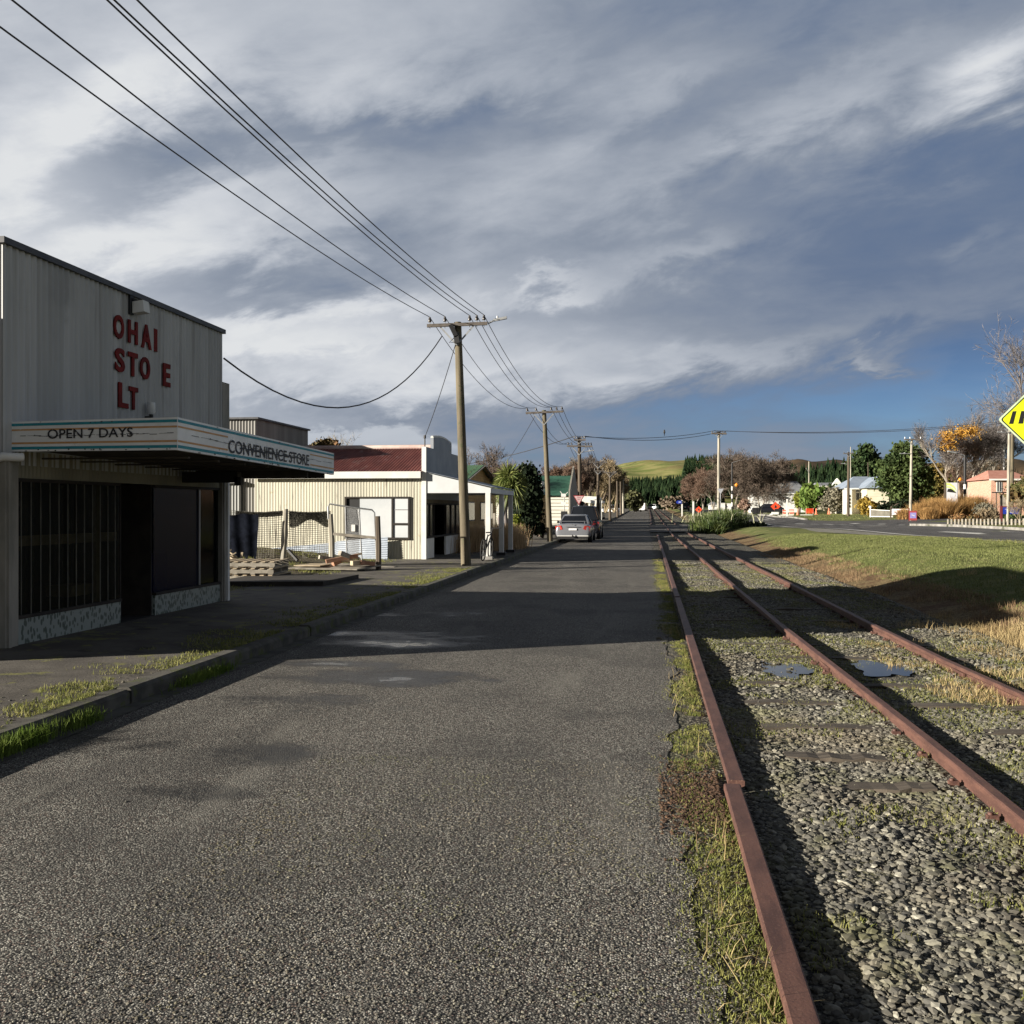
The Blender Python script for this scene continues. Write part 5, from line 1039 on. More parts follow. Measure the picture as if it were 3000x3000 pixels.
def leaf_cloud(name, blobs, n, size, mat_, root, seed=0, shell=.75, up=0, aspect=1.0, holes=1.5):
    """leaf cards spread through a crown made of uneven lumps: blobs of (x,y,z,rx,ry,rz)"""
    rg = np.random.default_rng(seed); B_ = np.array(blobs, float); wgt = (B_[:, 3]*B_[:, 4]*B_[:, 5])**.67; idx = rg.choice(len(B_), n, p=wgt/wgt.sum())
    v = rg.normal(size=(n, 3)); v /= np.linalg.norm(v, axis=1)[:, None]; rad = np.abs(rg.normal(.74, .40, n)).clip(0, 1.9); rad *= 1+.16*np.sin(v[:, 0]*7+idx)*np.sin(v[:, 1]*6+idx*2)*np.cos(v[:, 2]*8)
    c = B_[idx, :3]+v*B_[idx, 3:6]*rad[:, None]
    k = (np.sin(c[:, 0]*holes+1.7)*np.sin(c[:, 1]*holes*.8+.3)*np.sin(c[:, 2]*holes*1.3+seed) < .42); c = c[k]; n = len(c)
    a = rg.normal(size=(n, 3)); a /= np.linalg.norm(a, axis=1)[:, None]; b = rg.normal(size=(n, 3)); b[:, 2] += up; b -= a*(a*b).sum(1)[:, None]; b /= np.linalg.norm(b, axis=1)[:, None]
    s_ = size*rg.uniform(.5, 1.3, n)[:, None]; V = np.stack([c-a*s_*.5, c+b*s_*.5*aspect, c+a*s_*.5, c-b*s_*.5*aspect], 1).reshape(-1, 3)
    return npmesh(name, V, np.arange(n*4).reshape(-1, 4), mat_, root)
def lumps(px0, px1, py0, py1, d, n, seed, base_r=.32, depth=None, keep=None):
    """crown lumps filling the photo box (px0..px1, py0..py1) at distance d, as a solid crown"""
    rr = random.Random(seed); a, c = P(px0, py1, d), P(px1, py0, d); W_, Hh = (c-a).length if False else math.hypot(c.x-a.x, c.y-a.y), c.z-a.z; out = []; ux = Vector((CA, SA, 0)); uy = Vector((-SA, CA, 0)); D = depth or W_*.8
    for k in range(n):
        for _ in range(30):
            u, v, w_ = rr.uniform(-1, 1), rr.uniform(-1, 1), rr.uniform(-1, 1)
            if u*u+v*v+w_*w_ < 1 and (keep is None or keep(u, v)): break
        r = base_r*min(W_, Hh)*rr.uniform(.7, 1.25)/1.6; q = a.lerp(c, .5)+ux*u*(W_/2-r*.8)+uy*w_*(D/2-r*.6)+Ez*v*(Hh/2-r*.6); out.append((q.x, q.y, q.z, r*rr.uniform(.9, 1.3), r*rr.uniform(.9, 1.3), r*rr.uniform(.7, 1.0)))
    return out
def leafy(name, lab, px, pyb, d, box, nl, nleaf, size, mat_, tm, seed, grp=None, cat='tree', br=.4, trunk_r=.2, up=0, aspect=1, keep=None, holes=1.2, crown='crown', shell=.6, depth=None):
    a = P(px, pyb, d); a.z = min(a.z, gz(a.x, a.y)+.2)-.1; root = thing(name, lab, cat, a, 0, grp); lu = lumps(*box, d, nl, seed, br, keep=keep, depth=depth)
    leaf_cloud(crown, lu, nleaf, size, mat_, root, seed, shell, up, aspect, holes); b = MB(); cz = sum(q[2] for q in lu)/len(lu); top = Vector((a.x, a.y, cz)); b.tube([a, a.lerp(top, .5)+Vector((.1, 0, 0)), top], [trunk_r, trunk_r*.8, trunk_r*.5], 7, cap=False)
    rr = random.Random(seed)
    for q in rr.sample(lu, min(len(lu), 9)): s_ = a.lerp(top, rr.uniform(.3, .9)); b.tube([s_, (s_+Vector(q[:3]))/2+Ez*.2, Vector(q[:3])], [trunk_r*.4, trunk_r*.25, trunk_r*.1], 4, cap=False)
    b.build('trunk' if cat == 'tree' else 'stem', tm, root); return root
# --- distant hills
def hillstrip(name, prof, d0, d1, mat_, base=-5, seed=0, drop=30, n=80, rows=10):
    """a hill whose crest is seen along prof [(px,py)...] at distance d0.., with a real slope towards the viewer and a back slope"""
    pxs = np.linspace(prof[0][0], prof[-1][0], n); v = []; rg = np.random.default_rng(seed)
    for j in range(rows+3):
        for px in pxs:
            py = np.interp(px, [q[0] for q in prof], [q[1] for q in prof]); top = P(px, py, d1); f = min(j/rows, 1); dd = d0+(d1-d0)*f
            p = P(px, HY, dd); zz = base+(top.z-base)*math.sin(f*math.pi/2)**1.1+1.5*math.sin(px*.03+j)*f*(1-f)*4
            if j > rows: k = j-rows; p = P(px, HY, d1+k*d1*.12); zz = top.z-k*(top.z-base)*.3
            v.append((p.x, p.y, zz))
    v = np.array(v); i = np.arange((n-1)*(rows+2)); r, c = i//(n-1), i % (n-1); a = r*n+c
    return npmesh(name, v, np.stack([a, a+1, a+n+1, a+n], -1), mat_, kind='structure', smooth=True)
hillstrip('hill', [(1640, 1425), (1760, 1392), (1790, 1372), (1830, 1362), (1900, 1355), (2010, 1352), (2040, 1356), (2120, 1365), (2260, 1375), (2500, 1390)], 520, 900, M_hill, 2)
hillstrip('distant_hills', [(1180, 1388), (1400, 1368), (1520, 1376), (1535, 1380), (1580, 1390), (1640, 1382), (1700, 1383), (1800, 1382), (1900, 1395)], 1500, 2300, M_fhill, 0)
hillstrip('wooded_rise', [(2180, 1400), (2330, 1352), (2450, 1352), (2600, 1380), (2760, 1362), (2900, 1352), (3050, 1350), (3300, 1350)], 260, 420, mat('brown_wooded_rise', (.035, .028, .018), (.075, .052, .03), .06, 1, spec=.1), 0)
def conifers(name, spots, lab, mat_=M_pine, seed=0):
    """stand of conifers: each is a stack of ragged whorls"""
    rg = np.random.default_rng(seed); V = []; Fa = []; nv = 0
    for (x, y, z, h_, r_) in spots:
        L = 7; 
        for l in range(L):
            f = l/L; z0 = z+h_*(.12+.80*f); rr_ = r_*(1-f)**.8+.05*r_; zt = z0+h_*.24; m_ = 9; a = rg.uniform(0, 6.28)
            ang = a+np.arange(m_*2)*np.pi/m_; rad = rr_*np.where(np.arange(m_*2) % 2, rg.uniform(.45, .7), 1)*rg.uniform(.75, 1.25, m_*2)
            ring = np.stack([x+np.cos(ang)*rad, y+np.sin(ang)*rad, z0-rr_*.25*rg.uniform(.4, 1.6, m_*2)], -1); V += [ring, np.array([[x, y, zt]])]
            k = np.arange(m_*2); Fa.append(np.stack([nv+k, nv+(k+1) % (m_*2), np.full(m_*2, nv+m_*2)], -1)); nv += m_*2+1
    return npmesh(name, np.concatenate(V), np.concatenate(Fa), mat_, kind='stuff', label=lab)
def stand(poly_fn, d0, d1, n, hpx, seed):
    rr = random.Random(seed); out = []
    for _ in range(n):
        px, py, d = poly_fn(rr, d0, d1)
        h_ = hpx*rr.uniform(.7, 1.25)*d/3000; p = P(px, py, d); out.append((p.x, p.y, p.z-h_, h_, h_*.22))
    return out
def f_low(rr, d0, d1):
    d = rr.uniform(d0, d1)**1; px = rr.uniform(1790, 2110); top = np.interp(px, [1790, 1850, 2000, 2060, 2110], [1402, 1398, 1392, 1390, 1392]); f = (d-d0)/(d1-d0); return px, 1440+(top-1440)*f**.5+rr.uniform(-4, 4), d
conifers('pine_forest', stand(f_low, 300, 430, 620, 62, 1), 'dense dark pine forest across the end of the railway line', seed=1)
def f_hi(rr, d0, d1):
    px = rr.uniform(2006, 2430); f = rr.random()**.8; top = np.interp(px, [2000, 2030, 2100, 2200, 2300, 2430], [1338, 1328, 1328, 1338, 1352, 1356]); lo = np.interp(px, [2000, 2040, 2430], [1352, 1398, 1420]); return px, top+(lo-top)*f, 880-f*330
conifers('hill_plantation', stand(f_hi, 0, 0, 1500, 44, 2), 'dark pine plantation on the hill right of the green pasture', seed=2)
def f_rt(rr, d0, d1):
    px = rr.uniform(2310, 2520); f = rr.random(); top = np.interp(px, [2310, 2380, 2430, 2520], [1350, 1350, 1340, 1338]); return px, top+(1420-top)*f+rr.uniform(-5, 5), 300-f*80
conifers('shelter_belt', stand(f_rt, 0, 0, 170, 60, 3), 'dark shelter belt of conifers behind the white house', seed=3)
def f_r2(rr, d0, d1):
    px = rr.uniform(2640, 3100); f = rr.random(); return px, 1362+rr.uniform(-6, 6)+50*f, 330-f*60
conifers('brown_wood', stand(f_r2, 0, 0, 220, 45, 5), 'brown and dark green wood along the skyline at the right', mat('brown_foliage', (.045, .032, .018), (.10, .065, .035), .08, .9, island=.4), seed=5)
# --- named trees
bare_tree(2230, 1507, 150, 170, 1, 'big bare spreading tree with pale forked trunk beside the white house', M_barkp, M_barkb, 4, levels=5, nch=4, forks=2, trunk=.10, twn=7, tw=.045, sp=.95, upb=.25, twl=.75)
bare_tree(2270, 1500, 172, 150, 1, 'bare brown tree behind the big forked tree, leaning right', M_barkp, M_barkb, 14, levels=4, nch=4, forks=2, trunk=.12, twn=18, tw=.05, sp=.9, upb=.35)
bare_tree(2150, 1500, 178, 165, 1, 'bare tree with white limbs behind the striped crossing beacon', M_barkp, M_barkb, 21, levels=4, nch=4, forks=2, trunk=.14, twn=16, tw=.05, sp=.85, upb=.5)
for i, (px, d, h, sd_, lab) in enumerate([(2090, 230, 110, 5, 'rounded russet bare tree with pale trunk left of the tall pole'), (2060, 240, 105, 6, 'russet bare tree at the middle of the avenue'), (2035, 260, 92, 7, 'smaller reddish bare tree at the left end of the avenue')]):
    bare_tree(px, 1490, d, h, 1, lab, M_barkp, M_barkr, sd_, levels=4, nch=4, forks=2, trunk=.14, twn=18, tw=.07, sp=.85, upb=.3, twl=.9, grp='bare avenue trees')
r_, T, a, Ht = bare_tree(2818, 1462, 115, 215, 1, 'tall pale barked birch with a golden leafy top behind the town sign', M_barkp, M_barkg, 33, 'birch_tree', levels=4, nch=4, forks=3, trunk=.28, twn=9, tw=.03, sp=.62, upb=.7, r=.28)
for j, (x0, x1, y0, y1, nn) in enumerate(((2752, 2800, 1256, 1325, 3600), (2800, 2832, 1240, 1290, 1700), (2832, 2868, 1246, 1285, 1400))): leaf_cloud('golden_leaves', lumps(x0, x1, y0, y1, 112, 16, 40+j, .8), nn//3, .17, M_gold, r_, 50+j, .0)
bare_tree(2905, 1462, 135, 205, 1, 'grey purple bare birch left of the tall right hand pole', M_barkp, M_barkg, 35, 'birch_tree', levels=4, nch=4, forks=3, trunk=.25, twn=11, tw=.03, sp=.6, upb=.7, r=.25)
bare_tree(3150, 1500, 46, 500, 1, 'grey bare tree reaching in from the right edge above the yellow sign', M_barkg, M_barkg, 36, 'bare_tree', levels=5, nch=4, forks=2, trunk=.30, twn=3, tw=.018, sp=.75, upb=.45, twl=.6, r=.20)
leafy('evergreen_tree', 'large olive green evergreen behind the pale pole with white insulators', 2650, 1490, 118, (2576, 2724, 1282, 1490), 80, 52000, .34, M_ever, M_barkg, 61, br=.26, trunk_r=.35, holes=.9, up=.4, keep=lambda u, v: abs(u) < 1.1-max(v, 0)*.9)
leafy('evergreen_tree', 'dark broad evergreen tree with layered top between villa and big evergreen', 2540, 1470, 190, (2498, 2578, 1300, 1440), 30, 16000, .55, mat('dark_evergreen', (.02, .038, .014), (.045, .065, .025), .4, .85, island=.4, spec=.1), M_barkb, 62, br=.42, trunk_r=.4, holes=.5)
leafy('golden_tree', 'small golden and green tree left of the town sign', 2735, 1480, 125, (2708, 2775, 1362, 1478), 26, 12000, .28, mat('autumn_foliage', (.26, .17, .04), (.17, .16, .04), .35, .8, island=.4, trans=.2), M_barkb, 63, br=.40, trunk_r=.15)
bare_tree(2790, 1480, 140, 110, 1, 'brown bare tree behind the town sign', M_barkb, M_barkr, 37, levels=4, nch=3, forks=2, trunk=.12, twn=9, tw=.05, sp=.9, upb=.2)
bare_tree(2860, 1480, 150, 100, 1, 'low brown bare tree between the birches and the brick building', M_barkb, M_barkb, 38, levels=4, nch=3, forks=2, trunk=.12, twn=9, tw=.05, sp=1.0, upb=.2)
leafy('brown_hedge_tree', 'brown and green bushy tree at the right edge behind the poles', 2985, 1480, 88, (2962, 3060, 1385, 1480), 20, 7000, .32, mat('brown_green_foliage', (.12, .07, .025), (.07, .08, .02), .6, .85, island=.4), M_barkb, 64, br=.36)
leafy('weeping_tree', 'pale green weeping tree in front of the white house', 2382, 1494, 142, (2352, 2412, 1416, 1496), 26, 14000, .42, M_willow, M_barkb, 65, br=.40, up=3, aspect=2.0, depth=4)
leafy('round_bush', 'bright green rounded bush left of the weeping tree', 2341, 1492, 146, (2330, 2354, 1440, 1494), 14, 4500, .3, M_lime, M_barkb, 66, cat='bush', br=.5, crown='foliage')
leafy('grey_bush', 'bare grey bush right of the weeping tree', 2435, 1494, 140, (2402, 2476, 1428, 1496), 26, 11000, .30, M_greyl, M_barkp, 67, cat='bush', br=.38, crown='foliage', shell=.2)
leafy('dark_shrubbery', 'dark green shrubs behind the grey bush', 2455, 1480, 160, (2392, 2488, 1420, 1496), 26, 11000, .4, M_ever, M_barkb, 68, cat='bush', br=.4, crown='foliage')
leafy('yellow_hedge', 'yellow clipped hedge in front of the villa window', 2545, 1498, 118, (2520, 2572, 1456, 1504), 20, 5000, .26, M_gol2, M_barkb, 69, cat='hedge', br=.5, crown='foliage', depth=1.6)
leafy('dark_shrub_bed', 'mixed dark shrubs along the garden edge of the villa', 2610, 1495, 112, (2570, 2720, 1468, 1502), 16, 3500, .3, M_hedge, M_barkb, 70, cat='bush', br=.55, crown='foliage')
# left side trees
leafy('conifer_column', 'tall black green conifer hedge column beside the cabbage tree', 1545, 1560, 54, (1516, 1572, 1352, 1562), 60, 52000, .17, M_hedge, M_barkb, 71, br=.62, trunk_r=.15, depth=2.2, keep=lambda u, v: (u > -1.1+max(v, 0)*.5), holes=2, up=2)
leafy('leafy_shrub', 'yellow green shrub behind the third verandah post', 1513, 1560, 47, (1500, 1532, 1498, 1560), 12, 1800, .11, M_lime, M_barkb, 72, cat='bush', br=.4, crown='foliage')
leafy('dark_shrub', 'low dark spiky shrub in front of the white weatherboard hall', 1583, 1560, 55, (1566, 1594, 1522, 1566), 14, 4000, .14, M_hedge, M_barkb, 73, cat='bush', br=.5, crown='foliage')
leafy('dark_shrub', 'broad dark shrub at the foot of the conifer column', 1545, 1566, 52, (1518, 1574, 1520, 1572), 22, 7000, .13, M_hedge, M_barkb, 74, cat='bush', br=.4, crown='foliage')
leafy('round_tree', 'rounded dark green and russet tree behind the red roof', 955, 1330, 60, (905, 990, 1288, 1335), 14, 5200, .24, mat('russet_green_foliage', (.05, .055, .02), (.16, .075, .03), .5, .85, island=.4), M_barkb, 75, br=.5)
bare_tree(1010, 1330, 62, 42, 1, 'thin straw coloured twigs showing above the red roof', M_barkb, M_straw, 41, levels=3, nch=3, twn=5, tw=.025, sp=.4, upb=.9, r=.05)
for i, (px, d, h, sd_, wm, lab) in enumerate([(1400, 72, 245, 51, M_barkb, 'dark ragged bare branches rising behind the grey parapet'), (1455, 80, 200, 52, M_barkr, 'reddish bare tree behind the green gabled cottage'), (1500, 86, 190, 53, M_barkr, 'fine reddish bare tree behind the cabbage tree')]):
    bare_tree(px, 1560, d, h, 1, lab, M_barkb, wm, sd_, levels=4, nch=3, forks=2, trunk=.3, twn=5, tw=.03, sp=.6, upb=.5, twl=.8)
for i, (px, d, h, sd_, wm, lab) in enumerate([(1700, 170, 130, 54, M_barkb, 'brown bare poplars left of the fourth pole'), (1728, 185, 135, 55, M_straw, 'pale straw poplar behind the fourth pole'), (1750, 190, 128, 56, M_barkb, 'brown bare tree between the fourth and fifth poles'), (1775, 200, 100, 57, M_straw, 'straw coloured willow behind the fifth pole'), (1800, 205, 92, 58, M_straw, 'straw coloured willow left of the short bare pole'), (1670, 160, 118, 59, M_barkr, 'russet bare tree behind the green roofed hall')]):
    bare_tree(px, 1500, d, h, 1, lab, wm, wm, sd_, levels=4, nch=4, forks=5, trunk=.04, twn=14, tw=.07, sp=.42, upb=.9, twl=.9, r=.22, grp='bare trees behind the side road')
leafy('roadside_bush', 'rounded olive bush at the far end of the side road', 1862, 1490, 230, (1835, 1885, 1438, 1488), 14, 3500, .7, mat('olive_foliage', (.05, .055, .02), (.10, .10, .035), .3, .85, island=.4), M_barkb, 76, cat='bush', br=.45, crown='foliage')
leafy('roadside_bush', 'bare brown scrub mound at the far end of the railway', 1985, 1492, 260, (1935, 2010, 1458, 1492), 14, 3000, .7, mat('brown_scrub', (.12, .09, .06), (.19, .15, .11), .3, .9, island=.4), M_barkb, 77, cat='bush', br=.5, crown='foliage')
leafy('pink_bush', 'pinkish brown bush behind the wooden post near the white kiosks', 2182, 1494, 150, (2165, 2202, 1468, 1492), 10, 1800, .4, mat('pink_brown_foliage', (.26, .16, .12), (.34, .24, .18), .5, .9, island=.4), M_barkb, 78, cat='bush', br=.5, crown='foliage')
# cabbage tree
ct = thing('cabbage_tree', 'cabbage tree with spiky green head and pale bent trunk behind the verandah', 'tree', P(1478, 1600, 45)); b = MB(); pts = [P(x, y, 45) for x, y in ((1476, 1600), (1466, 1520), (1475, 1490), (1484, 1455), (1494, 1415))]; b.tube(pts, [.16, .14, .12, .10, .09], 8); b.tube([P(1486, 1600, 45.6), P(1480, 1500, 45.6), P(1490, 1440, 45.6)], [.12, .1, .08], 7); b.build('trunk', M_barkg, ct)
def spiky(root, cs, n, L, mat_, seed, wid=.05, name='leaf_head', zsc=1.0, zmin=-.9):
    rg = np.random.default_rng(seed); V = []
    for c in cs:
        v = rg.normal(size=(n, 3)); v[:, 2] *= zsc; v /= np.linalg.norm(v, axis=1)[:, None]; v = v[v[:, 2] > zmin]; m_ = len(v); ll = L*rg.uniform(.7, 1.1, m_)[:, None]
        s_ = np.cross(v, rg.normal(size=(m_, 3))); s_ /= np.linalg.norm(s_, axis=1)[:, None]; s_ *= wid/2; c = np.array(c)[None]; mid_ = c+v*ll*.55; tip = c+v*ll-np.array([[0, 0, 1]])*ll*.28*(1-v[:, 2:3])
        V.append(np.stack([c+v*.05-s_*.6, c+v*.05+s_*.6, mid_+s_, mid_-s_, mid_-s_, mid_+s_, tip+s_*.1, tip-s_*.1], 1).reshape(-1, 3))
    V = np.concatenate(V); return npmesh(name, V, np.arange(len(V)).reshape(-1, 4), mat_, root)
spiky(ct, [P(1490, 1398, 45), P(1506, 1412, 45.4), P(1484, 1420, 45.3), P(1500, 1428, 44.8)], 420, .76, M_cabb, 3, .05)
# dry grass by the verandah
n = 9000; u = rng.random(n); pa, pb_ = P(1385, 1600, 38), P(1545, 1590, 41); x = pa.x+(pb_.x-pa.x)*u+rng.normal(0, .2, n); y = pa.y+(pb_.y-pa.y)*u+rng.normal(0, 1.0, n); x -= .4
blades('dry_grass', x, y, 0*x+.14, .5+.55*rng.random(n), .014, mat('tall_dry_grass_blade', (.42, .28, .15), (.52, .38, .22), 2, .8, island=.3, trans=.3), .22, label='tall straw coloured grass behind the verandah posts')
# ================================================================== FLAX BUSH, TUSSOCKS, GARDEN
def clump(px, py, d, n, L, mat_, w_, seed, root, name='leaf_clump', lean=.55):
    p = P(px, py, d); p.z = gz(p.x, p.y); rg = np.random.default_rng(seed); k = n; x = p.x+rg.normal(0, L*.22, k); y = p.y+rg.normal(0, L*.22, k); 
    return blades(name, x, y, 0*x+p.z, L*(.5+.6*rg.random(k)), w_, mat_, lean, kind=None, parent=root, bend=.35)
fx = thing('flax_bush', 'large green flax bush at the level crossing below the tall pale pole', 'bush', P(2090, 1556, 76))
for i, (px, py, d, L) in enumerate([(2062, 1552, 75, 1.3), (2085, 1555, 73, 1.45), (2110, 1552, 74, 1.5), (2135, 1548, 75, 1.5), (2075, 1546, 79, 1.5), (2120, 1545, 79, 1.6), (2155, 1546, 77, 1.3), (2095, 1560, 71, 1.0)]): clump(px, py, d, 1100, L, M_flax, .06, 80+i, fx)
n = 320; p = P(2100, 1530, 76); blades('seed_heads', p.x+rng.normal(0, 1.2, n), p.y+rng.normal(0, 1.2, n), 0*rng.random(n)+gz(p.x, p.y)+.7, .5+.5*rng.random(n), .05, mat('pale_seed_head', (.35, .36, .2), (.45, .44, .3), 2, .8, island=.3), .5, kind=None, parent=fx)
leafy('low_shrub', 'low dark green shrub right of the flax bush', 2190, 1548, 76, (2150, 2246, 1530, 1556), 14, 5000, .16, mat('dark_low_foliage', (.03, .045, .015), (.06, .08, .03), 1, .85, island=.4), M_barkb, 90, cat='bush', br=.7, crown='foliage', depth=3)
for i, (px, py, d, L, lab) in enumerate([(2650, 1515, 96, 1.0, 'small tussock at the left end of the garden bed'), (2700, 1512, 97, 1.5, 'orange tussock beside the small propped sign'), (2735, 1508, 98, 2.0, 'tall tawny tussock in front of the brick red shed'), (2770, 1510, 96, 1.9, 'tawny tussock below the town sign'), (2800, 1505, 98, 2.4, 'tallest tawny tussock just right of the town sign'), (2830, 1508, 97, 2.0, 'tawny tussock behind the striped beacon pole'), (2862, 1500, 99, 2.1, 'yellow tussock right of the striped beacon pole'), (2720, 1520, 94, 1.1, 'low rusty tussock at the front of the garden bed')]):
    rt_ = thing('tussock_grass', lab, 'tussock', P(px, py, d), 0, 'tussocks in the roadside garden'); clump(px, py, d, 2600, L, M_tuss, .035, 100+i, rt_, 'leaves', .5)
for i, (x0, x1, y0, y1, d, lab) in enumerate([(2862, 2912, 1476, 1506, 94, 'grey green cushion shrub behind the log edging'), (2862, 2928, 1494, 1530, 86, 'grey brown spreading shrub beside the log edging'), (2790, 2870, 1508, 1530, 84, 'low rusty groundcover shrub at the foot of the beacon pole'), (2925, 2995, 1506, 1532, 84, 'low green shrub below the blue sign')]):
    leafy('garden_shrub', lab, (x0+x1)/2, y1, d, (x0, x1, y0, y1), 12, 4500, .14, [M_greyl, mat('grey_brown_foliage', (.15, .11, .065), (.22, .17, .10), 1, .85, island=.35), mat('rusty_foliage', (.20, .09, .03), (.12, .09, .035), 1, .85, island=.35), M_ever][i], M_barkb, 110+i, cat='bush', br=.7, crown='foliage', grp='low shrubs in the roadside garden')
bare_tree(2990, 1530, 76, 60, 1, 'pale reddish bare bush at the right edge by the log edging', M_straw, M_straw, 42, name='twiggy_bush', levels=3, nch=4, forks=4, trunk=.05, twn=6, tw=.02, sp=.6, upb=.7, r=.04)
le = thing('log_edging', 'low edging of upright logs around the roadside garden', 'garden edging', hit(2780, 1538)[0])
a, c = hit(2778, 1539)[0], hit(3060, 1539)[0]
for k in range(26):
    p = a.lerp(c, k/25); zz = gz(p.x, p.y); b = MB(); h_ = .42+.05*random.random(); b.tube([(p.x, p.y, zz-.1), (p.x, p.y, zz+h_)], .085, 7); b.build('log', M_woodg, le)
n = 22000; x = rng.uniform(12, 60, n); y = rng.uniform(60, 150, n); x0 = np.array([ff(q)+.6 for q in y]); k = (x > x0) & in_front(x, y) & ~((y > 78) & (y < 104)); x, y = x[k], y[k]
blades('lawn_grass', x, y, hgt(x, y), .05+.05*rng.random(len(x)), .05, M_grass, .5, label='green lawn verge on the far side of the main road')
# ================================================================== OTHER BUILDINGS
def house(name, lab, px0, px1, pye, pyr, Y, depth, wm, rm, ridge=(.3, .7), win=(), cat='house', hip=True, boards=.2, ov=.35, zb=None, gable_wall=None):
    x0, x1 = PY(px0, 1490, Y).x, PY(px1, 1490, Y).x; ze = PY((px0+px1)/2, pye, Y).z; zr = PY((px0+px1)/2, pyr, Y+depth/2).z; zb = gz((x0+x1)/2, Y)-.3 if zb is None else zb
    r = thing(name, lab, cat, ((x0+x1)/2, Y, zb)); b = MB()
    for o, U, N, L in (((x0, Y, 0), Ex, -Ey, x1-x0), ((x1, Y, 0), Ey, Ex, depth), ((x0, Y, 0), Ey, -Ex, depth)): b.boards(o, U, L, zb, ze, N, boards)
    b.box((x0+.03, Y+.03, zb), (x1-.03, Y+depth, ze)); 
    b.build('wall', wm, r)
    a0, a1, c0, c1 = (x0-ov, Y-ov), (x1+ov, Y-ov), (x1+ov, Y+depth+ov), (x0-ov, Y+depth+ov); R0 = (x0+(x1-x0)*ridge[0], Y+depth/2, zr); R1 = (x0+(x1-x0)*ridge[1], Y+depth/2, zr)
    b = MB(); vs = [(*a0, ze), (*a1, ze), (*c0, ze), (*c1, ze), R0, R1]; b.add(vs, [(0, 1, 5, 4), (1, 2, 5), (2, 3, 4, 5), (3, 0, 4), (0, 3, 2, 1)]); rf = b.build('roof', rm, r)
    b = MB(); b.box((x0-ov, Y-ov-.03, ze-.12), (x1+ov, Y-ov, ze+.04)); b.box((x1+ov, Y-ov-.03, ze-.12), (x1+ov+.03, Y+depth+ov, ze+.04)); b.build('gutter', M_white, rf)
    for (wx0, wx1, wy0, wy1) in win:
        A_, B_ = PY(wx0, wy1, Y), PY(wx1, wy0, Y); f = MB(); f.box((A_.x-.06, Y-.07, A_.z-.06), (B_.x+.06, Y-.02, B_.z+.06)); wf = f.build('window', M_white, r); MB().box((A_.x, Y-.082, A_.z), (B_.x, Y-.074, B_.z)).build('pane', M_pane, wf)
    return r
house('white_house', 'white house with grey roof half hidden behind the big bare tree', 2206, 2362, 1446, 1410, 172, 9, M_white, M_greyroof, (.1, .9), [(2322, 2330, 1456, 1468), (2300, 2310, 1456, 1470)])
b = MB(); p = P(2262, 1440, 171); b.box((p.x-1.8, p.y-.5, p.z), (p.x+1.8, p.y+1.5, p.z+1.2)); b.build('roof_sign', M_white, None, label='white upper storey block seen through the big bare tree', cat='building')
r = house('long_low_house', 'long low house with grey roof behind the weeping tree', 2396, 2484, 1424, 1414, 205, 8, M_wboard, M_greyroof, (.02, .98))
b = MB(); p = PY(2454, 1424, 204.3); b.prism([(p.x-1.1, p.y, p.z), (p.x+1.1, p.y, p.z), (p.x, p.y, p.z+1.5)], (0, 1.5, 0)); b.build('dormer_gable', M_white, r)
vl = house('cream_villa', 'cream villa with blue grey hipped roof and tall paired windows', 2490, 2600, 1431, 1396, 141, 11, M_cream, M_blueroof, (.32, .75), [(2508, 2517, 1436, 1441), (2520, 2529, 1436, 1441), (2508, 2517, 1444, 1465), (2520, 2529, 1444, 1465)], ov=.9)
YV_ = 137; x0, x1 = PY(2540, 1490, YV_).x, PY(2604, 1490, YV_).x; zz = PY(2560, 1430, YV_).z; zb = gz(x0, YV_)-.3; b = MB(); b.boards((x0, YV_, 0), Ex, x1-x0, zb, zz, -Ey, .2); b.boards((x0, YV_, 0), Ey, 4, zb, zz, -Ex, .2); b.build('wing_wall', M_cream, vl)
b = MB(); b.prism([(x0-.5, YV_-.4, zz), (x1+.5, YV_-.4, zz), ((x0+x1)/2, YV_-.4, zz+1.5)], (0, 6, 0)); b.build('wing_roof', M_blueroof, vl)
x0, x1 = PY(2479, 1490, 139.5).x, PY(2496, 1490, 139.5).x; b = MB(); b.box((x0, 139.5, zb), (x1, 142, PY(2488, 1434, 139.5).z)); b.build('porch_wall', M_white, vl)
for k in range(4): MB().box((x0+.18, 139.42, zb+1.2+k*.45), (x0+.5, 139.5, zb+1.5+k*.45)).build('porch_window', M_pane, vl)
rs = house('red_shed', 'orange red shed with pale panels behind the dark fence', 2673, 2742, 1436, 1424, 152, 7, M_redwall, M_greyroof, (.02, .98))
for (a_, c_) in ((2680, 2692), (2712, 2726)): p, q = PY(a_, 1472, 151.9), PY(c_, 1438, 151.9); MB().box((p.x, 151.85, p.z), (q.x, 151.93, q.z)).build('pale_panel', M_cream, rs)
bk_ = house('brick_building', 'pink brick building with reddish roof behind the right hand poles', 2905, 3010, 1404, 1378, 112, 8, M_brick, mat('pink_roof_tile', (.36, .16, .12), (.44, .22, .17), 2, .8), (.25, .9), [(2921, 2925, 1412, 1440), (2928, 2933, 1412, 1440)], boards=9, cat='building')
b = MB(); b.tube([P(2941, 1378, 114), P(2941, 1301, 114)], .11, 8); b.build('white_flue', M_white, None, label='tall thin white mast standing above the brick building', cat='mast')
b = MB(); a, c = PY(2620, 1500, 140), PY(2760, 1500, 140); z0 = gz(a.x, 140)-.1
for k in range(40): x = a.x+(c.x-a.x)*k/39; b.box((x-.1, 140, z0), (x+.08, 140.04, z0+1.7))
b.build('board_fence', M_darkwood, None, label='dark board fence in front of the orange red shed', cat='fence')
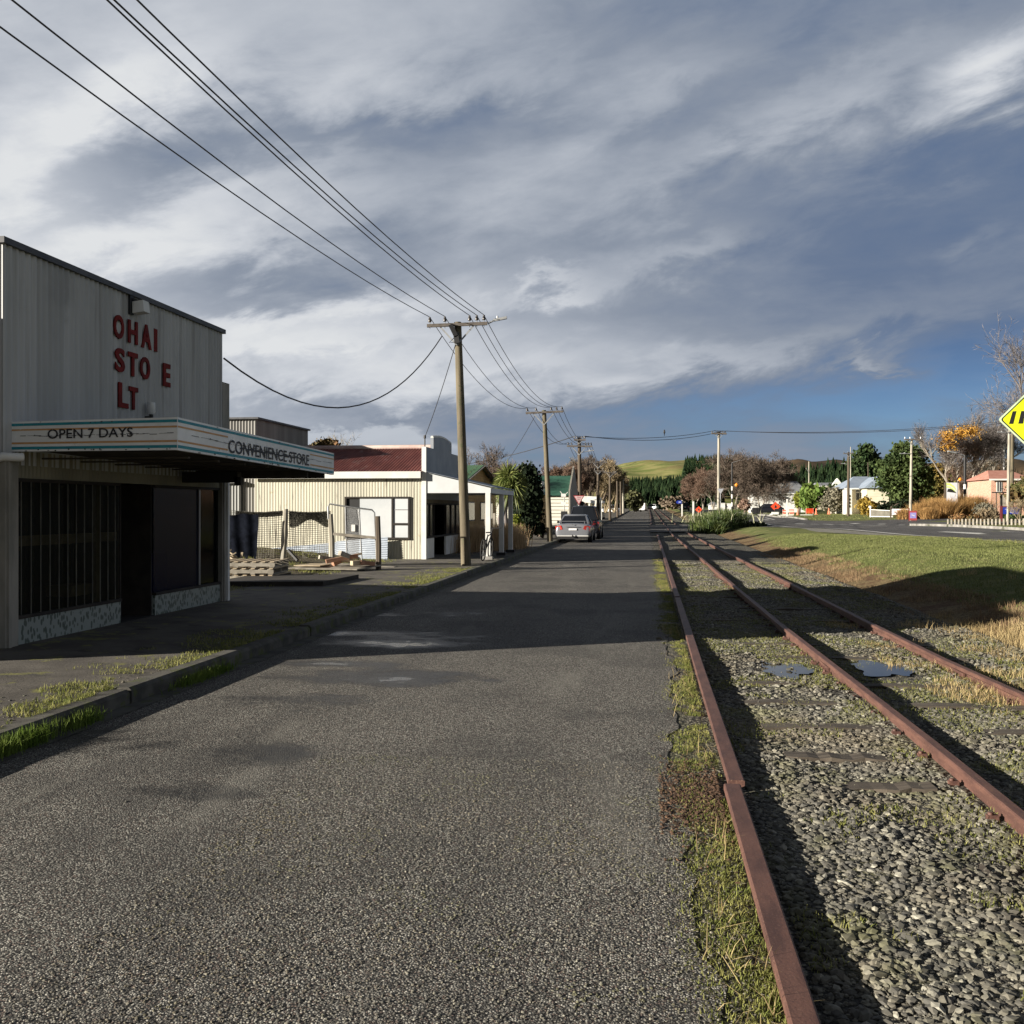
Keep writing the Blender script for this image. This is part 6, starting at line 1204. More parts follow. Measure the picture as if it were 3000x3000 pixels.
house('white_bungalow', 'low white bungalow just right of the tall pale pole in the distance', 2080, 2102, 1480, 1470, 235, 6, M_white, M_greyroof, (.3, .7))
house('far_pale_roof', 'far house with long pale roof at the end of the railway', 1893, 1925, 1484, 1473, 330, 8, M_wboard, M_galv, (.1, .6))
# cottage with green gable roof, front facing the road
ct_ = thing('gabled_cottage', 'yellow weatherboard cottage with pale green gable roof behind the verandah', 'house', (-11, 62, .15)); XCt = -11.0
yA, yBt = PX(1366, 1500, XCt).y, PX(1453, 1500, XCt).y; ym = PX(1403, 1365, XCt).y; zr = PX(1403, 1365, XCt).z; ze = PX(1453, 1428, XCt).z; yA = 2*ym-yBt
tf = lambda z: (0, yBt-yA) if z < ze else ((z-ze)/(zr-ze)*(ym-yA), (yBt-yA)-(z-ze)/(zr-ze)*(yBt-ym))
b = MB(); b.boards((XCt, yA, 0), Ey, yBt-yA, .15, zr-.05, Ex, .17, topf=tf, lip=.05); b.boards((XCt-8, yA, 0), Ex, 8, .15, ze, -Ey, .17); b.box((XCt-8, yA+.05, .1), (XCt-.05, yBt-.05, ze)); b.build('wall', M_ywood, ct_)
b = MB(); b.corr((XCt-8, yA-.3, ze-.1), Ex, (0, ym-yA+.3, zr-ze+.15), (0, -.5, 1), 8.35, math.hypot(ym-yA+.3, zr-ze+.15), .12, .012); b.corr((XCt-8, yBt+.3, ze-.1), Ex, (0, ym-yBt-.3, zr-ze+.15), (0, .5, 1), 8.35, math.hypot(ym-yBt-.3, zr-ze+.15), .12, .012); b.build('roof', M_moss_roof, ct_)
b = MB(); b.bar((XCt+.32, yA-.3, ze-.15), (XCt+.32, ym, zr+.0), .05, .26, up=(1, 0, 0)); b.bar((XCt+.32, yBt+.3, ze-.15), (XCt+.32, ym, zr+.0), .05, .26, up=(1, 0, 0)); b.build('barge_board', M_trim, ct_)
for (u, w_) in ((.14, .22), (.52, .16), (.74, .12)):
    y = yA+(yBt-yA)*u; ww = (yBt-yA)*w_; f = MB(); f.box((XCt+.03, y, .95), (XCt+.08, y+ww, 2.15)); wf = f.build('window', M_trim, ct_); MB().box((XCt+.085, y+.07, 1.02), (XCt+.09, y+ww-.07, 2.08)).build('pane', M_pane, wf)
for px, lab in ((1424, 'grey garden post standing left of the first white verandah post'), (1448, 'grey garden post seen between the first two verandah posts')): 
    q = PX(px, 1570, -7.2); MB().box((q.x-.06, q.y-.06, .1), (q.x+.06, q.y+.06, 1.5)).build('garden_fence_post', M_woodg, None, label=lab, cat='fence post')
# small yellow building
YY = 64; x0, x1 = PY(1535, 1500, YY).x, PY(1584, 1500, YY).x; ze = PY(1570, 1449, YY).z
yb_ = thing('yellow_annex', 'small yellow weatherboard annex with dark green roof and white flue', 'building', (x1, YY, .1)); b = MB(); b.boards((x0, YY, 0), Ex, x1-x0, .1, ze, -Ey, .2); b.box((x0, YY+.04, .1), (x1-.02, YY+5, ze)); b.boards((x1, YY, 0), Ey, 5, .1, ze, Ex, .2); b.build('wall', M_ywood, yb_)
b = MB(); zr = PY(1560, 1418, YY+3).z; b.add([(x0, YY-.2, ze), (x1+.25, YY-.2, ze), (x1+.25, YY+5.2, ze), (x0, YY+5.2, ze), (x0, YY+3, zr), (x1-1.0, YY+3, zr)], [(0, 1, 5, 4), (1, 2, 5), (2, 3, 4, 5), (0, 3, 2, 1), (0, 4, 3)]); b.build('roof', M_green_roof, yb_)
b = MB(); b.box((x1-.9, YY-.05, .5), (x1-.1, YY-.03, 1.5)); b.build('door_panel', mat('ochre_panel', (.42, .26, .05), (.50, .32, .08), 2, .6), yb_)
b = MB(); q = P(1557, 1430, 67); b.tube([q-Ez*.6, P(1557, 1386, 67)], .11, 8); fl_ = b.build('flue', M_white, yb_); b = MB(); q = P(1557, 1385, 67); b.tube([q-Ez*.05, q+Ez*.12], .17, 8); b.build('flue_cowl', M_black, fl_)
b = MB(); q = P(1574, 1430, 66); b.box((q.x-.45, q.y, q.z-.3), (q.x+.3, q.y+1.5, q.z+.45)); b.build('roof_box', M_white, yb_)
# green roofed hall
YH = 79.4; x0, x1 = PY(1560, 1500, YH).x, PY(1666, 1500, YH).x; ze = PY(1620, 1452, YH).z; zr = PY(1620, 1394, YH+4).z; zg = float(rise(YH))
hl = thing('weatherboard_hall', 'white weatherboard hall with dark green roof and pointed false front', 'building', (x1, YH, zg)); b = MB(); b.boards((x0, YH, 0), Ex, x1-x0, .25+zg, ze, -Ey, .27, lip=.10); b.box((x0, YH+.05, zg), (x1-.05, YH+8, ze)); b.build('wall', M_wboard, hl)
b = MB(); b.add([(x0-.1, YH-.3, ze), (x1, YH-.3, ze), (x1, YH+4, zr), (x0-.1, YH+4, zr), (x0-.1, YH+8.3, ze), (x1, YH+8.3, ze)], [(0, 1, 2, 3), (3, 2, 5, 4), (0, 3, 4), (1, 5, 2)]); b.build('roof', M_green_roof, hl)
b = MB(); b.box((x0, YH+.0, zg), (x1, YH+.1, zg+.24)); b.build('footing', M_darkwood, hl)
b = MB(); zp = PX(1673, 1374, x1).z; b.prism([(x1+.02, YH-.35, zg), (x1+.02, YH+8.35, zg), (x1+.02, YH+8.35, ze+.4), (x1+.02, YH+4, zp+.3), (x1+.02, YH-.35, ze+.4)], (.12, 0, 0)); b.build('false_front', M_trim, hl)
# verandah shops
def vshop(lab, y0, y1, xw, xv, zw, npost, wm, sgn, zv0=2.55, zv1=2.25):
    zg = float(rise((y0+y1)/2)); r = thing('verandah_shop', lab, 'shop', (xw, y0, zg)); b = MB(); b.boards((xw-7, y0, 0), Ex, 7, zg, zg+zw*.85, -Ey, .2); b.box((xw-7, y0+.05, zg), (xw-.05, y1, zg+zw*.85)); b.box((xw-.06, y0, zg), (xw, y1, zg+zw)); b.build('wall', wm, r)
    b = MB(); b.prism([(xw+.01, y0, zg+zv0), (xv, y0, zg+zv1), (xv, y0, zg+zv1+.12), (xw+.01, y0, zg+zv0+.12)], (0, y1-y0, 0)); b.build('verandah_roof', M_galv, r)
    b = MB(); b.box((xv, y0-.03, zg+zv1-.15), (xv+.05, y1, zg+zv1+.14)); b.prism([(xw+.01, y0-.04, zg+zv0-.2), (xv, y0-.04, zg+zv1-.15), (xv, y0-.04, zg+zv1+.14), (xw+.01, y0-.04, zg+zv0+.16)], (0, .035, 0)); b.build('verandah_fascia', M_white, r)
    for k in range(npost):
        y = y0+.15+(y1-y0-.3)*k/(npost-1); b = MB(); b.box((xv-.16, y-.07, zg+.1), (xv-.02, y+.07, zg+zv1-.15)); b.build('post', M_white, r)
    for k in range(2):
        y = y0+.6+(y1-y0)/2*k; f = MB(); f.box((xw+.0, y, zg+.9), (xw+.05, y+(y1-y0)/2-1.2, zg+2.2)); wf = f.build('window', M_darkwood, r); MB().box((xw+.055, y+.1, zg+1.0), (xw+.06, y+(y1-y0)/2-1.3, zg+2.1)).build('pane', M_pane, wf)
    return r
vshop('white verandah shop beside the third power pole with slanting fascia', 90, 97, -7.0, -5.0, 3.0, 2, M_wboard, 1)
vshop('second verandah shop with stout white posts beyond the fourth pole', 101, 112, -7.6, -5.0, 3.4, 3, M_wboard, 1, 2.7, 2.6)
r = vshop('third small verandah far along the side road', 122, 130, -8.0, -5.4, 3.0, 2, M_wboard, 1)
# ================================================================== SIGNS AND ROADSIDE THINGS
def plate(mb, c, poly, t_=.01, m=0, y=None):
    mb.prism([(c.x+p[0], c.y, c.z+p[1]) for p in poly], (0, t_, 0), m)
def rounded(h, r, n=5):
    out = []
    for k, (dx_, dz_, a0) in enumerate(((0, -1, 225), (1, 0, 315), (0, 1, 45), (-1, 0, 135))):
        cx, cz = dx_*(h-r*1.414), dz_*(h-r*1.414)
        for j in range(n+1): a = R(a0+90*j/n); out.append((cx+r*math.cos(a), cz+r*math.sin(a)))
    return out
d = 13.0; c = P(3064, 1228, d); h = 134*d/3000
ys = thing('warning_sign', 'fluorescent yellow diamond warning sign with slanting black bars at the right edge', 'road sign', (c.x, c.y+.05, gz(c.x, c.y))); 
b = MB(); plate(b, c, rounded(h, .035), .004, 0); b.build('sign_plate', M_metal, ys)
b = MB(); plate(b, c+Vector((0, -.004, 0)), rounded(h-.008, .035), .003, 0); b.build('white_edge', mat('pale_green_edge', (.62, .78, .48), None, rough=.4), ys)
b = MB(); plate(b, c+Vector((0, -.008, 0)), rounded(h-.032, .03), .003, 0); b.build('black_border', M_black, ys)
b = MB(); plate(b, c+Vector((0, -.012, 0)), rounded(h-.052, .028), .003, 0); b.build('yellow_face', M_yelsign, ys)
s_ = d/3000; ce = P(3064, 1228, d)
def bar_(pts): return [((x-3064)*s_, (1228-y)*s_) for x, y in pts]
def zpx(x, y): return 2860+x*140/588, 1100+y*460/1932
for pts in ([(465, 437), (508, 435), (471, 592), (422, 592)], [(565, 435), (610, 435), (585, 590), (530, 590)]): b = MB(); plate(b, c+Vector((0, -.015, 0)), bar_([zpx(*q) for q in pts])[::-1], .002); b.build('black_bar', M_black, ys)
for pts in ([(3022, 1203), (3034, 1203), (3034, 1241), (3020, 1241)], [(3048, 1203), (3080, 1203), (3080, 1241), (3048, 1241)], [(3094, 1203), (3106, 1203), (3108, 1241), (3094, 1241)], [(3118, 1203), (3128, 1203), (3140, 1241), (3128, 1241)]): b = MB(); plate(b, c+Vector((0, -.015, 0)), bar_(pts)[::-1], .002); b.build('black_bar', M_black, ys)
b = MB(); b.tube([(c.x, c.y+.04, gz(c.x, c.y)-.1), (c.x, c.y+.04, c.z+h*.8)], .03, 8); b.build('sign_post', M_galvpost, ys)
def tri(c, s, pt_down=True, k=1.0): return [(-s*k, s*.58*k), (0, -s*1.15*k), (s*k, s*.58*k)][::1]
c = P(1696, 1461, 64); s = 16.5*64/3000; gw = thing('give_way_sign', 'red bordered GIVE WAY triangle sign on a post in front of the third power pole', 'road sign', (c.x, c.y, gz(c.x, c.y)))
b = MB(); plate(b, c, tri(c, s)); b.build('sign_border', mat('give_way_red', (.22, .015, .02), None, rough=.5), gw); b = MB(); plate(b, c+Vector((0, -.012, .0)), tri(c, s, k=.80)); b.build('sign_face', M_pink, gw)
b = MB(); put_text(b, 'GIVE', c+Vector((-s*.36, -.014, s*.10)), Ex, Ez, s*.72, s*.24); put_text(b, 'WAY', c+Vector((-s*.24, -.014, -s*.24)), Ex, Ez, s*.48, s*.22); b.build('lettering', mat('faded_letter', (.08, .04, .05)), gw)
b = MB(); b.tube([(c.x, c.y+.05, gz(c.x, c.y)), (c.x, c.y+.05, c.z+.2)], .035, 8); b.build('sign_post', M_galvpost, gw); b = MB(); q = c+Vector((.18, .12, -.38)); b.tube([q, q+Vector((0, .02, 0))], .22, 16); b.build('round_sign_back', M_black, gw)
b = MB(); q = c+Vector((-.1, .08, -.82)); b.box((q.x-.2, q.y, q.z-.1), (q.x+.2, q.y+.02, q.z+.28)); b.build('small_plate', M_white, gw)
c = P(1651, 1452, 60); ss = thing('street_name_post', 'galvanised street name post with small pale boxes beside the hall wall', 'sign post', (c.x, c.y, .15)); b = MB(); b.tube([(c.x+.05, c.y, .15), (c.x+.05, c.y, c.z+.1)], .03, 8); b.build('post', M_galvpost, ss)
for dz_ in (.05, -.45): b = MB(); b.box((c.x-.14, c.y-.03, c.z+dz_-.12), (c.x+.14, c.y+.03, c.z+dz_+.06)); b.bar((c.x-.2, c.y, c.z+dz_+.2), (c.x-.05, c.y, c.z+dz_), .03); b.bar((c.x+.25, c.y, c.z+dz_+.16), (c.x+.1, c.y, c.z+dz_), .03); b.build('pale_box', M_white, ss)
c = P(1653, 1510, 58); b = MB(); b.box((c.x-.19, c.y, c.z-.26), (c.x+.19, c.y+.04, c.z+.24)); b.tube([(c.x, c.y+.02, .15), (c.x, c.y+.02, c.z-.2)], .03, 6); b.build('dark_board', M_black, None, label='small black board left of the parked cars', cat='signboard')
c = P(2111, 1437, 86.5); b = MB(); s = 9.5*86/3000; plate(b, c, tri(c, s)); b.tube([(c.x, c.y+.04, gz(c.x, c.y)), (c.x, c.y+.04, c.z+.1)], .03, 6); b.build('give_way_sign', M_greysign, None, label='dull back of a triangular sign beside the tall pale pole', cat='road sign')
# striped crossing beacons
def beacon(px, pyb, pyt, lab, gxp, gyp, arm, d):
    a = P(px, pyb, d); a.z = gz(a.x, a.y); c = P(px, pyt, d); r = thing('crossing_beacon', lab, 'beacon', a, 0, 'striped crossing beacons'); Hh = c.z-a.z; n_ = 8
    b = MB(); zt = a.z+Hh*.62
    b.tube([(a.x, a.y, zt), c], .13, 10, 1)
    for k in range(n_): z0, z1 = a.z+(zt-a.z)*k/n_, a.z+(zt-a.z)*(k+1)/n_; b.tube([(a.x, a.y, z0), (a.x, a.y, z1)], .13, 10, k % 2, cap=False)
    b.build('striped_pole', [M_white, M_black], r)
    g = P(gxp, gyp, d); rr_ = 6.0*d/3000; b = MB(); b.tube([g+Ez*(-rr_+rr_*2*k/8) for k in range(9)], [rr_*math.sin(math.pi*max(.06, min(.94, k/8))) for k in range(9)], 12); gl = b.build('amber_globe', M_amber, r); b = MB(); b.bar((a.x, a.y, g.z-rr_), g-Ez*rr_, .04); b.build('globe_bracket', M_metal, r)
    p1, p2, p3 = [P(x, y, d) for x, y in arm]; b = MB(); b.tube([p1, p2], .035, 6); la = b.build('lamp_arm', M_metal, r); b = MB(); b.bar(p2, p3, .32, .12); b.build('lamp_head', M_metal, la)
beacon(2145, 1502, 1356, 'black and white striped beacon pole with amber globe beside the big bare tree', 2158, 1421, ((2144, 1356), (2165, 1349), (2186, 1345)), 150)
beacon(2827, 1519, 1334, 'black and white striped beacon pole with amber globe in the garden by the town sign', 2813, 1405, ((2826, 1334), (2800, 1327), (2777, 1322)), 98)
b = MB(); a = hit(2161, 1492)[0]; b.tube([a, (a.x, a.y, P(2161, 1440, 150).z)], .18, 7); b.build('timber_post', M_woodg, None, label='stout wooden post behind the amber globe of the left beacon', cat='post')
def wpost(px, pyb, pyt, r, lab, m_=None, name='marker_post', grp='white posts'):
    a, dd = hit(px, pyb); b = MB(); t_ = P(px, pyt, dd); b.box((a.x-r, a.y-r, a.z-.1), (a.x+r, a.y+r, t_.z)); o = b.build(name, m_ or M_white, None, label=lab, cat='post', group=grp); return o, a, dd
wpost(2031, 1539, 1469, .085, 'tall white square post at the right end of the level crossing'); o, a, dd = wpost(1998, 1513, 1466, .10, 'white post carrying the blue arrow sign')
c = P(1989, 1471, dd); s = dd/3000; b = MB(); b.prism([(c.x-9*s, c.y-.15, c.z), (c.x-5*s, c.y-.15, c.z+4.5*s), (c.x+8*s, c.y-.15, c.z+4.5*s), (c.x+8*s, c.y-.15, c.z-4.5*s), (c.x-5*s, c.y-.15, c.z-4.5*s)], (0, .04, 0)); sg = b.build('direction_sign', M_blue, None, label='blue arrow shaped direction sign on a white post', cat='road sign')
b = MB(); b.box((c.x-1*s, c.y-.17, c.z-1.5*s), (c.x+6*s, c.y-.16, c.z+1.5*s)); b.build('sign_panel', mat('pale_blue', (.35, .42, .65)), sg)
wpost(2306, 1514, 1462, .09, 'slim white post on the lawn before the white house'); wpost(2872, 1500, 1444, .13, 'white post on the garden mound right of the striped beacon'); wpost(1818, 1503, 1473, .13, 'white post beside the far power poles on the side road'); wpost(1952, 1490, 1465, .12, 'thin white post at the far end of the railway'); wpost(2014, 1533, 1510, .10, 'short dark stump post left of the white crossing post', M_poleD, 'stump_post', 'short posts')
b = MB(); a = hit(2041, 1540)[0]; b.box((a.x-.22, a.y-.1, a.z), (a.x+.22, a.y+.1, a.z+.16)); b.build('concrete_block', M_white, None, label='low white block at the edge of the level crossing', cat='block')
# orange roadworks
def owsign(px, py, rad, pyb, d, lab):
    c = P(px, py, d); g = gz(c.x, c.y); r = thing('roadworks_sign', lab, 'road sign', (c.x, c.y, g), 0, 'orange roadworks signs'); s = rad*d/3000
    b = MB(); plate(b, c, [(-s, 0), (0, -s), (s, 0), (0, s)], .02); sp = b.build('sign_plate', M_oran, r); b = MB(); plate(b, c+Vector((0, -.01, 0)), [(-s*.25, -s*.3), (s*.2, -s*.3), (s*.25, 0), (0, s*.4), (-s*.1, .1)], .008); b.build('symbol', M_black, sp)
    b = MB(); b.tube([(c.x-.05, c.y+.05, g), (c.x, c.y+.03, c.z)], .03, 5); b.tube([(c.x-.45, c.y-.2, g+.05), (c.x+.45, c.y+.3, g+.05)], .03, 5); b.tube([(c.x+.45, c.y-.2, g+.05), (c.x-.45, c.y+.3, g+.05)], .03, 5); b.build('stand', M_black, r)
owsign(2047, 1493, 10, 1510, 135, 'orange diamond roadworks sign right of the white crossing post'); owsign(2272, 1484, 14, 1508, 128, 'larger orange roadworks sign in front of the white house')
c = hit(2272, 1513)[0]; b = MB(); b.box((c.x-.45, c.y-.3, c.z+.25), (c.x+.35, c.y+.3, c.z+.55)); b.tube([(c.x-.55, c.y-.1, c.z+.18), (c.x-.55, c.y+.02, c.z+.18)], .18, 10); b.tube([(c.x+.4, c.y-.1, c.z+.18), (c.x+.4, c.y+.02, c.z+.18)], .18, 10); b.box((c.x-.1, c.y-.3, c.z+.56), (c.x+.6, c.y+.3, c.z+.95), 1); b.build('equipment_trolley', [M_white, M_black], None, label='small white trolley with black box under the larger orange sign', cat='trolley')
for (px0, px1, py0, py1, d, lab) in ((2293, 2306, 1483, 1497, 138, 'orange and white barrier just left of the slim white post'), (2312, 2326, 1482, 1499, 136, 'tall orange slatted barrier right of the slim white post'), (2361, 2383, 1487, 1497, 140, 'wide red orange mesh barrier below the weeping tree')):
    A_, B_ = P(px0, py1, d), P(px1, py0, d); g = gz(A_.x, A_.y); r = thing('road_barrier', lab, 'barrier', (A_.x, A_.y, g), 0, 'orange roadworks barriers'); Hh = max(.7, B_.z-A_.z)
    for k in range(4): b = MB(); b.box((A_.x, A_.y, g+.15+Hh*k/4), (B_.x, A_.y+.05, g+.15+Hh*(k+.7)/4)); b.build('rail_board', M_oran if k % 2 or px0 > 2350 else mat('pale_orange', (.75, .5, .4)), r)
    b = MB(); b.box((A_.x, A_.y+.06, g), (A_.x+.07, A_.y+.12, g+Hh+.15)); b.build('leg', M_white, r); b = MB(); b.box((B_.x-.07, A_.y+.06, g), (B_.x, A_.y+.12, g+Hh+.15)); b.build('leg', M_white, r)
for (px0, px1, py, lab) in ((2285, 2324, 1499, 'long white kerb block lying by the orange barriers'), (2346, 2380, 1499, 'second white block lying below the mesh barrier'), (2298, 2325, 1504, 'short white block nearest the main road')):
    d = 134; A_, B_ = P(px0, py, d), P(px1, py, d); g = gz(A_.x, A_.y); b = MB(); b.box((A_.x, A_.y, g), (B_.x, A_.y+.25, g+.18)); b.build('barrier_block', M_white, None, label=lab, cat='block', group='white blocks at the roadworks')
for (px, py, lab) in ((2337, 1501, 'orange and white cone beside the barriers'), (2391, 1499, 'pale orange cone below the weeping tree'), (2428, 1497, 'pink orange cone below the grey bush')):
    a, dd = hit(px, py); a = P(px, py, 137); a.z = gz(a.x, a.y); b = MB(); b.box((a.x-.2, a.y-.2, a.z), (a.x+.2, a.y+.2, a.z+.05)); b.tube([a+Ez*.05, a+Ez*.35, a+Ez*.36, a+Ez*.55, a+Ez*.56, a+Ez*.85], [.16, .11, .11, .08, .08, .04], 10); b.build('traffic_cone', mat('cone_orange', (.75, .22, .12)), None, label=lab, cat='cone', group='traffic cones')
# bins, kiosks
for k, px in enumerate((2211, 2218, 2225)):
    a = P(px, 1504, 138); g = gz(a.x, a.y); b = MB(); b.prism([(a.x-.26, a.y, g+.08), (a.x+.26, a.y, g+.08), (a.x+.30, a.y, g+1.0), (a.x-.30, a.y, g+1.0)], (0, .6, 0)); b.box((a.x-.32, a.y-.03, g+1.0), (a.x+.32, a.y+.64, g+1.07)); b.build('wheelie_bin', M_black, None, label='black bin in the row of bins left of the big bare tree', cat='bin', group='black bins beside the big bare tree')
for (x0, x1, yt, lab) in ((2113, 2124, 1475, 'white kiosk box left of the dark gap behind the flax bush'), (2130, 2142, 1476, 'white kiosk box nearest the striped beacon')):
    A_ = P(x0, 1500, 128); B_ = P(x1, yt, 128); g = gz(A_.x, A_.y); b = MB(); b.box((A_.x, A_.y, g), (B_.x, A_.y+.5, B_.z)); b.box((A_.x-.04, A_.y-.04, B_.z), (B_.x+.04, A_.y+.54, B_.z+.06)); o = b.build('kiosk_box', M_white, None, label=lab, cat='kiosk', group='white kiosk boxes'); MB().box((A_.x+.1, A_.y-.02, g+.3), (B_.x-.1, A_.y-.005, g+.7)).build('grille', M_greysign, o)
b = MB(); A_ = P(2127, 1500, 128); g = gz(A_.x, A_.y); b.box((A_.x-.08, A_.y, g), (A_.x+.08, A_.y+.2, g+1.25)); b.tube([(A_.x, A_.y, g+1.25), (A_.x, A_.y, g+1.35)], .1, 8); b.build('water_fountain', M_black, None, label='dark upright stand between the two white kiosk boxes', cat='stand')
# villa fence, banner, garden signs
a, c = P(2550, 1503, 112), P(2616, 1504, 108); vf = thing('slat_fence', 'low pale slatted fence before the cream villa', 'fence', a); b = MB(); g = gz(a.x, a.y); b.bar((a.x, a.y, g+.85), (c.x, c.y, g+.72), .12, .06); b.bar((a.x, a.y, g+.1), (c.x, c.y, g+.1), .1, .06); b.build('rail', M_white, vf); b = MB()
for k in range(46): p = a.lerp(c, k/45); b.box((p.x-.02, p.y-.02, g), (p.x+.02, p.y+.02, g+.83-.13*k/45))
b.build('slats', M_trim, vf); b = MB(); b.tube([(a.x, a.y, g), (a.x, a.y, g+1.1)], .08, 6); b.tube([(a.x, a.y, g+1.05), (a.x, a.y, g+1.25)], [.2, .16], 8); b.build('end_post', M_white, vf)
a, c = P(2612, 1508, 100), P(2663, 1491, 98); bn = thing('banner', 'long pale banner sign beside the slatted fence', 'banner', a); b = MB(); g = gz(a.x, a.y); b.add([(a.x, a.y, a.z), (c.x, c.y, a.z+.05), (c.x, c.y, c.z), (a.x, a.y, c.z), (a.x, a.y+.03, a.z), (c.x, c.y+.03, a.z+.05), (c.x, c.y+.03, c.z), (a.x, a.y+.03, c.z)], [(0, 1, 2, 3), (7, 6, 5, 4), (0, 4, 5, 1), (2, 6, 7, 3)]); b.build('sheet', mat('pale_lilac_sheet', (.50, .46, .48), (.58, .55, .56), 5, .7), bn)
b = MB()
for k, (u0, u1_) in enumerate(((.08, .25), (.30, .52), (.58, .88), (.12, .4), (.5, .8))): z_ = c.z-.17 if k < 3 else c.z-.38; p, q = Vector((a.x, a.y-.03, z_)).lerp(Vector((c.x, c.y-.03, z_)), u0), Vector((a.x, a.y-.03, z_)).lerp(Vector((c.x, c.y-.03, z_)), u1_); b.bar(p, q, .01, .07)
b.build('faded_stripes', mat('faded_purple', (.25, .2, .3)), bn); b = MB(); b.box((a.x-.14, a.y-.05, g), (a.x-.02, a.y+.07, c.z+.05)); b.build('post', M_poleD, bn)
c = P(2675, 1508, 90); g = gz(c.x, c.y); sgn = thing('propped_sign', 'small red framed blue sign propped beside the pale pole', 'sign', (c.x, c.y, g)); w_ = .32; b = MB(); b.box((c.x-w_, c.y, g+.12), (c.x+w_, c.y+.03, g+.95)); b.build('frame', mat('red_frame', (.35, .05, .05)), sgn); b = MB(); b.box((c.x-w_+.06, c.y-.01, g+.3), (c.x+w_-.06, c.y-.002, g+.8)); b.build('face', mat('violet_face', (.22, .2, .5), (.3, .28, .55), 8, .5), sgn); b = MB(); b.bar((c.x-.12, c.y-.014, g+.6), (c.x+.14, c.y-.014, g+.5), .01, .06); b.build('white_mark', M_white, sgn); b = MB(); b.box((c.x-w_-.05, c.y+.05, g), (c.x-w_+.05, c.y+.1, g+1.2)); b.box((c.x-.1, c.y-.1, g), (c.x+w_, c.y+.3, g+.06)); b.build('stand', mat('dark_red_post', (.12, .02, .02)), sgn)
d = 97; A_, B_ = P(2772, 1475, d), P(2804, 1414, d); g = gz(A_.x, A_.y); tsn = thing('town_sign', 'tall pale town sign with lime green swoosh and black hill shape', 'sign', (A_.x, A_.y, g)); W_, Z0, Z1 = B_.x-A_.x, A_.z-.5, B_.z
b = MB(); b.box((A_.x, A_.y, Z0), (B_.x, A_.y+.08, Z1)); b.build('sign_panel', mat('pale_sign', (.62, .63, .66), (.55, .56, .60), 1, .5), tsn); b = MB(); b.box((A_.x-.16, A_.y-.02, g), (A_.x-.01, A_.y+.12, Z1+.02)); b.box((B_.x+.01, A_.y, g), (B_.x+.06, A_.y+.12, Z1+.02)); b.build('side_post', M_poleD, tsn)
sw = lambda pts: [(A_.x+W_*u, A_.y-.012, Z1-(B_.z-A_.z)*v) for u, v in pts][::-1]
b = MB(); b.prism(sw([(.02, .02), (.35, .03), (.70, .18), (.95, .42), (.62, .24), (.30, .13), (.02, .12)]), (0, .01, 0)); b.prism(sw([(.02, .17), (.3, .18), (.62, .3), (.90, .50), (.55, .36), (.28, .25), (.02, .23)]), (0, .01, 0)); b.build('green_swoosh', mat('lime_green', (.55, .70, .18)), tsn)
b = MB(); b.prism(sw([(.08, .44), (.16, .30), (.42, .29), (.62, .36), (.88, .48), (.9, .50), (.5, .47)]), (0, .01, 0)); b.build('black_emblem', M_black, tsn)
d = 82; A_, B_ = P(2938, 1506, d), P(2984, 1486, d); g = gz(A_.x, A_.y); bs = thing('blue_sign', 'low blue sign board with maroon end post at the right edge', 'sign', (A_.x, A_.y, g)); b = MB(); b.box((A_.x, A_.y, A_.z), (B_.x, A_.y+.06, B_.z)); b.build('board', M_blue, bs); b = MB(); b.box((A_.x-.2, A_.y-.02, g), (A_.x-.03, A_.y+.08, B_.z+.12)); b.box((A_.x-.05, A_.y-.02, B_.z+.003), (B_.x+.1, A_.y+.08, B_.z+.08)); b.build('frame', M_maroon, bs)
b = MB()
for (u0, u1_, v) in ((.12, .88, .3), (.2, .4, .55), (.45, .8, .55), (.3, .7, .78)): b.box((A_.x+(B_.x-A_.x)*u0, A_.y-.01, B_.z-(B_.z-A_.z)*v-.02), (A_.x+(B_.x-A_.x)*u1_, A_.y-.002, B_.z-(B_.z-A_.z)*v+.02))
b.build('pale_lines', mat('pale_blue', (.35, .42, .65)), bs)
d = 95; A_, B_ = P(2919, 1492, d), P(2950, 1444, d); g = gz(A_.x, A_.y); sh = thing('notice_shelter', 'dark framed shelter with grey panel before the brick building', 'shelter', (A_.x, A_.y, g)); b = MB(); b.box((A_.x-.15, A_.y-.3, B_.z), (B_.x+.15, A_.y+.9, B_.z+.09)); b.build('roof', M_black, sh)
for X in (A_.x, A_.x+.35, B_.x): b = MB(); b.box((X-.04, A_.y-.04, g), (X+.04, A_.y+.04, B_.z)); b.build('post', M_poleD, sh)
b = MB(); b.box((A_.x+.42, A_.y+.05, g+.2), (B_.x-.06, A_.y+.09, B_.z-.12)); b.build('panel', mat('grey_tan_panel', (.28, .24, .19), (.34, .30, .24), 2, .8), sh)
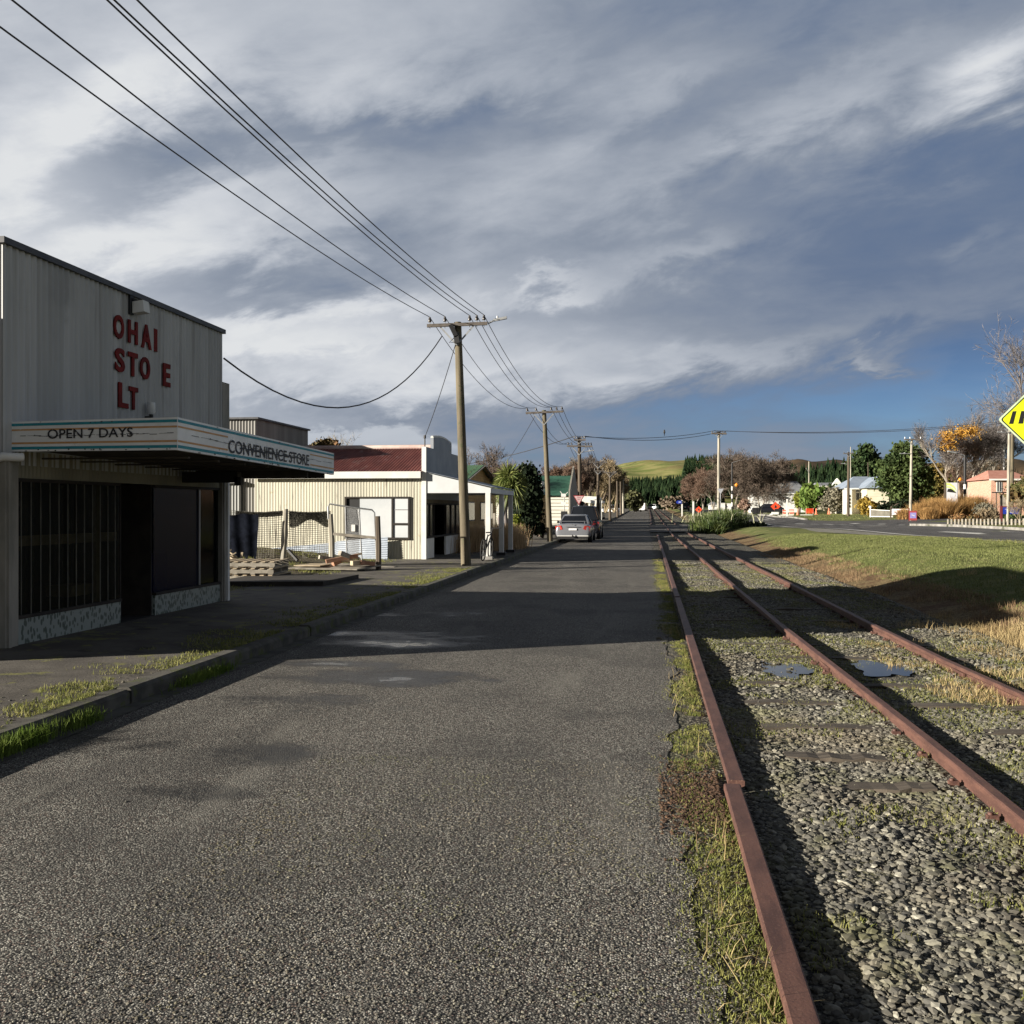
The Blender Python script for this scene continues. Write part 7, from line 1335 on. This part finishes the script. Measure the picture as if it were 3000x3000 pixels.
# ================================================================== BICYCLE
bc = thing('bicycle', 'dark bicycle leaning against the first white verandah post', 'bicycle', P(1418, 1638, 30.6)); o = P(1411, 1632, 30.6); o.z = .15; q = P(1434, 1632, 31.6); q.z = .15; dv = (q-o).normalized(); ln = Vector((.16, 0, 0)); L = .95
def bp(u, v): return o+dv*u*L+Ez*v+ln*v
for k, u in enumerate((0, 1)):
    b = MB(); pts = [bp(u, .33)+dv*.32*math.cos(a)+(Ez+ln*.3)*.32*math.sin(a) for a in np.linspace(0, 2*math.pi, 25)]; b.tube(pts, .022, 5, cap=False); wh = b.build('wheel', M_rubber, bc); b = MB()
    for j in range(0, 24, 3): b.tube([pts[j], bp(u, .33)], .004, 3, cap=False)
    b.build('spokes', M_galvpost, wh)
b = MB()
for (a1, a2) in (((0, .33), (.36, .33)), ((.36, .33), (.28, .78)), ((0, .33), (.28, .72)), ((.36, .33), (.78, .76)), ((.28, .72), (.78, .80)), ((1, .33), (.78, .82))): b.tube([bp(*a1), bp(*a2)], .018, 5)
b.build('frame', M_black, bc); b = MB(); b.bar(bp(.18, .84), bp(.36, .84), .10, .04); b.build('saddle', M_black, bc); b = MB(); b.tube([bp(.78, .82), bp(.80, .95)], .014, 5); b.tube([bp(.80, .95)+Vector((-.28, .05, .02)), bp(.80, .96), bp(.80, .95)+Vector((.28, -.05, .02))], .014, 5); b.build('handlebar', M_black, bc)
# ================================================================== VEHICLES
def car(name, lab, loc, rot, L, W, Hh, belt, deck, c0, c1, r0, r1, paint, cat='car', hood=.0, group=None, clear=.2, detail=True, wr=.32, tail=True, hoodz=None, nose=.62):
    """local frame: rear bumper at y=0, nose at y=L. c0..c1 cabin at belt height, r0..r1 roof"""
    root = thing(name, lab, cat, loc, rot, group); hw = W/2; hoodz = hoodz or belt-.10
    S = [(0.0, .34, deck-.20, .86), (.06, .27, deck-.06, .93), (.18, clear, deck-.01, .97), (max(.3, c0*.85), clear, deck+.0, 1.0), (c0+.15, clear, belt, 1.0), ((c0+c1)/2, clear, belt-.01, 1.0), (c1-.1, clear, belt-.02, 1.0), (c1+.35, clear, hoodz+.02, .99), (L-.35, clear, hoodz-.10, .96), (L-.10, .24, hoodz-.20, .90), (L, .32, nose, .80)]
    vs = []; n = 11
    for (y, zb, zt, kx) in S:
        w_ = hw*kx; zm = zb+(zt-zb)*.5
        half = [(w_*.80, zb), (w_*.97, zb+.10), (w_, zm), (w_*.96, zt-.13), (w_*.83, zt-.02)]
        ring = [(-x, y, z) for x, z in half]+[(0, y, zt+.012)]+[(x, y, z) for x, z in reversed(half)]; vs += ring
    fs = []
    for i in range(len(S)-1):
        for k in range(n): k2 = (k+1) % n; fs.append((i*n+k, (i+1)*n+k, (i+1)*n+k2, i*n+k2))
    fs += [tuple(range(n)), tuple(range((len(S)-1)*n, len(S)*n))[::-1]]
    b = MB(); b.add(vs, fs, 0, True); body = b.build('body', paint, root, local=True); md = body.modifiers.new('s', 'SUBSURF'); md.levels = 2; md.render_levels = 2
    # cabin: glass
    wb_, wt_ = hw*.86, hw*.62; zb = belt-.03; zt = Hh-.05
    def cab(infl, z1, z2, mname, mat_, cap):
        f1 = (z1-zb)/(Hh-zb); f2 = (z2-zb)/(Hh-zb); lp = lambda a, b_, f: a+(b_-a)*f; vs = []
        for f, z in ((f1, z1), (f2, z2)):
            ya, yb2, w_ = lp(c0, r0, f)-infl, lp(c1, r1, f)+infl, lp(wb_, wt_, f)+infl; ym_ = (ya+yb2)/2
            vs += [(-w_*.86, ya, z), (0, ya-.05, z), (w_*.86, ya, z), (w_, ya+.14, z), (w_*1.02, ym_, z), (w_, yb2-.25, z), (w_*.82, yb2, z), (0, yb2+.10, z), (-w_*.82, yb2, z), (-w_, yb2-.25, z), (-w_*1.02, ym_, z), (-w_, ya+.14, z)]
        m_ = 12; fs = [(k, (k+1) % m_, m_+(k+1) % m_, m_+k) for k in range(m_)]
        if cap:
            vs += [(v[0]*.86, (v[1]-(r0+r1)/2)*.86+(r0+r1)/2, z2+.04) for v in vs[m_:2*m_]]; fs += [(m_+k, m_+(k+1) % m_, 2*m_+(k+1) % m_, 2*m_+k) for k in range(m_)]; fs.append(tuple(range(2*m_, 3*m_)))
        b = MB(); b.add(vs, fs, 0, cap); return b.build(mname, mat_, root, local=True)
    cab(0, zb, zt, 'windows', M_cglass, False); cab(.008, zt-.02, Hh-.03, 'roof', paint, True)
    b = MB()
    for s_ in (-1, 1):
        b.bar((s_*wb_*.92, c0+.04, zb), (s_*wt_*.93, r0+.05, zt), .07, .10); b.bar((s_*wb_*1.0, c1-.2, zb), (s_*wt_*.97, r1-.12, zt), .05, .07); b.bar((s_*(wb_+.012), (c0+c1)/2, zb), (s_*(wt_+.02), (r0+r1)/2, zt), .03, .10)
    b.build('pillars', paint, root, local=True)
    for i, (s_, y) in enumerate(((-1, .95*L/4.8), (1, .95*L/4.8), (-1, L-.9*L/4.8), (1, L-.9*L/4.8))):
        b = MB(); x = s_*(hw-.11); b.tube([(x-.11, y, wr), (x+.11, y, wr)], wr, 20); wh = b.build('wheel', M_rubber, root, local=True); b = MB(); b.tube([(x+s_*.10, y, wr), (x+s_*.125, y, wr)], wr*.62, 14); b.build('rim', M_rim, wh, local=True)
        
    if detail:
        for s_ in (-1, 1):
            b = MB(); b.prism([(s_*hw*.56, -.012, deck-.30), (s_*hw*.90, .045, deck-.40), (s_*hw*.965, .10, deck-.16), (s_*hw*.64, .012, deck-.12)][::s_], (0, .10, 0)); b.build('tail_light', M_redl, root, local=True)
            b = MB(); b.tube([(s_*(hw-.02), c1-.35, belt+.02), (s_*(hw+.14), c1-.35, belt+.06)], [.05, .08], 6); b.build('mirror', paint, root, local=True)
        b = MB(); b.box((-.20, -.035, deck-.36), (.20, -.02, deck-.26)); pl_ = b.build('number_plate', M_plate, root, local=True)
        b = MB(); b.box((-hw*.82, -.03, .20), (hw*.82, .05, .33)); b.build('bumper_underside', M_black, root, local=True)
    return root
sx = P(1679, 1590, 51.2); sxx, sxy = sx.x-.02, sx.y
cr1 = car('parked_sedan', 'silver sedan parked at the kerb, seen from behind', (sxx, sxy, 0), R(0), 4.85, 1.84, 1.41, .96, .99, .70, 3.60, 1.75, 2.75, M_car_silver, group=None)
b = MB(); b.box((-.62, .05, 1.07), (.62, .16, 1.095)); b.box((-.60, .08, .96), (-.57, .12, 1.07)); b.box((.57, .08, .96), (.60, .12, 1.07)); b.build('boot_spoiler', M_car_silver, cr1, local=True)
b = MB(); b.box((-.33, -.04, .79), (.33, -.015, .815)); b.build('chrome_strip', M_rim, cr1, local=True); b = MB(); b.box((-.78, -.045, .335), (.78, -.01, .37)); b.build('lower_chrome', M_white, cr1, local=True); b = MB(); b.box((-.03, -.16, .30), (.03, .05, .36)); b.tube([(0, -.14, .36), (0, -.14, .42)], .028, 8); b.build('tow_bar', M_black, cr1, local=True)
b = MB(); b.tube([(0, -.018, .93), (0, -.03, .93)], .035, 12); b.build('badge', M_rim, cr1, local=True)
for k, xx in enumerate((-.15, -.10, -.05, .02, .07, .12)): pass
cr2 = car('parked_suv', 'dark four wheel drive parked in front of the silver sedan', (sxx+.15, sxy+5.9, 0), R(0), 4.9, 1.88, 1.86, 1.12, 1.14, .10, 3.6, .35, 2.9, M_car_dark, wr=.37)
g = P(1840, 1497, 215); car('white_utility', 'white utility vehicle parked at the far left end of the side road', (g.x-1.5, g.y, gz(g.x, g.y)), R(55), 4.8, 1.85, 1.7, 1.05, 1.0, 1.6, 3.6, 1.9, 3.0, M_car_white, detail=False, wr=.36)
g = P(1878, 1493, 245); zg = gz(g.x, g.y); vn = car('white_van', 'white van parked right of the white utility vehicle', (g.x, g.y, zg), R(-8), 4.8, 2.0, 1.9, 1.1, 1.1, .08, 4.0, .10, 3.5, M_car_white, cat='van', detail=True); b = MB(); b.box((-.93, -.02, .5), (.93, 2.6, 2.0)); b.build('cargo_box', M_car_white, vn, local=True)
g = P(1927, 1487, 300); car('white_hatchback', 'small white car far beyond the railway end', (g.x, g.y, gz(g.x, g.y)), R(60), 4.0, 1.75, 1.5, .95, 1.0, .2, 3.0, .5, 2.3, M_car_white, detail=False)
g = P(2007, 1494, 205); car('dark_car', 'black car driving away on the main road beyond the blue arrow sign', (g.x, g.y, gz(g.x, g.y)+.03), R(0), 4.6, 1.85, 1.65, 1.05, 1.08, .2, 3.4, .5, 2.7, M_car_dark)
g = P(2250, 1503, 146); car('dark_estate', 'black car parked in the shade beneath the big bare tree', (g.x+2.2, g.y, gz(g.x, g.y)), R(90), 4.6, 1.85, 1.5, 1.0, 1.0, .3, 3.4, .8, 2.7, M_car_dark, detail=False)
